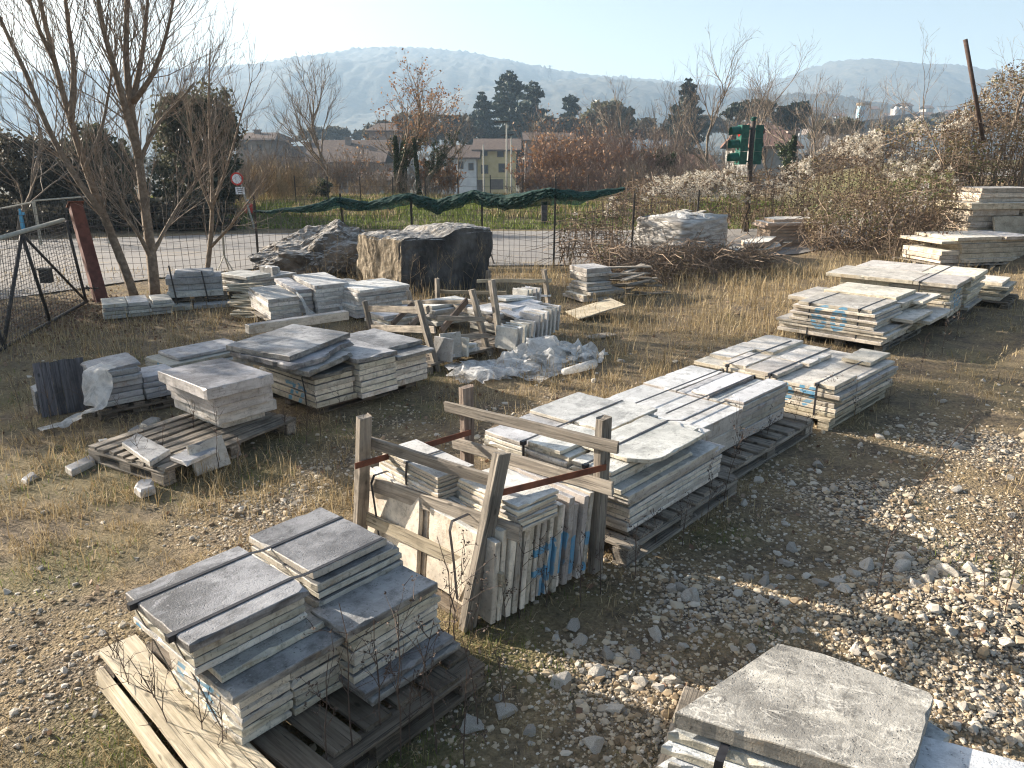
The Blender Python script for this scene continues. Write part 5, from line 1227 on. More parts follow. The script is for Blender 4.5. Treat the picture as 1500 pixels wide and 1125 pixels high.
# ------------------------------------------------------------------ gate at the left
gA_, gB_ = G(-60, 548, 0), G(133, 443, 0); gate = thing('mesh_gate', 'brown metal gate of wire mesh with triangular bracing, at left', 'gate', gB_)
def gp(u, v): return VP(u, v, gA_, gB_) - gB_
def gbar(name, a, b, r, mat='dark_metal'): return MB().tube([gp(*a), gp(*b)], [r, r], 8).build(name, M[mat], gate, smooth=True)
gbar('top_rail', (-60, 366), (93, 322), .028, 'pale_metal'); gbar('bottom_rail', (-60, 546), (128, 441), .022); gbar('end_bar', (97, 324), (126, 441), .022)
gbar('brace', (32, 343), (5, 506), .022); gbar('brace', (32, 343), (73, 470), .022); gbar('brace', (32, 343), (125, 440), .018); gbar('upright', (-4, 480), (6, 510), .02)
g_ = MB()
for k in range(46):
    f = k / 45; a = gp(-60 + 154 * f, 366 - 44 * f); b = gp(-60 + 187 * f, 546 - 104 * f); g_.bar(a, b, .004, .004)
for k in range(26):
    f = k / 25; a = gp(-60, 366 + 180 * f); b = gp(94 + 32 * f, 322 + 119 * f); g_.bar(a, b, .004, .004)
g_.build('wire_mesh', M['wire'], gate)
lb = thing('lock_box', 'small dark box with pale lid hung on the gate brace', 'box', gp(78, 403) + gB_ - np.array([.05, .08, 0]))
MB().box((0, 0, 0), (.13, .09, .17)).build('box_body', M['dark_metal'], lb); MB().box((0, 0, .096), (.16, .11, .02)).build('lid', M['grey_wood'], lb)
p0, p1 = G(150, 443, 0), AT(110, 300, 11.9)
gpost = thing('gate_post', 'thick leaning rusty red steel post beside the gate', 'post', p0)
MB().bar(np.array([0, 0, -.1]), p1 - p0, .17, .17).build('steel_post', M['rust_paint'], gpost); MB().bar(p1 - p0, (p1 - p0) * 1.008, .22, .22).build('cap_plate', M['rust'], gpost)
ch = MB()
for k in range(7): ch.tube([(-.16 + .03 * k, -.12, .25 + .03 * math.sin(k * 2)), (-.14 + .03 * k, -.12, .22 - .03 * math.sin(k * 2))], [.012, .012], 5)
tag(ch.build('chain', M['dark_metal'], loc=p0), 'dark chain looped between gate and red post', 'chain')
ff = thing('site_fence', 'galvanised temporary fence panels beyond the gate and road', 'fence', (-14, 20, 0))
fof = np.array([-14, 20, 0])
for (a, b, d) in (((-60, 318), (48, 296), 18.4), ((50, 294), (150, 286), 18.6)):
    A, B = AT(*a, d), AT(*b, d); z_ = -.0
    for P in (A, B): MB().tube([np.array([P[0], P[1], 0]) - fof, P - fof], [.022, .022], 6).build('upright_tube', M['pale_metal'], ff)
    MB().tube([A - fof, B - fof], [.02, .02], 6).build('top_tube', M['pale_metal'], ff)
    w_ = MB()
    for k in range(30):
        f = k / 29; P = A + (B - A) * f; w_.bar(P - fof, np.array([P[0], P[1], .1]) - fof, .005, .005)
    w_.build('wire_mesh', M['wire'], ff)
p_ = AT(33, 330, 19.5); hy = MB().tube([(0, 0, 0), (0, 0, .35), (0, 0, .5)], [.05, .045, .03], 8).box((.05, 0, .38), (.12, .06, .07)); tag(hy.build('standpipe', M['blue_paint'], loc=(p_[0], p_[1], p_[2] - .1)), 'small blue standpipe behind the temporary fence panels', 'standpipe')

# ------------------------------------------------------------------ road sign, red bag, traffic light, poles
D_ = 22.3; sp = AT(347, 262, D_); zb_ = gz(sp[0] + .25, D_)
sg = thing('road_sign', 'round white road sign with red rim and small plate below', 'road sign', (sp[0] + .25, D_, zb_))
def disc(r, th, y0, k=28):
    a = np.linspace(0, 2 * math.pi, k, endpoint=False); V = np.r_[np.c_[r * np.cos(a), np.full(k, y0), r * np.sin(a)], np.c_[r * np.cos(a), np.full(k, y0 + th), r * np.sin(a)]]
    i = np.arange(k); return MB().add(V, [[list(i)], [list(i[::-1] + k)], np.stack([i, i + k, (i + 1) % k + k, (i + 1) % k], -1)])
off = np.array([-.25, 0, sp[2] - zb_])
disc(.18, .015, 0).build('sign_rim', M['red_paint'], sg, loc=off); disc(.13, .015, -.008).build('sign_face', M['white_paint'], sg, loc=off)
MB().box((0, 0, 0), (.26, .012, .2)).build('plate', M['white_paint'], sg, loc=off + (.06, 0, -.32))
lines = MB()
for k in range(3): lines.box((0, -.009, .05 - .05 * k), (.19 - .04 * k, .004, .016))
lines.build('plate_text', M['lens_dark'], sg, loc=off + (.06, 0, -.32))
MB().tube([(.1, .03, 0), (-.22, .03, off[2] + .2)], [.03, .03], 8).build('pole', M['pale_metal'], sg)
p_ = AT(366, 317, 24.0)
rb = blob_rock('barrier_lamp', (p_[0], p_[1], p_[2] + .2), (.15, .1, .2), 'small round red lamp with blue top by the fence end', M['red_paint'], 2, 3, 3.0, .05, 2, cat='lamp')
MB().tube([(0, 0, .17), (0, 0, .30)], [.06, .045], 8).build('lamp_top', M['blue_paint'], rb)
TLY = 21.5; tb_ = AT(1092, 338, TLY); tl = thing('traffic_light', 'old green traffic light with two heads, overgrown by clematis', 'traffic light', (tb_[0], TLY, gz(tb_[0], TLY)))
to = np.array(tl.location)
tz = AT(1089, 172, TLY) - to; zl, zh = (AT(1075, 241, TLY) - to)[2], (AT(1075, 183, TLY) - to)[2]
MB().tube([(0.02, 0, -.1), (-.03, 0, zl), (-.04, 0, zh + .1)], [.075, .07, .06], 10).build('pole', M['dark_metal'], tl, smooth=True)
MB().tube([(-.04, 0, zh + .08), (-.04, 0, zh + .2), (-.04, 0, tz[2] - .02), (-.04, 0, tz[2])], [.05, .09, .10, .06], 10).build('pole_cap', M['green_paint'], tl, smooth=True)
H_ = (zh - zl)
def head(cx, cy, facing, name, wid=.34):
    hd = MB(); f = np.array(facing, float); f /= np.linalg.norm(f); sd = np.array([-f[1], f[0], 0]); up = np.array([0, 0, 1.0]); ax = np.array([f, sd, up])
    for k in range(3): hd.box(np.array([cx, cy, zl + H_ * (k + .5) / 3]), (.2, wid, H_ / 3 - .004), ax)
    for k in range(3):
        c = np.array([cx, cy, zl + H_ * (k + .5) / 3]); th = np.linspace(-.5, math.pi + .5, 14)
        P = np.array([c + f * .10 + sd * .145 * math.cos(t) + up * .145 * math.sin(t) for t in th]); Q = np.array([c + f * .34 + sd * .135 * math.cos(t) + up * (.14 * math.sin(t) - .02) for t in th])
        V = np.r_[P, Q, P * 1.0 + 0, Q]; V[28:42] = c + (V[28:42] - c) * .97; V[42:] = c + (V[42:] - c) * .97
        i = np.arange(13); hd.add(V, [np.stack([i, i + 1, i + 15, i + 14], -1), np.stack([i + 28, i + 42, i + 43, i + 29], -1), np.stack([i + 14, i + 15, i + 43, i + 42], -1)])
    h = hd.build(name, M['green_paint'], tl)
    for k, mt in ((2, 'lens_red'), (1, 'lens_dark'), (0, 'lens_dark')):
        c = np.array([cx, cy, zl + H_ * (k + .5) / 3]) + f * .11; a = np.linspace(0, 2 * math.pi, 18, endpoint=False)
        V = np.array([c + sd * .13 * math.cos(t) + up * .13 * math.sin(t) for t in a] + [c + f * .04]); j = np.arange(18)
        MB().add(V, [np.stack([j, (j + 1) % 18, np.full(18, 18)], -1)]).build('lens', M[mt], h, smooth=True)
head(-.30, -.02, (-1, -.10, 0), 'signal_head'); head(.17, .08, (.25, .97, 0), 'signal_head', .20)
MB().bar((-.3, 0, zh - .1), (.1, 0, zh - .1), .04, .04).build('bracket', M['green_paint'], tl); MB().bar((-.3, 0, zl + .08), (.1, 0, zl + .08), .04, .04).build('bracket', M['green_paint'], tl)
a_, b_ = AT(1440, 205, 17.2), AT(1414, 58, 16.9)
o = MB().tube([(0, 0, 0), (b_ - a_) * .5, b_ - a_], [.042, .042, .042], 9).build('leaning_pole', M['brown_pole'], loc=a_, smooth=True); tag(o, 'leaning rusty steel pole sticking out of the right thicket', 'pole')

# ------------------------------------------------------------------ houses in the valley
def wallmat(n, A, B): return plain(n, A, B, 1.2, .9, .2, .02)
WM = {'yellow': wallmat('yellow_render', (.56, .43, .20), (.64, .50, .26)), 'white': wallmat('white_render', (.46, .46, .46), (.58, .58, .57)), 'pink': wallmat('pink_render', (.20, .16, .135), (.28, .23, .195)), 'grey': wallmat('grey_render', (.20, .195, .18), (.29, .28, .26))}
def tile_mat(name, A, B):
    T = NT(name); v = T.coords(False)
    w = T.n('ShaderNodeTexWave', None, Vector=v, Scale=3.0, Distortion=.6); n = T.noise(v, 2.5, 6, .65)
    col = T.mix(T.ramp(n, .35, .65), A, B); col = T.mix(T.math('MULTIPLY', w.outputs[1], .4), col, tuple(c * .5 for c in A)); T.bump(w.outputs[1], .4, .05); return T.done(col, .9)
M['brown_tile'] = tile_mat('brown_tile', (.085, .058, .046), (.15, .105, .08)); M['red_tile'] = tile_mat('red_tile', (.14, .075, .055), (.205, .12, .09))
M['window_dark'] = plain('window_dark', (.03, .035, .04), (.05, .05, .055), 3, .25, 0); M['frame_brown'] = plain('frame_brown', (.10, .07, .05), (.14, .10, .07), 3, .7, 0)
def house(label, u0, u1, v_eave, v_ridge, Y, depth, wall, roof, wins=(), base=-12.0, hip=0.0, chim=(), over=.5, garage=()):
    A, B = AT(u0, v_eave, Y), AT(u1, v_eave, Y); ze = A[2]; zr = AT(u0, v_ridge, Y + depth / 2)[2]; w = B[0] - A[0]; cx = (A[0] + B[0]) / 2
    h = thing('house', label, 'house', (cx, Y + depth / 2, base), 0)
    Hh = ze - base
    wl_ = MB().box((0, 0, Hh / 2), (w, depth, Hh)); 
    rz_ = zr - base
    hw = w / 2; hd = depth / 2
    if not hip: wl_.add([(-hw, -hd, Hh), (-hw, hd, Hh), (-hw, 0, rz_ - .1), (hw, -hd, Hh), (hw, hd, Hh), (hw, 0, rz_ - .1)], [[[0, 2, 1]], [[3, 4, 5]]])
    wl_.build('wall', WM[wall], h)
    hx = w / 2 + over - hip * w / 2
    W2, D2 = w / 2 + over, depth / 2 + over; zo = Hh - over * .25
    rv = [(-W2, -D2, zo), (W2, -D2, zo), (W2, D2, zo), (-W2, D2, zo), (-hx, 0, rz_), (hx, 0, rz_)]
    rv2 = [(x, y, z - .25) for x, y, z in rv]
    rf = MB().add(rv + rv2, [[[0, 1, 5, 4], [2, 3, 4, 5]], [[1, 2, 5], [3, 0, 4]], [[6, 10, 11, 7], [8, 11, 10, 9]], [[7, 11, 8], [9, 10, 6]], [[0, 6, 7, 1], [1, 7, 8, 2], [2, 8, 9, 3], [3, 9, 6, 0]]]).build('roof', M[roof], h)
    for (u, v) in chim:
        P = AT(u, v, Y + depth * .4); MB().box((P[0] - cx, -.1 * depth, P[2] - base - .8), (.9, .9, 1.8)).box((P[0] - cx, -.1 * depth, P[2] - base + .15), (1.2, 1.2, .2)).build('chimney', WM['pink'], rf)
    for (u, v, ww, hh) in wins:
        P = AT(u, v, Y); wv, hv = ww / F_PX * Y, hh / F_PX * Y
        fr_ = MB().box((0, 0, 0), (wv + .24, .12, hv + .24)).build('window', M['frame_brown'], h, loc=(P[0] - cx, -hd - .03, P[2] - base))
        MB().box((0, -.065, 0), (wv, .03, hv)).build('pane', M['window_dark'], fr_)
    for (u, v, ww, hh) in garage:
        P = AT(u, v, Y); wv, hv = ww / F_PX * Y, hh / F_PX * Y
        MB().box((P[0] - cx, -hd - .02, P[2] - base), (wv, .14, hv)).build('door', M['frame_brown'], h)
    return h
house('yellow two storey house with brown roof behind the netting', 699, 756, 217, 203, 120, 11, 'yellow', 'brown_tile', [(710, 223, 6, 8), (733, 224, 7, 9), (710, 248, 8, 10), (735, 246, 7, 10)], garage=[(704, 272, 12, 16), (728, 270, 18, 14)], over=.8)
house('white house joined left of the yellow house', 647, 697, 229, 212, 117, 10, 'white', 'brown_tile', [(660, 242, 5, 8), (675, 242, 5, 8), (690, 244, 5, 8)], over=.6)
house('pale hip roofed house with chimney left of the bare tree', 344, 396, 202, 194, 130, 12, 'pink', 'brown_tile', [(360, 215, 5, 7), (380, 216, 5, 7)], hip=.5, chim=[(377, 192)], over=1.0)
house('low dark roofed house right of the hip roofed house', 400, 440, 228, 214, 135, 10, 'pink', 'brown_tile', chim=[(424, 213)])
house('long brown roofed farmhouse behind the bare trees', 446, 560, 236, 205, 125, 16, 'pink', 'brown_tile', [(470, 244, 5, 7), (500, 244, 5, 7), (530, 244, 5, 7)], chim=[(510, 203), (450, 210)])
house('tall brown tower like house behind the seed head tree', 540, 580, 190, 180, 140, 10, 'pink', 'brown_tile', [(552, 205, 4, 6)], hip=.6)
house('long low barn with brown roof behind shrubs', 520, 568, 262, 252, 95, 8, 'grey', 'brown_tile')
house('brown roofed house behind the pinkish shrubs, left', 770, 842, 204, 194, 140, 12, 'pink', 'brown_tile', [(790, 212, 4, 6), (815, 212, 4, 6)])
house('brown roofed house behind the pinkish shrubs, right', 845, 905, 205, 196, 150, 12, 'pink', 'red_tile', chim=[(852, 198)])
house('white house with red roof behind the traffic light', 1104, 1168, 212, 190, 78, 10, 'grey', 'red_tile', [(1118, 221, 5, 7), (1150, 228, 5, 7)], chim=[(1160, 196)])
house('pink roofed house above the white red roofed house', 1114, 1166, 188, 180, 120, 9, 'pink', 'red_tile', [(1130, 195, 4, 5)], chim=[(1124, 184)])
house('low house with long tiled roof left of traffic light', 985, 1052, 262, 226, 52, 9, 'grey', 'red_tile', base=-9)
rr2 = random.Random(3)
for k in range(16):
    u = 1165 + rr2.uniform(0, 250); v = 188 - rr2.uniform(0, 34); w = rr2.uniform(10, 24); Y = rr2.uniform(380, 620)
    house('tiny house half lost in haze below the right hand hill', u, u + w, v, v - 4, Y, 9, rr2.choice(['grey', 'pink', 'grey']), rr2.choice(['red_tile', 'brown_tile']), base=AT(u, v, Y)[2] - 12)['group'] = 'village houses below the right hill'
P = AT(1262, 178, 330); si = thing('silo', 'cream and blue silo tower above the factory roof', 'silo', (P[0], 330, P[2] - 12))
s_ = 330 / F_PX; zt_ = (AT(1262, 150, 330)[2]) - (P[2] - 12)
MB().tube([(0, 0, 0), (0, 0, zt_ - 1)], [8.2 * s_] * 2, 20).build('shell', WM['white'], si, smooth=False)
MB().box((-4.6 * s_, -5.0 * s_, zt_ - 5), (7 * s_, 9 * s_, 7)).build('blue_panel', plain('pale_blue', (.2, .38, .5), (.3, .47, .58), .5, .6, 0), si)
MB().tube([(0, 0, zt_ - 1.2), (0, 0, zt_ - .2)], [9.4 * s_] * 2, 20).build('rim', M['tantwig'], si)
A, B = AT(1236, 178, 300), AT(1339, 166, 300); fc = thing('factory', 'dark low factory with pale sloping roof edge on the right', 'factory', ((A[0] + B[0]) / 2, 305, -14))
fx = fc.location[0]; za_, zb_, zm_ = A[2] + 14, B[2] + 14, AT(1305, 168, 300)[2] + 14; x0, x1, xm = A[0] - fx, B[0] - fx, AT(1292, 168, 300)[0] - fx
fv = []
for y in (-5, 25): fv += [(x0, y, 0), (x1, y, 0), (x1, y, zb_), (xm, y, zm_ - .8), (x0, y, za_)]
MB().add(fv, [[[0, 1, 2, 3, 4], [9, 8, 7, 6, 5]], [[0, 5, 6, 1], [1, 6, 7, 2], [2, 7, 8, 3], [3, 8, 9, 4], [4, 9, 5, 0]]]).build('wall', plain('factory_wall', (.06, .06, .065), (.10, .10, .105), .3, .7, 0), fc)
MB().bar((x0, -5.2, za_ + .1), (xm, -5.2, zm_ - .7), .5, 1.2).build('roof_edge', WM['white'], fc)
for k, (u, w) in enumerate(((1312, 8), (1320, 7), (1328, 10))):
    P = AT(u, 169, 312); r_ = w / 2 / F_PX * 312
    o = MB().tube([(0, 0, 0), (0, 0, 3.4), (0, 0, 4.4)], [r_, r_, r_ * .5], 14).build('roof_tank', WM['white'], loc=(P[0], 312, P[2] - 1.2)); tag(o, ('left', 'middle', 'right')[k] + ' pale tank of three on the factory roof', 'tank', 'tanks on the factory roof')
def lamp(u, vt, Y, label, arm=True):
    P = AT(u, vt, Y); z_ = gz(P[0], Y); o = thing('street_lamp', label, 'street lamp', (P[0], Y, z_)); H_ = P[2] - z_
    MB().tube([(0, 0, 0), (0, 0, H_ * .5), (0, 0, H_)], [.09, .07, .05], 7).build('pole', M['pale_metal'], o, smooth=True)
    if arm: MB().bar((-.9, 0, H_), (.25, 0, H_ + .05), .22, .12).build('lamp_head', M['dark_metal'], o)
    return o
lamp(742, 179, 62, 'tall grey street lamp before the yellow house'); lamp(749, 198, 70, 'shorter plain lamp post right of the tall street lamp', True); lamp(708, 212, 66, 'thin pole before yellow house, left of the lamp', False)
pyl = thing('pylon', 'faint lattice power pylon on the hill ridge', 'pylon', AT(805, 121, 1150)); q = 1150 / F_PX
pm = MB()
for sx in (-1, 1): pm.bar((sx * 3.2 * q, 0, -5), (sx * .4 * q, 0, 22 * q), .7, .7)
for k in range(6):
    z_ = 3.3 * q * k; w = (3.2 - 2.8 * k / 6.6) * q; pm.bar((-w, 0, z_), (w * .86, 0, z_ + 3.3 * q), .5, .5); pm.bar((w, 0, z_), (-w * .86, 0, z_ + 3.3 * q), .5, .5)
pm.build('tower', M['dark_metal'], pyl)
am = MB()
for z_ in (14, 17.5, 21): am.bar((-4 * q, 0, z_ * q), (4 * q, 0, z_ * q), .6, .6)
am.build('cross_arm', M['dark_metal'], pyl)

# ------------------------------------------------------------------ trees and shrubs
def leaf_quads(C, size, rng, mb, rnd=None, flat=0.0, elong=1.6):
    """one small bent leaf (two triangles) per centre"""
    n = len(C)
    if n == 0: return
    d = rng.normal(size=(n, 3)); d /= np.linalg.norm(d, axis=1)[:, None]
    e = rng.normal(size=(n, 3)); e[:, 2] *= (1 - flat); e = np.cross(d, e); e /= (np.linalg.norm(e, axis=1)[:, None] + 1e-9)
    sz = (np.broadcast_to(size, (n,)) * rng.uniform(.6, 1.3, n))[:, None]
    V = np.stack([C - d * sz * elong * .5, C + e * sz * .5, C + d * sz * elong * .5, C - e * sz * .5], 1)
    i = np.arange(n)[:, None] * 4 + np.arange(4)[None]
    r = rng.uniform(0, 1, n) if rnd is None else rnd
    mb.add(V.reshape(-1, 3), [i], np.repeat(r, 4))
def rotv(v, ax, an):
    return v * math.cos(an) + np.cross(ax, v) * math.sin(an) + ax * (ax @ v) * (1 - math.cos(an))
class Tree:
    def __init__(s, seed): s.r = np.random.default_rng(seed); s.tr = MB(); s.tw = MB(); s.tips = []; s.thr = .02; s.count = 0; s.minr = .0018
    def limb(s, P, R0, R1, sides=7):
        P = np.asarray(P, float); n = max(4, len(P) * 3); t = np.linspace(0, len(P) - 1, n)
        # smooth the polyline a little
        C = np.stack([np.interp(t, np.arange(len(P)), P[:, i]) for i in range(3)], -1)
        for _ in range(2): C[1:-1] = (C[:-2] + 2 * C[1:-1] + C[2:]) / 4
        s.tr.tube(C, np.linspace(R0, R1, n), sides); return C
    def grow(s, p, d, L, r, lvl, maxl, nch, ang=.7, up=.25, wander=.18, ratio=.62, segl=None):
        n = 5 if lvl == 0 else (4 if lvl < maxl else 3)
        pts = [p]; d = d / np.linalg.norm(d)
        for k in range(n):
            d = d + s.r.normal(0, wander, 3); d[2] += up * .25; d /= np.linalg.norm(d); pts.append(pts[-1] + d * L / n)
        pts = np.array(pts); rad = np.linspace(r, r * (.35 if lvl < maxl else .25), n + 1)
        (s.tr if r > s.thr else s.tw).tube(pts, rad, 6 if r > .05 else (5 if r > .02 else 3), rnd=s.r.uniform(), cap=False); s.count += 1
        s.tips.append(pts[-1])
        if lvl >= maxl: return
        m = nch[lvl]
        for k in range(m):
            f = s.r.uniform(.25, 1.0) if k < m - 1 else 1.0
            q = f * n; i = min(n - 1, int(q)); pp = pts[i] + (pts[i + 1] - pts[i]) * (q - i); dd = pts[i + 1] - pts[i]; dd /= np.linalg.norm(dd)
            ax = np.cross(dd, s.r.normal(size=3)); ax /= np.linalg.norm(ax)
            nd = rotv(dd, ax, ang * s.r.uniform(.5, 1.2))
            s.grow(pp, nd, L * ratio * s.r.uniform(.7, 1.15) * (1.1 - .35 * f), max(r * .55 * (1 - .4 * f), s.minr * 1.3 if lvl < maxl - 1 else s.minr), lvl + 1, maxl, nch, ang, up, wander, ratio)
def bare_tree(label, base, height, seed, spread=.55, levels=4, nch=(9, 5, 4, 3), lean=(0, 0), r0=None, twig='twig', group='leafless trees', stems=1, leaves=None, ivy=0.0, up=.3, name='bare_tree', minr=.004, cat='tree', ratio=.6):
    base = np.asarray(base, float); T = Tree(seed); T.minr = max(.0022, base[1] * .00012); r0 = (r0 or height * .014) * .85
    for k in range(stems):
        d = np.array([lean[0] + (T.r.normal(0, .22) if stems > 1 else 0), lean[1] + (T.r.normal(0, .15) if stems > 1 else 0), 1.0])
        T.grow(np.array([T.r.normal(0, .05) if stems > 1 else 0, 0, -.1]), d, height * (.75 if stems == 1 else T.r.uniform(.6, .85)), r0 * (1 if stems == 1 else .7), 0, levels, nch, ang=spread, up=up, ratio=ratio)
    o = thing(name, label, cat, base, 0, group)
    if T.tw.n: T.tw.build('twigs', M[twig], o)
    if leaves:
        n, sz, mt, spreadr = leaves; tips = np.array(T.tips); c = tips[T.r.integers(0, len(tips), n)] + T.r.normal(0, spreadr, (n, 3)); lm = MB(); leaf_quads(c, sz, T.r, lm); lm.build('leaves', M[mt], o)
    if ivy:
        cols = [T.r.normal(0, height * .035, 2) for _ in range(3 if stems > 1 else 1)]; icl = MB()
        for cx_, cy_ in cols:
            hh_ = height * ivy * T.r.uniform(.75, 1.15); zz_ = T.r.uniform(0, 1, 2600); rr_ = height * .035 * (1.15 - .7 * zz_) * (.6 + .6 * vnoise(zz_ * 9, zz_ * 0 + cx_ * 9, 4)); aa_ = T.r.uniform(0, 6.28, 2600)
            leaf_quads(np.stack([cx_ * (1 + zz_) + rr_ * np.cos(aa_), cy_ + rr_ * np.sin(aa_), zz_ * hh_], -1), height * .012, T.r, icl)
            T.tr.tube([(cx_, cy_, -.1), (cx_ * 1.6, cy_, hh_ * .6), (cx_ * 2.2, cy_, hh_ * 1.1)], [height * .012, height * .009, height * .004], 6)
        icl.build('ivy_column', M['ivy'], o)
        V = np.concatenate(T.tr.v); V = V[(V[:, 2] < height * ivy)]; n = 3500; c = V[T.r.integers(0, len(V), n)] * np.array([1, 1, 1]) + T.r.normal(0, height * .016, (n, 3)); c = c[c[:, 2] > 0]; lm = MB(); leaf_quads(c, height * .011, T.r, lm); lm.build('ivy', M['ivy'], o)
    T.tr.build('trunk', M['bark'], o, smooth=True)
    return o
def on(u, Y): P = AT(u, 300, Y); return np.array([P[0], Y, gz(P[0], Y)])
def hgt(u, vtop, Y): return AT(u, vtop, Y)[2] - on(u, Y)[2]

# two big bare trees behind the gate post: main limbs measured, twigs grown
def limbed_tree(label, base, limbs, seed, twn=26, group='leafless trees', twl=1.1, mx=3, nch=(4, 3, 2)):
    o = thing('bare_tree', label, 'tree', base, 0, group); T = Tree(seed); T.thr = .016; T.minr = .0028; base = np.asarray(base, float)
    for pts, Y0, Y1, r0, r1, k in limbs:
        n = len(pts); P = np.array([AT(u, v, Y0 + (Y1 - Y0) * i / (n - 1)) for i, (u, v) in enumerate(pts)]) - base
        C = T.limb(P, r0, r1)
        for _ in range(int(twn * k)):
            f = T.r.uniform(.18, 1.0); q = f * (len(C) - 1); i = min(len(C) - 2, int(q)); pp = C[i] + (C[i + 1] - C[i]) * (q - i); dd = C[i + 1] - C[i]; dd /= np.linalg.norm(dd)
            ax = np.cross(dd, T.r.normal(size=3)); ax /= np.linalg.norm(ax); nd = rotv(dd, ax, T.r.uniform(.3, .85))
            T.grow(pp, nd, twl * T.r.uniform(.45, 1.25) * (1.15 - .4 * f), min(.014, max(.006, (r0 + (r1 - r0) * f) * .25)), 1, mx, (0,) + nch, ang=.5, up=.55, wander=.13, ratio=.62)
    T.tr.build('trunk', M['bark'], o, smooth=True); T.tw.build('twigs', M['twig'], o); return o
b1 = G(198, 437, -.05)
limbed_tree('tall leafless tree leaning left, nearer the rusty gate post', b1, [
    ([(198, 437), (180, 385), (150, 310), (125, 245), (104, 180), (80, 90), (60, 10), (48, -60)], 11.7, 11.2, .072, .022, 1.3),
    ([(150, 312), (110, 260), (70, 190), (40, 110), (10, 50), (-20, -20)], 11.4, 10.6, .05, .018, 1),
    ([(104, 180), (110, 100), (100, 40), (92, -40)], 11.3, 11.7, .045, .02, .8), ([(80, 90), (55, 40), (35, -30)], 11.2, 10.8, .035, .015, .7),
    ([(125, 245), (150, 190), (160, 130), (172, 60)], 11.3, 12.0, .03, .01, .8)], 11, twn=30)
b2 = G(228, 437, -.05)
limbed_tree('tall leafless multi limbed tree, right of the leaning one', b2, [
    ([(228, 437), (222, 370), (212, 300), (204, 235), (193, 165), (184, 90), (186, 20), (188, -60)], 11.9, 11.9, .088, .026, 1.2),
    ([(204, 230), (184, 160), (168, 100), (150, 40), (138, -40)], 11.9, 11.2, .065, .022, 1),
    ([(193, 150), (203, 110), (213, 50), (218, -20)], 11.9, 12.4, .05, .018, 1), ([(195, 150), (225, 110), (245, 50), (256, -10)], 11.9, 11.5, .045, .014, .9),
    ([(222, 380), (205, 345), (185, 320), (170, 280)], 11.9, 11.2, .04, .012, .8), ([(222, 375), (240, 340), (262, 300), (290, 265), (312, 215)], 11.9, 12.3, .035, .01, .9),
    ([(205, 235), (230, 180), (262, 150), (285, 120)], 11.9, 12.3, .035, .01, .8)], 12, twn=30)
b3 = G(303, 402, 0)
limbed_tree('young leafless tree with several thin stems left of the boulder', b3, [
    ([(303, 402), (308, 360), (312, 300), (308, 220), (305, 150), (308, 70)], 14, 14, .05, .01, 1), ([(306, 365), (330, 340), (350, 315), (375, 280), (396, 250)], 14, 13.6, .03, .008, .8),
    ([(312, 300), (335, 240), (350, 180), (368, 120)], 14, 14.4, .03, .008, .9), ([(312, 310), (290, 260), (280, 200), (270, 140)], 14, 13.5, .03, .008, .9)], 13, twn=24, twl=.9)
bare_tree('leafless tree behind the gate at far left edge', on(15, 20), hgt(10, 75, 20), 21, spread=.5)
bare_tree('leafless spreading tree left of the seed head tree', on(497, 33), hgt(490, 92, 33), 22, spread=.5, nch=(14, 7, 4, 3), r0=.09, up=.5)
bare_tree('slender leafless tree left of the dark fir', on(925, 40), hgt(935, 118, 40), 23, spread=.45, nch=(9, 5, 4, 2))
bare_tree('leafless tree in front of the dark fir', on(966, 42), hgt(960, 135, 42), 24, spread=.4, nch=(8, 5, 4, 2))
bare_tree('leafless tree with upswept boughs, left above traffic light', on(1036, 38), hgt(1040, 78, 38), 25, spread=.5, nch=(11, 6, 4, 2))
bare_tree('leafless tree right above the traffic light', on(1098, 44), hgt(1095, 92, 44), 26, spread=.5, nch=(10, 5, 4, 2))
bare_tree('ivy stemmed leafless tree before the red roofed house', on(1148, 40), hgt(1155, 105, 40), 27, spread=.42, nch=(9, 5, 3, 2), ivy=.45)
bare_tree('ivy stemmed thin tree among the pinkish shrubs', on(984, 36), hgt(985, 150, 36), 28, spread=.4, nch=(8, 5, 3, 2), ivy=.5)
bare_tree('slender leafless tree above the clematis, right of the red roof', on(1190, 44), hgt(1185, 120, 44), 29, spread=.45, nch=(8, 5, 3, 2))
bare_tree('leafless tree in front of the factory', on(1222, 60), hgt(1225, 140, 60), 30, spread=.5, nch=(8, 5, 3, 2))
bare_tree('brown seed head tree with ivy clad lower trunks', on(585, 31), hgt(580, 72, 31) * .78, 31, spread=.5, levels=4, nch=(9, 5, 4, 2), stems=3, leaves=(2300, .055, 'deadleaf', .07), ivy=.52, r0=.15)
bare_tree('smaller ivy choked trunk right of the seed head tree', on(622, 30), hgt(622, 160, 30), 32, spread=.5, levels=3, nch=(7, 5, 4), ivy=.8, r0=.12)
bare_tree('leafless tree rising at the right edge over the thicket', np.r_[AT(1462, 200, 17.6)[:2], 1.4], 4.4, 33, spread=.5, nch=(8, 5, 4, 3), lean=(.05, 0), r0=.045, levels=4)
bare_tree('leafless tree with drooping leaf tufts at right edge', np.r_[AT(1500, 220, 17.4)[:2], 1.4], 4.6, 34, spread=.55, nch=(8, 5, 4, 2), r0=.05, leaves=(260, .05, 'deadleaf', .05))
bare_tree('thin leafless sapling left of the leaning rusty pole', np.r_[AT(1400, 240, 17.5)[:2], 1.2], 3.2, 35, spread=.4, nch=(6, 4, 3, 2), lean=(-.25, 0), r0=.03)

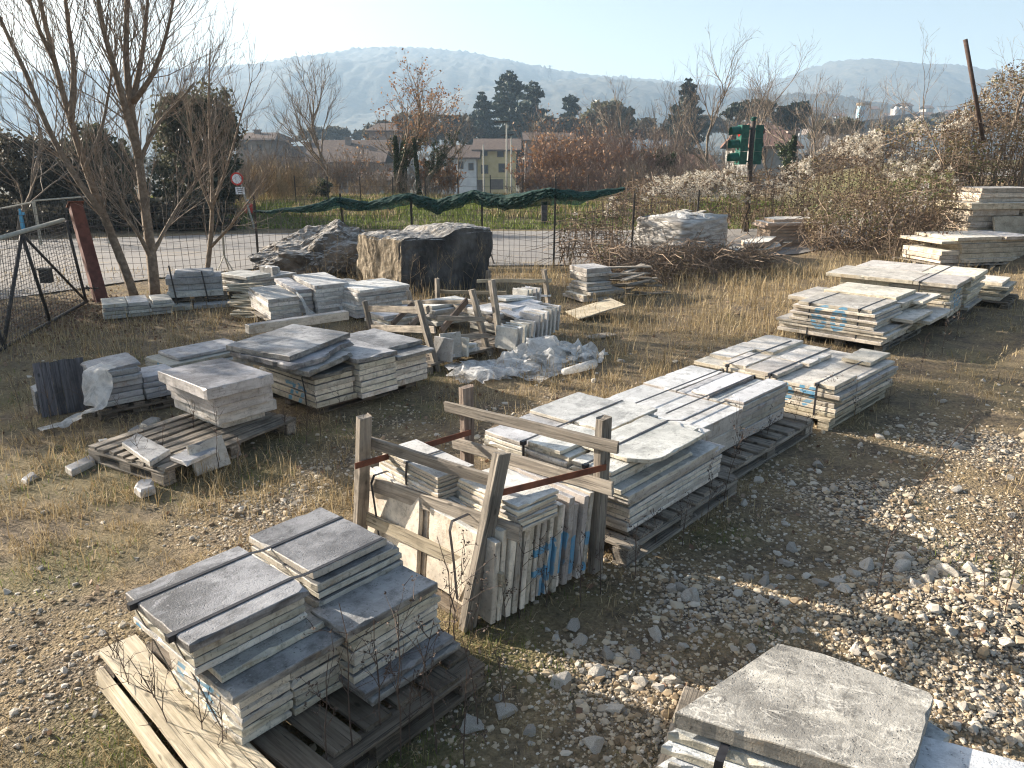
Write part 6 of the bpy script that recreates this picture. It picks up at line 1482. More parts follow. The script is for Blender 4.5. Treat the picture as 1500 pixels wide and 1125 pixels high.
for k_, (u_, v_, Y_) in enumerate(((858, 150, 44), (890, 135, 46), (1008, 128, 48), (1062, 105, 50), (1125, 112, 52), (1172, 118, 50), (1208, 138, 52), (1250, 140, 58), (945, 150, 50), (672, 165, 40), (1290, 150, 60), (780, 160, 46))):
    bare_tree('thin leafless tree in the far belt beyond the pinkish shrubs and clematis', on(u_, Y_), hgt(u_, v_, Y_) * .9, 500 + k_, spread=.42, nch=(9, 6, 3, 2), up=.45, group='leafless trees of the far belt')
def cedar(label, u, vtop, Y, width, seed, base_drop=6, group='dark conifers', dens=1.0):
    b = on(u, Y); H_ = hgt(u, vtop, Y); rng = np.random.default_rng(seed); o = thing('conifer_tree', label, 'tree', b, 0, group)
    MB().tube([(0, 0, 0), (0, 0, H_ * .5), (0, 0, H_ * .97)], [H_ * .022, H_ * .014, .04], 7).build('trunk', M['bark'], o)
    mb = MB(); w = width / F_PX * Y / 2 * 1.75; br = MB()
    nlev = int(21 * dens)
    for k in range(nlev):
        f = .18 + .8 * (k + rng.uniform(-.3, .3)) / nlev; R_ = w * (1.03 - f) ** .62 * (.82 if k % 2 else 1.08) * rng.uniform(.9, 1.1)
        for j in range(int(rng.integers(5, 8))):
            a = rng.uniform(0, 2 * math.pi); L = R_ * rng.uniform(.6, 1.1); d = np.array([math.cos(a), math.sin(a), 0])
            tip = d * L + (0, 0, H_ * f + L * rng.uniform(-.12, .22)); st = np.array([0, 0, H_ * f - L * .05]); br.tube([st, tip], [.08, .02], 3, cap=False)
            m = int(30 + 110 * L / w); t = rng.uniform(.15, 1.05, m) ** .7; c = st + (tip - st) * t[:, None] + rng.normal(0, 1, (m, 3)) * np.array([L * .15, L * .15, L * .03]) - np.array([0, 0, 1]) * (t ** 3)[:, None] * L * .06
            leaf_quads(c, H_ * .03, rng, mb, flat=.5, elong=2.0)
    m = 60; c = np.stack([rng.normal(0, w * .05, m), rng.normal(0, w * .05, m), H_ * rng.uniform(.88, 1.0, m)], -1); leaf_quads(c, H_ * .025, rng, mb)
    br.build('boughs', M['bark'], o); mb.build('foliage', M['cedar'], o); return o
cedar('tallest dark cedar in the middle of the group', 746, 104, 165, 62, 41); cedar('dark cedar at left of the group', 706, 135, 160, 44, 42); cedar('dark cedar at right of the group', 778, 120, 160, 56, 43)
cedar('small lone cedar right of the cedar group', 832, 138, 170, 40, 44); cedar('dark fir behind the slender bare trees', 998, 116, 120, 50, 45)
cedar('narrow cypress between the lone cedar and the fir', 917, 156, 180, 8, 46, dens=.7)
def broadleaf(label, u, Y, ells, seed, mat='evergreen', leaf=.16, n=7000, group='evergreen trees', name='evergreen_tree', trunk=True, base=None):
    """ells: crown lobes (u, v, radius_px_x, radius_px_y, depth factor)"""
    b = on(u, Y) if base is None else np.asarray(base); rng = np.random.default_rng(seed); o = thing(name, label, 'tree', b, 0, group); q = Y / F_PX; mb = MB(); br = MB()
    tot = sum(e[2] * e[3] for e in ells)
    for (eu, ev, rx, ry) in ells:
        c0 = AT(eu, ev, Y) - b; k = max(10, int(n * rx * ry / tot / 40)); d = rng.normal(size=(k, 3)); d /= np.linalg.norm(d, axis=1)[:, None]
        rad = rng.uniform(.45, 1.0, k) ** .5 * (.8 + .35 * rng.uniform(size=k)); C = c0 + d * rad[:, None] * np.array([rx * q, rx * q * .8, ry * q])
        for c in C:
            cc = c + rng.normal(0, 1, (40, 3)) * np.array([rx, rx, ry]) * q * .11; leaf_quads(cc, leaf, rng, mb, rnd=np.clip(rng.normal(.45, .25, 40) + rng.uniform(-.25, .25), 0, 1))
        for j in range(5): br.tube([np.array([0, 0, .2]), c0 * .6 + rng.normal(0, .2, 3), C[rng.integers(len(C))]], [.09 * leaf / .16, .05, .02], 4, cap=False)
    if trunk: br.tube([(0, 0, -.2), (0, 0, 1.0), (AT(ells[0][0], ells[0][1], Y) - b) * .5], [.16, .13, .09], 7)
    br.build('trunk', M['bark'], o); mb.build('crown', M[mat], o); return o
def side_tree(label, base, h, seed):
    rng_ = np.random.default_rng(seed); o = thing('evergreen_tree', label, 'tree', base, 0, 'evergreen trees left of the gate'); mb = MB(); br = MB()
    br.tube([(0, 0, -.1), (.1, 0, h * .4), (0, .1, h * .8)], [.14, .1, .04], 7)
    for k in range(70):
        c = np.array([rng_.normal(0, h * .2), rng_.normal(0, h * .2), h * rng_.uniform(.3, 1)]); br.tube([(0, 0, h * .3), c * .6, c], [.04, .025, .01], 4, cap=False)
        leaf_quads(c + rng_.normal(0, h * .07, (110, 3)), .085, rng_, mb)
    br.build('trunk', M['bark'], o); mb.build('crown', M['evergreen'], o)
for k_, (x_, y_, h_) in enumerate(((-9.6, 9.5, 3.3), (-12.6, 12.5, 4.2))):
    side_tree(('loose evergreen left of the gate', 'evergreen across the road behind the gate')[k_], (x_, y_, 0), h_, 90 + k_)
broadleaf('big dark evergreen tree behind the young bare tree', 290, 24, [(285, 200, 48, 62), (315, 190, 34, 52), (280, 265, 58, 50), (325, 265, 30, 45), (262, 170, 24, 30)], 51, n=20000, leaf=.085)
broadleaf('dark evergreen between the two big bare trees', 150, 24, [(130, 225, 34, 38), (160, 255, 40, 44), (120, 270, 44, 40)], 52, n=13000, leaf=.085)
broadleaf('dull hedge tree behind the gate', 60, 23, [(40, 250, 50, 52), (80, 270, 46, 44), (10, 285, 40, 40)], 53, mat='hedge', n=11000, leaf=.085)
broadleaf('low dark hedge along the far road edge, right of gate post', 200, 22, [(120, 318, 50, 24), (190, 312, 44, 30), (260, 316, 46, 26), (320, 318, 30, 20)], 54, mat='hedge', n=7000, leaf=.1, trunk=False)
broadleaf('low dark hedge along the far road edge, behind the gate', 20, 21, [(-20, 318, 50, 26), (50, 325, 42, 22)], 55, mat='hedge', n=4500, leaf=.1, trunk=False)
broadleaf('rounded evergreen right of the lone cedar', 893, 140, [(890, 172, 34, 18), (905, 180, 22, 15)], 56, n=2600, leaf=.8)
broadleaf('umbrella pine, left of two behind traffic light', 1095, 110, [(1082, 164, 20, 10), (1108, 162, 24, 11), (1095, 158, 24, 8)], 57, n=2600, leaf=.5, mat='cedar')
broadleaf('umbrella pine, right of two behind traffic light', 1162, 110, [(1150, 168, 16, 11), (1172, 164, 15, 14), (1165, 178, 22, 10)], 58, n=2600, leaf=.5, mat='cedar')
broadleaf('grey green trees left of the cedar group', 640, 150, [(600, 185, 40, 16), (650, 183, 38, 16), (675, 190, 30, 15), (560, 192, 30, 12)], 59, n=3500, leaf=.8, mat='hedge')
broadleaf('dull trees between the cedars and pinkish shrubs', 850, 150, [(812, 190, 30, 14), (860, 188, 34, 13), (950, 190, 36, 14)], 60, n=3000, leaf=.8, mat='hedge')
broadleaf('small dark evergreen under the factory', 1200, 90, [(1205, 190, 16, 12), (1240, 186, 22, 10)], 61, n=1600, leaf=.4)
broadleaf('small dark clipped bush behind the netting', 470, 29, [(470, 277, 14, 13), (462, 284, 14, 10)], 62, n=1500, leaf=.1, trunk=False)
for k, (u, v, Y) in enumerate(((1020, 180, 200), (1060, 185, 220), (1130, 176, 260), (1370, 178, 240), (1420, 172, 260), (1195, 176, 300), (1300, 186, 210), (780, 196, 190), (600, 200, 190), (480, 196, 200), (1460, 178, 210))):
    broadleaf(f'hazy brown grey wood clump beyond the houses, {ORD[k] if k else "first"} of the far row', u, Y, [(u, v, 26, 9), (u + 30, v + 3, 24, 8), (u - 26, v + 4, 22, 8)], 70 + k, mat='hedge', n=1500, leaf=1.0, group='far wood clumps', trunk=False)

fw = MB(); fr_ = np.random.default_rng(404)
for k in range(230):
    Y = fr_.uniform(165, 480); x = fr_.uniform(-.75, .85) * Y; h = fr_.uniform(5, 10); w = fr_.uniform(3, 7); n = 130
    if abs(x / Y + .03) < .06 and Y < 220: continue
    c = np.stack([x + fr_.normal(0, w * .42, n), Y + fr_.normal(0, w * .4, n), gz(x, Y) + h * (.25 + .75 * fr_.uniform(0, 1, n) ** .7) * (1 - .2 * np.abs(fr_.normal(0, .4, n)))], -1)
    leaf_quads(c, .9, fr_, fw, rnd=np.clip(fr_.normal(fr_.uniform(.2, .8), .15, n), 0, 1))
tag(fw.build('far_wood', leafmat('far_wood', [(.04, .05, .03), (.085, .07, .05), (.13, .10, .075)], .2, .8)), 'brown and grey woods filling the valley before the hills', None, None, 'stuff')
def shrub(label, base, width, height, seed, mat='pinktwig', stems=26, group=None, leaves=None, name='bare_shrub', lv=2, nch=(5, 4), depth=None, up=.35):
    rng = np.random.default_rng(seed); T = Tree(seed); T.thr = 9; T.minr = max(.0022, base[1] * .00018)
    for k in range(stems):
        x = rng.uniform(-.5, .5) * width; y = rng.uniform(-.5, .5) * (depth or width * .6); h = height * rng.uniform(.55, 1.0) * (1 - .35 * (2 * x / width) ** 2)
        T.grow(np.array([x, y, -.05]), np.array([rng.normal(0, .25), rng.normal(0, .2), 1.0]), h, max(.006, h * .007), 0, lv, nch, ang=.55, up=up, wander=.13, ratio=.5)
    o = thing(name, label, 'shrub', base, 0, group); T.tw.build('stems', M[mat], o)
    if leaves:
        n, sz, mt = leaves; tips = np.array(T.tips); c = tips[rng.integers(0, len(tips), n)] + rng.normal(0, height * .02, (n, 3)); lm = MB(); leaf_quads(c, sz, rng, lm); lm.build('leaves', M[mt], o)
    return o
gS = 'leafless shrubs beyond the road'
for k, (u, vt, Y, wpx, st, dl, lab) in enumerate(((796, 215, 34, 64, 34, 800, 'pinkish seed head shrub right of the yellow house'), (835, 205, 35, 90, 40, 500, 'pinkish bare shrub, mid left of the shrub row'), (905, 200, 36, 90, 40, 200, 'pinkish bare shrub, mid right of the shrub row'), (965, 215, 36, 80, 34, 0, 'bare shrub at right end of pinkish shrub row'),
        (820, 180, 40, 60, 16, 500, 'taller rusty leaved shrub behind pinkish row'), (390, 240, 27, 60, 36, 0, 'tan bare shrub right of the road sign'), (430, 240, 28, 60, 36, 0, 'tan bare shrub with thin pale trunks above netting'), (345, 240, 26, 60, 30, 0, 'brown bare shrub around the road sign'), (540, 262, 32, 70, 26, 0, 'low tan reeds behind the netting, left of the seed head tree'),
        (475, 262, 32, 50, 22, 0, 'low tan reeds left of the netting top'), (640, 235, 31, 50, 22, 500, 'thin seed head shrub before the white house'), (1210, 200, 46, 80, 26, 0, 'greyish bare shrub behind the clematis, right of red roof'), (1040, 215, 40, 60, 22, 0, 'greyish bare shrub left of the traffic light'), (310, 262, 27, 80, 30, 0, 'low brown shrub left behind the road sign'), (385, 258, 29, 90, 34, 0, 'low tan brush behind the left end of netting'), (580, 255, 30, 110, 40, 0, 'brown brush round the seed head tree foot'), (800, 250, 30, 90, 36, 300, 'low pinkish brush behind the netting, middle'), (850, 240, 30, 110, 40, 100, 'low pinkish brush behind the netting, right'), (450, 262, 30, 80, 30, 0, 'low tan brush behind the netting, left'), (930, 240, 31, 90, 36, 0, 'brown brush behind the netting end'), (365, 222, 36, 90, 40, 0, 'tall grey brown brush below the hip roofed house'), (425, 226, 37, 100, 44, 0, 'tall grey brown brush below the low dark roof'), (470, 232, 38, 90, 40, 0, 'tall twiggy brush left of the seed head tree, near the spreading tree'), (530, 226, 38, 100, 44, 200, 'tall twiggy brush in front of the long farmhouse'), (870, 196, 42, 100, 44, 0, 'tall reddish bare brush behind the pinkish row, left'), (950, 200, 42, 100, 44, 0, 'tall reddish bare brush behind the pinkish row, right'), (640, 245, 33, 60, 24, 200, 'twiggy brush right of the ivy trunks'), (1010, 235, 33, 80, 36, 0, 'grey brown brush before the long tiled roof'), (1075, 240, 34, 70, 30, 0, 'grey brown brush behind the traffic light post'), (1240, 185, 50, 80, 30, 0, 'greyish twiggy brush under the factory'))):
    shrub(lab, on(u, Y), wpx / F_PX * Y, hgt(u, vt, Y), 100 + k, nch=(7, 5), mat='tantwig' if 'tan ' in lab else ('pinktwig' if 'pink' in lab or 'rust' in lab else 'twig'), stems=int(st * 1.7), group=gS, leaves=(dl, .09, 'deadleaf') if dl else None)

# clematis shrubs and bramble thicket on the right bank
def thicket(label, pts, seed, fluff=300, leaves=3000, name='clematis_shrub', group='clematis covered shrubs', lmat='bramble', cat='shrub', kind=None, fl_size=.05, stems=70):
    """pts: crown profile [(u, vtop, vbottom, Y, depth)...] from left to right"""
    rng = np.random.default_rng(seed); A = np.array(pts, float); lo = A[0, 0]; hi = A[-1, 0]
    b = AT((lo + hi) / 2, A[:, 2].mean(), A[:, 3].mean()); o = thing(name, label, cat, b, 0, group)
    if kind: o['kind'] = kind
    def prof(u): return [np.interp(u, A[:, 0], A[:, i]) for i in range(1, 5)]
    def point(n, bias=1.0):
        u = rng.uniform(lo, hi, n); vt, vb, Y, D = prof(u); top = np.array([AT(a, b_, y) for a, b_, y in zip(u, vt, Y)]); bot = np.array([AT(a, b_, y) for a, b_, y in zip(u, vb, Y)])
        dep = rng.uniform(0, 1, n) * D; f = rng.uniform(0, 1, n) ** bias
        lump = .90 + .24 * fbm(u * .05 + seed, dep * 1.1, seed, 3)
        hz = bot[:, 2] + (top[:, 2] - bot[:, 2]) * lump * f; front = (f ** 2) * .5
        x = bot[:, 0] + dep * bot[:, 0] / Y; return np.stack([x, Y + dep + front, hz], -1) - b, f, u
    sm = MB()
    stems = int(stems * 2.6); C, f, u = point(stems, .8)
    for c in C:
        d = rng.normal(0, 1, 3) * (1, .8, .35); d /= np.linalg.norm(d); L = rng.uniform(.5, 1.5); t = np.linspace(-.5, .5, 6)[:, None]
        P = c + d * t * L + np.array([0, 0, -.35]) * (t ** 2) * L + rng.normal(0, .03, (6, 3)); sm.tube(P, [.005, .006, .006, .005, .004, .003], 3, rnd=rng.uniform(), cap=False)
    C, f, u = point(stems // 3, .5)
    for c in C:
        g = c.copy(); g[2] = min(c[2] - .3, 0.0); P = np.array([g + rng.normal(0, .1, 3), (g + c) / 2 + rng.normal(0, .12, 3), c + (0, 0, .1)]); sm.tube(P, [.012, .009, .005], 4, rnd=rng.uniform(), cap=False)
    sm.build('stems', M['scrub'], o)
    lm = MB(); C, f, u = point(leaves, .75); leaf_quads(C, .036, rng, lm, rnd=np.clip(fbm(C[:, 0] * 1.3 + seed, C[:, 2] * 1.6, seed + 2) * 1.9 - .58 + rng.normal(0, .18, len(C)), 0, 1)); lm.build('leaves', M[lmat], o)
    if fluff:
        fm = MB(); C, f, u = point(fluff * 3, .45); cl = fbm(C[:, 0] * 1.7 + seed * 3, C[:, 2] * 2.0, seed + 7); keep = (cl > .52) & (f > .5); C = C[keep][:int(fluff * .62)]
        k = 26; szf = rng.uniform(.45, 1.15, (len(C), 1, 1)); cc = (C[:, None] + rng.normal(0, fl_size * .62, (len(C), k, 3)) * szf).reshape(-1, 3); base_r = np.repeat(np.clip(rng.normal(.5, .25, len(C)), 0, 1), k)
        leaf_quads(cc, fl_size * .62, rng, fm, rnd=base_r, elong=1.3); fm.build('seed_heads', M['fluff'], o)
    return o
thicket('pale fluffy clematis shrub behind the wrapped pallet', [(895, 288, 310, 17.5, 1.2), (930, 268, 330, 18, 2), (985, 262, 335, 18.5, 2), (1045, 252, 335, 19, 2), (1075, 250, 335, 19.5, 2)], 201, fluff=560, leaves=2600)
thicket('pale clematis shrub right around the traffic light foot', [(1065, 255, 335, 20, 2), (1100, 262, 338, 20.3, 2), (1150, 240, 338, 20.3, 2), (1185, 232, 335, 20, 2.5)], 202, fluff=330, leaves=2600)
thicket('grey fluffy clematis bank before the red roofed house', [(1170, 240, 338, 19, 2.5), (1210, 222, 340, 18.6, 2.5), (1240, 205, 345, 18, 2.5), (1285, 188, 350, 17.5, 2.5)], 203, fluff=420, leaves=3600)
thicket('high fluffy clematis crest below the factory', [(1275, 190, 350, 17.6, 2.5), (1320, 181, 352, 17, 2.5), (1365, 184, 352, 16.6, 2.5), (1410, 170, 345, 16.2, 2.5)], 204, fluff=430, leaves=3600)
thicket('brown leafy bramble bank at far right behind the stacks', [(1375, 172, 335, 16.9, 2.5), (1410, 142, 330, 16.9, 2.5), (1445, 108, 320, 16.9, 2.5), (1490, 80, 310, 16.9, 2.5), (1570, 72, 300, 16.9, 2.5)], 205, fluff=170, leaves=11000, stems=220)
thicket('brown bramble tangle in front of the clematis bank', [(1180, 318, 375, 16.2, 1.8), (1230, 290, 380, 15.8, 2), (1290, 280, 378, 15.4, 2), (1350, 265, 372, 15.0, 2), (1400, 250, 350, 14.8, 1.6)], 206, fluff=40, leaves=5200, name='bramble_bush', group='brambles', stems=150)
thicket('low dry bramble tangle around the wrapped pallet foot', [(870, 372, 420, 12.6, 1.2), (920, 372, 425, 12.6, 1.4), (970, 378, 425, 12.9, 1.4), (1020, 372, 412, 13.2, 1.6), (1075, 380, 402, 13.6, 1.5), (1130, 378, 396, 14, 1.2)], 207, fluff=0, leaves=900, name='bramble_bush', group='brambles', stems=260)
thicket('sparse clematis strand along the right end of the fence', [(820, 330, 380, 14.6, .5), (870, 310, 390, 15, .6), (920, 300, 370, 15.6, .6)], 208, fluff=30, leaves=260, stems=60)

# ------------------------------------------------------------------ stones, gravel, grass, weeds, litter
IV = None
def ico():
    p = (1 + 5 ** .5) / 2
    V = np.array([(-1, p, 0), (1, p, 0), (-1, -p, 0), (1, -p, 0), (0, -1, p), (0, 1, p), (0, -1, -p), (0, 1, -p), (p, 0, -1), (p, 0, 1), (-p, 0, -1), (-p, 0, 1)], float); V /= np.linalg.norm(V[0])
    F_ = np.array([(0, 11, 5), (0, 5, 1), (0, 1, 7), (0, 7, 10), (0, 10, 11), (1, 5, 9), (5, 11, 4), (11, 10, 2), (10, 7, 6), (7, 1, 8), (3, 9, 4), (3, 4, 2), (3, 2, 6), (3, 6, 8), (3, 8, 9), (4, 9, 5), (2, 4, 11), (6, 2, 10), (8, 6, 7), (9, 8, 1)])
    return V, F_
IV, IF = ico()
def scatter(n, rng, rmin=1.7, rmax=11, amax=.86):
    """points over the yard, denser near the viewpoint"""
    r = rmin * (rmax / rmin) ** rng.uniform(0, 1, n); a = rng.uniform(-amax, amax, n); return r * np.sin(a), r * np.cos(a), r
rng = np.random.default_rng(77)
def pebbles(n, size_fn, thresh, name, label):
    x, y, r = scatter(n, rng); g = grav_at(x, y); keep = rng.uniform(size=n) < np.clip((g - thresh) * 1.8, 0.015, 1); x, y, r = x[keep], y[keep], r[keep]; m = len(x)
    sz = size_fn(m, r); V = IV[None] * (1 + rng.normal(0, .2, (m, 12, 1))); sc = sz[:, None, None] * np.stack([rng.uniform(.7, 1.35, m), rng.uniform(.7, 1.2, m), rng.uniform(.45, .8, m)], -1)[:, None]
    V = V * sc; a = rng.uniform(0, 6.28, m); ca, sa = np.cos(a)[:, None], np.sin(a)[:, None]; V = np.stack([V[..., 0] * ca - V[..., 1] * sa, V[..., 0] * sa + V[..., 1] * ca, V[..., 2]], -1)
    V += np.stack([x, y, ground_h(x, y) + sz * .08], -1)[:, None]; F_ = (IF[None] + np.arange(m)[:, None, None] * 12).reshape(-1, 3)
    o = MB().add(V.reshape(-1, 3), [F_], np.repeat(rng.uniform(0, 1, m) ** 1.0, 12)).build(name, M['pebble']); tag(o, label, None, None, 'stuff'); return m
npb = pebbles(150000, lambda m, r: np.exp(rng.normal(math.log(.0058), .42, m)) * (.75 + .1 * r), .10, 'gravel', 'pale crushed limestone gravel strewn over the yard')
npb2 = pebbles(26000, lambda m, r: np.exp(rng.normal(math.log(.0135), .38, m)) * (.85 + .05 * r), .28, 'coarse_gravel', 'larger pale limestone chips among the gravel')
# bigger stones, each its own object
def stone_mesh(seed):
    bm = bmesh.new(); bmesh.ops.create_icosphere(bm, subdivisions=3, radius=1); off = Vector((seed * 5.1, seed * 2.3, 1)); rr = random.Random(seed)
    pl = [(Vector((rr.gauss(0, 1), rr.gauss(0, 1), rr.gauss(0, 1))).normalized(), rr.uniform(.42, .8)) for _ in range(13)]
    for v in bm.verts:
        p = v.co.copy()
        for nn, d in pl:
            e = p.dot(nn) - d
            if e > 0: p -= nn * e
        v.co = p * (1 + .10 * mnoise.fractal(p * 2.4 + off, .9, 2.1, 4))
    me = bpy.data.meshes.new('stone'); bm.to_mesh(me); bm.free(); me.materials.append(M['stone']); return me
SM = [stone_mesh(k) for k in range(14)]
ZONES = [('grey limestone lump on the shaded gravel left of lower right stack', 'stones left of the lower right stack', [(840, 918), (875, 985), (870, 1095), (775, 1070), (835, 955), (960, 930), (1000, 950), (940, 1000), (900, 1040), (820, 1000), (985, 1000), (930, 960), (850, 940), (1010, 880), (890, 960), (965, 1010), (690, 1060), (740, 1040)], (.03, .06)),
         ('pale limestone lump in the stony band right of the crate', 'stones in the stony band', [(1150, 830), (1250, 850), (1270, 835), (1300, 860), (1320, 840), (1355, 868), (1365, 855), (1390, 850), (1410, 870), (1235, 880), (1200, 862), (1440, 865), (1470, 850), (1180, 850), (1160, 805), (1080, 878), (1130, 868), (1000, 868), (1015, 880), (985, 868), (1320, 820), (1420, 845), (1480, 875), (1095, 850), (1120, 860), (1340, 880), (1275, 872), (1225, 862)], (.035, .065)),
         ('sunlit cream stone on the gravel behind lower right stack', 'stones on the sunlit gravel', [(1165, 935), (1175, 925), (1250, 965), (1380, 1000), (1440, 995), (1300, 930), (1470, 960), (1430, 940), (1390, 945), (1330, 960), (1410, 1040), (1450, 1050), (1480, 1090), (1400, 1070), (1350, 930), (1465, 1010), (1210, 930), (1100, 955)], (.025, .045)),
         ('broken pale stone on dry ground at the right', 'stones at the right side', [(1400, 650), (1435, 645), (1405, 655), (1340, 705), (1210, 720), (1480, 700), (1400, 720), (1200, 685), (1110, 705), (1150, 770), (1090, 740), (1260, 745), (1470, 640), (1430, 745), (1330, 760), (1290, 640), (1480, 760), (1160, 710), (1260, 650), (1380, 590), (1440, 560)], (.025, .055)),
         ('small grey stone in thin grass at the left', 'stones at the left side', [(60, 835), (65, 750), (130, 800), (95, 985), (140, 1045), (75, 1020), (30, 1000), (200, 820), (170, 870), (240, 800), (60, 900), (150, 930), (20, 950), (110, 860), (65, 1070), (330, 760), (280, 790), (10, 870), (40, 1080)], (.014, .03)),
         ('small pale stone in grass before the second middle stack', 'stones in the middle grass', [(950, 565), (930, 575), (905, 580), (920, 582), (810, 560), (870, 560), (640, 640), (600, 660), (740, 590), (700, 640), (990, 530), (860, 515), (910, 530)], (.025, .05))]
for lab, grp, px, (s0, s1) in ZONES:
    for (u, v) in px:
        for rep_ in range(2):
            uu, vv = (u, v) if rep_ == 0 else (u + R.uniform(-45, 45), v + R.uniform(-22, 22))
            p = G(uu, vv, 0); s_ = R.uniform(s0, s1) * (.88 if rep_ == 0 else .45)
            o = bpy.data.objects.new('stone', R.choice(SM)); COL.objects.link(o); o.location = (p[0], p[1], gz(p[0], p[1]) + s_ * .12); o.scale = (s_ * R.uniform(.9, 1.5), s_ * R.uniform(.8, 1.2), s_ * R.uniform(.6, .95)); o.rotation_euler = (R.uniform(-.3, .3), R.uniform(-.3, .3), R.uniform(0, 6.3))
            tag(o, lab if rep_ == 0 else lab.replace('lump', 'chip').replace('stone', 'chip'), 'stone', grp if rep_ == 0 else grp.replace('stones', 'smaller chips'))
# grass
FOOT = [(FA, -.12, .96, -.32, .95), (FC, -.1, 1.2, -.07, 1.05), (FD, -1.5, .22, -.16, .92), (F59, -.05, 1.3, .0, 1.32), (F60, .0, 1.9, -.1, 1.2), (F63, 0, 1.8, 0, 1.5), (FH, 0, 1.25, -.05, .85), (FP, 0, 1.22, 0, .86), (FCk, .05, .8, 0, 1.0), (FR_, -.05, 1.1, -.1, .45), (FQ, 0, .65, 0, .36), (FK, 0, 1.15, 0, .95), (FK2, 0, .8, .1, .75)]
def outside(x, y, mgn=0.0):
    ok = np.ones(len(x), bool)
    for f, s0, s1, t0, t1 in FOOT:
        dx, dy = x - f.N[0], y - f.N[1]; s_ = dx * f.b[0] + dy * f.b[1]; t_ = dx * f.a[0] + dy * f.a[1]
        ok &= ~((s_ > s0 + mgn) & (s_ < s1 - mgn) & (t_ > t0 + mgn) & (t_ < t1 - mgn))
    return ok
def blades(x, y, h, w, lean, mat, name, label):
    n = len(x); a = rng.uniform(0, 6.28, n); d = np.stack([np.cos(a), np.sin(a), np.zeros(n)], -1); b2_ = rng.uniform(0, 6.28, n); sd = np.stack([np.cos(b2_), np.sin(b2_), np.zeros(n)], -1) * w[:, None]
    b_ = np.stack([x, y, ground_h(x, y) - .005], -1); up = np.array([0, 0, 1.0]); ln = lean[:, None]
    m1 = b_ + up * (h * .55 * np.cos(lean * .6))[:, None] + d * (h * .55)[:, None] * np.sin(ln * .6); t_ = m1 + up * (h * .45 * np.cos(lean * 1.3))[:, None] + d * (h * .45)[:, None] * np.sin(ln * 1.3)
    V = np.stack([b_ - sd, b_ + sd, m1 + sd * .75, m1 - sd * .75, t_], 1).reshape(-1, 3); i = np.arange(n)[:, None] * 5
    o = MB().add(V, [i + np.array([[0, 1, 2, 3]]), i + np.array([[3, 2, 4]])], np.repeat(rng.uniform(0, 1, n), 5)).build(name, M[mat]); return tag(o, label, None, None, 'stuff')
def clumpy(x, y, k=5.0, seed=2): return fbm(x * k, y * k, seed, 3)
N_ = 340000
x, y, r = scatter(N_, rng, 1.7, 17, .86); g = grav_at(x, y); dr = dry_at(x, y)
pr = np.clip(.12 + 1.0 * dr - g * .95, .03, 1) * (.25 + 1.3 * sstep(.42, .62, clumpy(x, y)))
k = (rng.uniform(size=N_) < pr * .8) & outside(x, y, .12) & (y < 14.6); x, y, r, dr = x[k], y[k], r[k], dr[k]; n = len(x)
flat = rng.uniform(size=n) < .68
hh = np.where(flat, rng.uniform(.03, .09, n), rng.uniform(.04, .13, n) * (.6 + .9 * dr)) * (.85 + .03 * r); lean = np.where(flat, rng.uniform(1.0, 1.7, n), np.abs(rng.normal(.35, .3, n)))
blades(x, y, hh, (.0011 + .00025 * r) * rng.uniform(.7, 1.4, n), lean, 'drygrass', 'dry_grass', 'short straw coloured dry grass covering the yard')
x, y, r = scatter(90000, rng, 1.7, 15, .86); ms = moss_at(x, y); g = grav_at(x, y)
k = (rng.uniform(size=90000) < np.clip(ms * 1.1 - .18, 0, 1) * (1 - .7 * g)) & outside(x, y, .02) & (y < 14); x, y, r = x[k], y[k], r[k]; n = len(x)
blades(x, y, rng.uniform(.015, .06, n) * (.9 + .04 * r), (.0012 + .0002 * r) * np.ones(n), np.abs(rng.normal(.4, .4, n)), 'greengrass', 'green_grass', 'short green grass and moss in the damp patches')
# tall dry grass towards the back right and around the rear stacks
x = rng.uniform(-6, 11, 60000); y = rng.uniform(5.5, 16, 60000); dr = field(blobs([(1000, 470, 1.2, .6), (1080, 410, 1.6, 1), (900, 450, 1.2, .8), (1200, 395, 2.2, 1), (1350, 370, 2, 1), (660, 420, 1.4, 1), (560, 430, 1.0, .9), (450, 420, .8, .7), (780, 410, 1.2, .8), (860, 420, 1.2, 1), (250, 480, 1.0, .4), (120, 500, 1, .4)]), x, y)
k = (rng.uniform(size=60000) < dr * (.3 + sstep(.42, .6, clumpy(x, y, 3, 8))) * .75) & outside(x, y, .0) & ~((y > 14.7) & (x < 6)); x, y = x[k], y[k]; n = len(x)
blades(x, y, rng.uniform(.1, .34, n), .0035 * np.ones(n), np.abs(rng.normal(.35, .3, n)), 'drygrass', 'tall_dry_grass', 'taller tan dry grass at the back of the yard')
x = rng.uniform(-14, 9, 60000); y = rng.uniform(22.2, 31, 60000); k = (clumpy(x, y, 1.2, 6) > .32); x, y = x[k], y[k]; n = len(x)
blades(x, y, rng.uniform(.06, .2, n), .012 * np.ones(n), np.abs(rng.normal(.4, .3, n)), 'greengrass', 'bank_grass', 'sunlit green grass on the bank across the road')
x = rng.uniform(-14, 9, 26000); y = rng.uniform(23.5, 31, 26000); k = (clumpy(x, y, .8, 16) > .5); x, y = x[k], y[k]; n = len(x)
blades(x, y, rng.uniform(.1, .3, n), .012 * np.ones(n), np.abs(rng.normal(.5, .3, n)), 'drygrass', 'bank_dry_grass', 'yellowish dry tufts on the bank across the road')
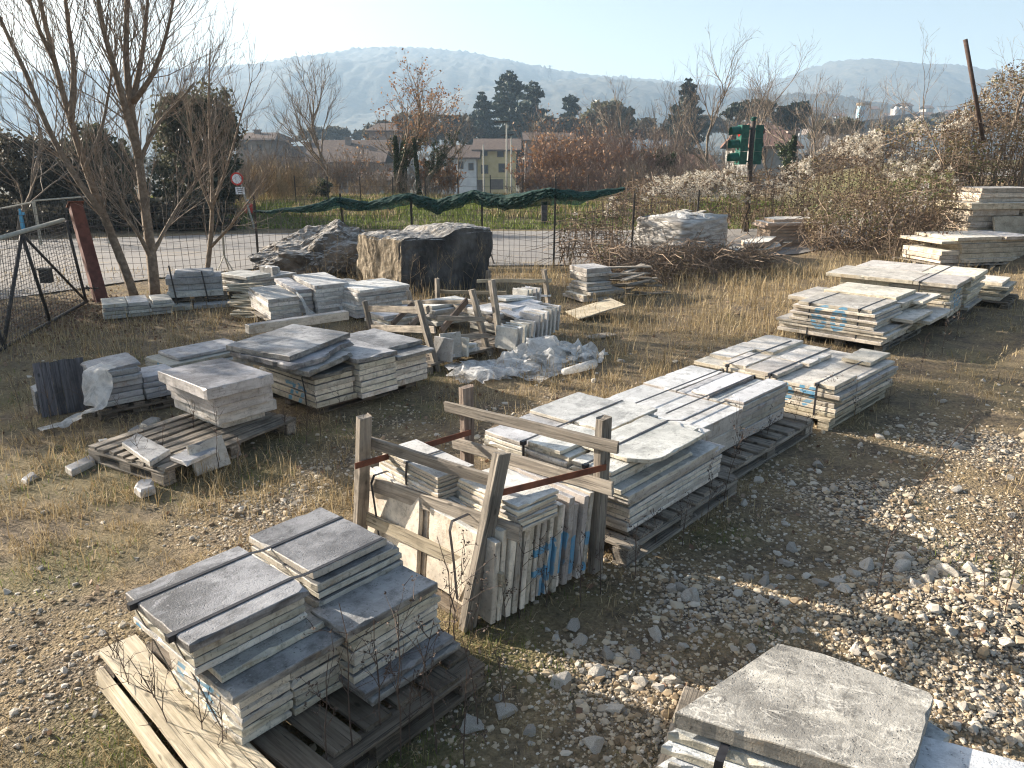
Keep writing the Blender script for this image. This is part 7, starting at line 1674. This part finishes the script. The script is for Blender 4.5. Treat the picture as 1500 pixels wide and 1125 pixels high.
# leaf litter
x = np.r_[rng.normal(-6.0, .9, 3600), rng.uniform(-6, 4, 1500), rng.uniform(-3, 3, 350)]; y = np.r_[rng.normal(10.2, .8, 3600), rng.uniform(5, 13, 1500), rng.uniform(2, 6, 350)]; k = outside(x, y, .05); x, y = x[k], y[k]
lm = MB(); leaf_quads(np.stack([x, y, ground_h(x, y) + .012], -1), .026, rng, lm, flat=.0, elong=1.4); tag(lm.build('leaf_litter', M['litter']), 'brown fallen leaves scattered thickest by the gate', None, None, 'stuff')
# weeds: leafless stalks
def weed_mesh(seed, h, twiggy=4, head=0):
    T = Tree(seed); T.thr = 9; n = 7; t = np.linspace(0, 1, n); bend = T.r.normal(0, .12, 2) * h
    P = np.stack([bend[0] * t ** 2 + T.r.normal(0, .006, n) * h, bend[1] * t ** 2 + T.r.normal(0, .006, n) * h, t * h - .01], -1); T.tw.tube(P, np.linspace(.0030, .0012, n) * (.8 + .5 * h), 4, cap=False); tips = [P[-1]]
    for k in range(twiggy):
        f = T.r.uniform(.35, 1.0); i = min(n - 2, int(f * (n - 1))); T.grow(P[i], np.array([T.r.normal(0, .6), T.r.normal(0, .6), .9]), h * T.r.uniform(.15, .38), .0018, 1, 2, (0, 2), ang=.7, up=.2, wander=.12)
    mats = [M['darkstem']]
    if head:
        tips = np.array(T.tips or [P[-1]]); c = np.repeat(tips, 5, 0) + T.r.normal(0, .006, (len(tips) * 5, 3)); leaf_quads(c, .007, T.r, T.tw)
    return T.tw, mats
def place_weed(u, v, h, seed, label, group, tw=4, head=0, mat='darkstem'):
    p = G(u, v, 0); w, _ = weed_mesh(seed, h, tw, head); o = w.build('dry_weed', M[mat], loc=(p[0], p[1], gz(p[0], p[1]))); return tag(o, label, 'weed', group)
wid = 300
for lab, grp, tw, head, mat, items in (
    ('bare dark weed stalk before the front left stack', 'weed stalks before the front left stack', 5, 1, 'darkstem', [(590, 1112, .75), (560, 1095, .62), (640, 1100, .55), (700, 1062, .45), (655, 960, .55), (668, 945, .6), (520, 1130, .7), (615, 1060, .5), (740, 1030, .3), (680, 1120, .45), (480, 1150, .55), (600, 1085, .38)]),
    ('thin tangled weed over the pale plank', 'weeds over the plank', 7, 0, 'darkstem', [(235, 1075, .42), (200, 1050, .38), (300, 1120, .4), (260, 1110, .45), (180, 1010, .3), (330, 1140, .4)]),
    ('tall single brown weed stalk on the gravel at right', 'tall stalk on the gravel', 2, 0, 'darkstem', [(1276, 905, 1.05)]),
    ('reddish thin stalk at the right edge', 'stalks at the right edge', 3, 0, 'darkstem', [(1465, 925, .6), (1470, 915, .5), (1452, 910, .45), (1488, 905, .55), (1436, 900, .35), (1495, 930, .5)]),
    ('wiry weed beside the pallets of the middle stacks', 'weeds by the middle stacks', 6, 1, 'darkstem', [(1060, 745, .55), (1035, 770, .35), (1080, 690, .3), (1120, 660, .3), (1160, 640, .35), (1185, 650, .3), (930, 850, .35), (960, 800, .35), (1000, 800, .3), (1250, 620, .35), (1300, 600, .4), (1345, 560, .4), (1380, 520, .4), (1400, 500, .45), (1210, 625, .4), (1160, 600, .3)]),
    ('wispy weed in front of the left hand stacks', 'weeds before the left stacks', 6, 0, 'darkstem', [(320, 690, .45), (240, 680, .3), (210, 690, .3), (420, 640, .3), (450, 650, .3), (470, 640, .35), (350, 700, .3), (130, 620, .35), (160, 610, .4), (80, 640, .4), (110, 600, .35), (50, 640, .4), (190, 640, .35), (30, 600, .4), (500, 620, .3), (60, 690, .25), (285, 650, .5)]),
    ('thin weed in front of the crate slabs', 'weeds before the crate', 4, 1, 'darkstem', [(760, 905, .45), (700, 915, .3), (800, 890, .35), (850, 880, .35), (880, 870, .3), (740, 920, .25)]),
    ('tan dry stalk cluster before the boulders', 'dry stalks before the boulders', 7, 0, 'tantwig', [(480, 425, .8), (495, 425, .9), (510, 428, .7), (470, 420, .7), (530, 432, .7), (560, 438, .6), (600, 440, .7), (640, 436, .8), (660, 438, .7), (690, 432, .8), (620, 440, .6), (705, 430, .6), (580, 440, .6), (450, 424, .5), (735, 425, .6), (760, 420, .6), (830, 425, .6), (850, 415, .7), (870, 405, .7), (840, 440, .5)])):
    for (u, v, h) in items:
        wid += 1; place_weed(u, v, h, wid, lab, grp, tw, head, mat)

# ------------------------------------------------------------------ haze
hz = bpy.data.meshes.new('haze'); hb = bmesh.new(); bmesh.ops.create_cube(hb, size=1); hb.to_mesh(hz); hb.free()
ho = bpy.data.objects.new('haze', hz); COL.objects.link(ho)
allz = 238.0; ho.scale = (5600, 3300, allz + 25); ho.location = (0, 1250, (allz - 25) / 2)
ho['kind'] = 'stuff'; ho['label'] = 'pale winter haze over the valley'
hm = bpy.data.materials.new('haze'); hm.use_nodes = True; nn = hm.node_tree.nodes
nn.remove(nn['Principled BSDF']); vol = nn.new('ShaderNodeVolumePrincipled'); vol.inputs['Color'].default_value = (.56, .77, 1.0, 1); vol.inputs['Density'].default_value = HAZE_DENSITY; vol.inputs['Anisotropy'].default_value = 0.15
hm.node_tree.links.new(vol.outputs[0], nn['Material Output'].inputs['Volume']); hz.materials.append(hm)
print('SLABS', NSLAB, 'PEBBLES', npb, npb2)
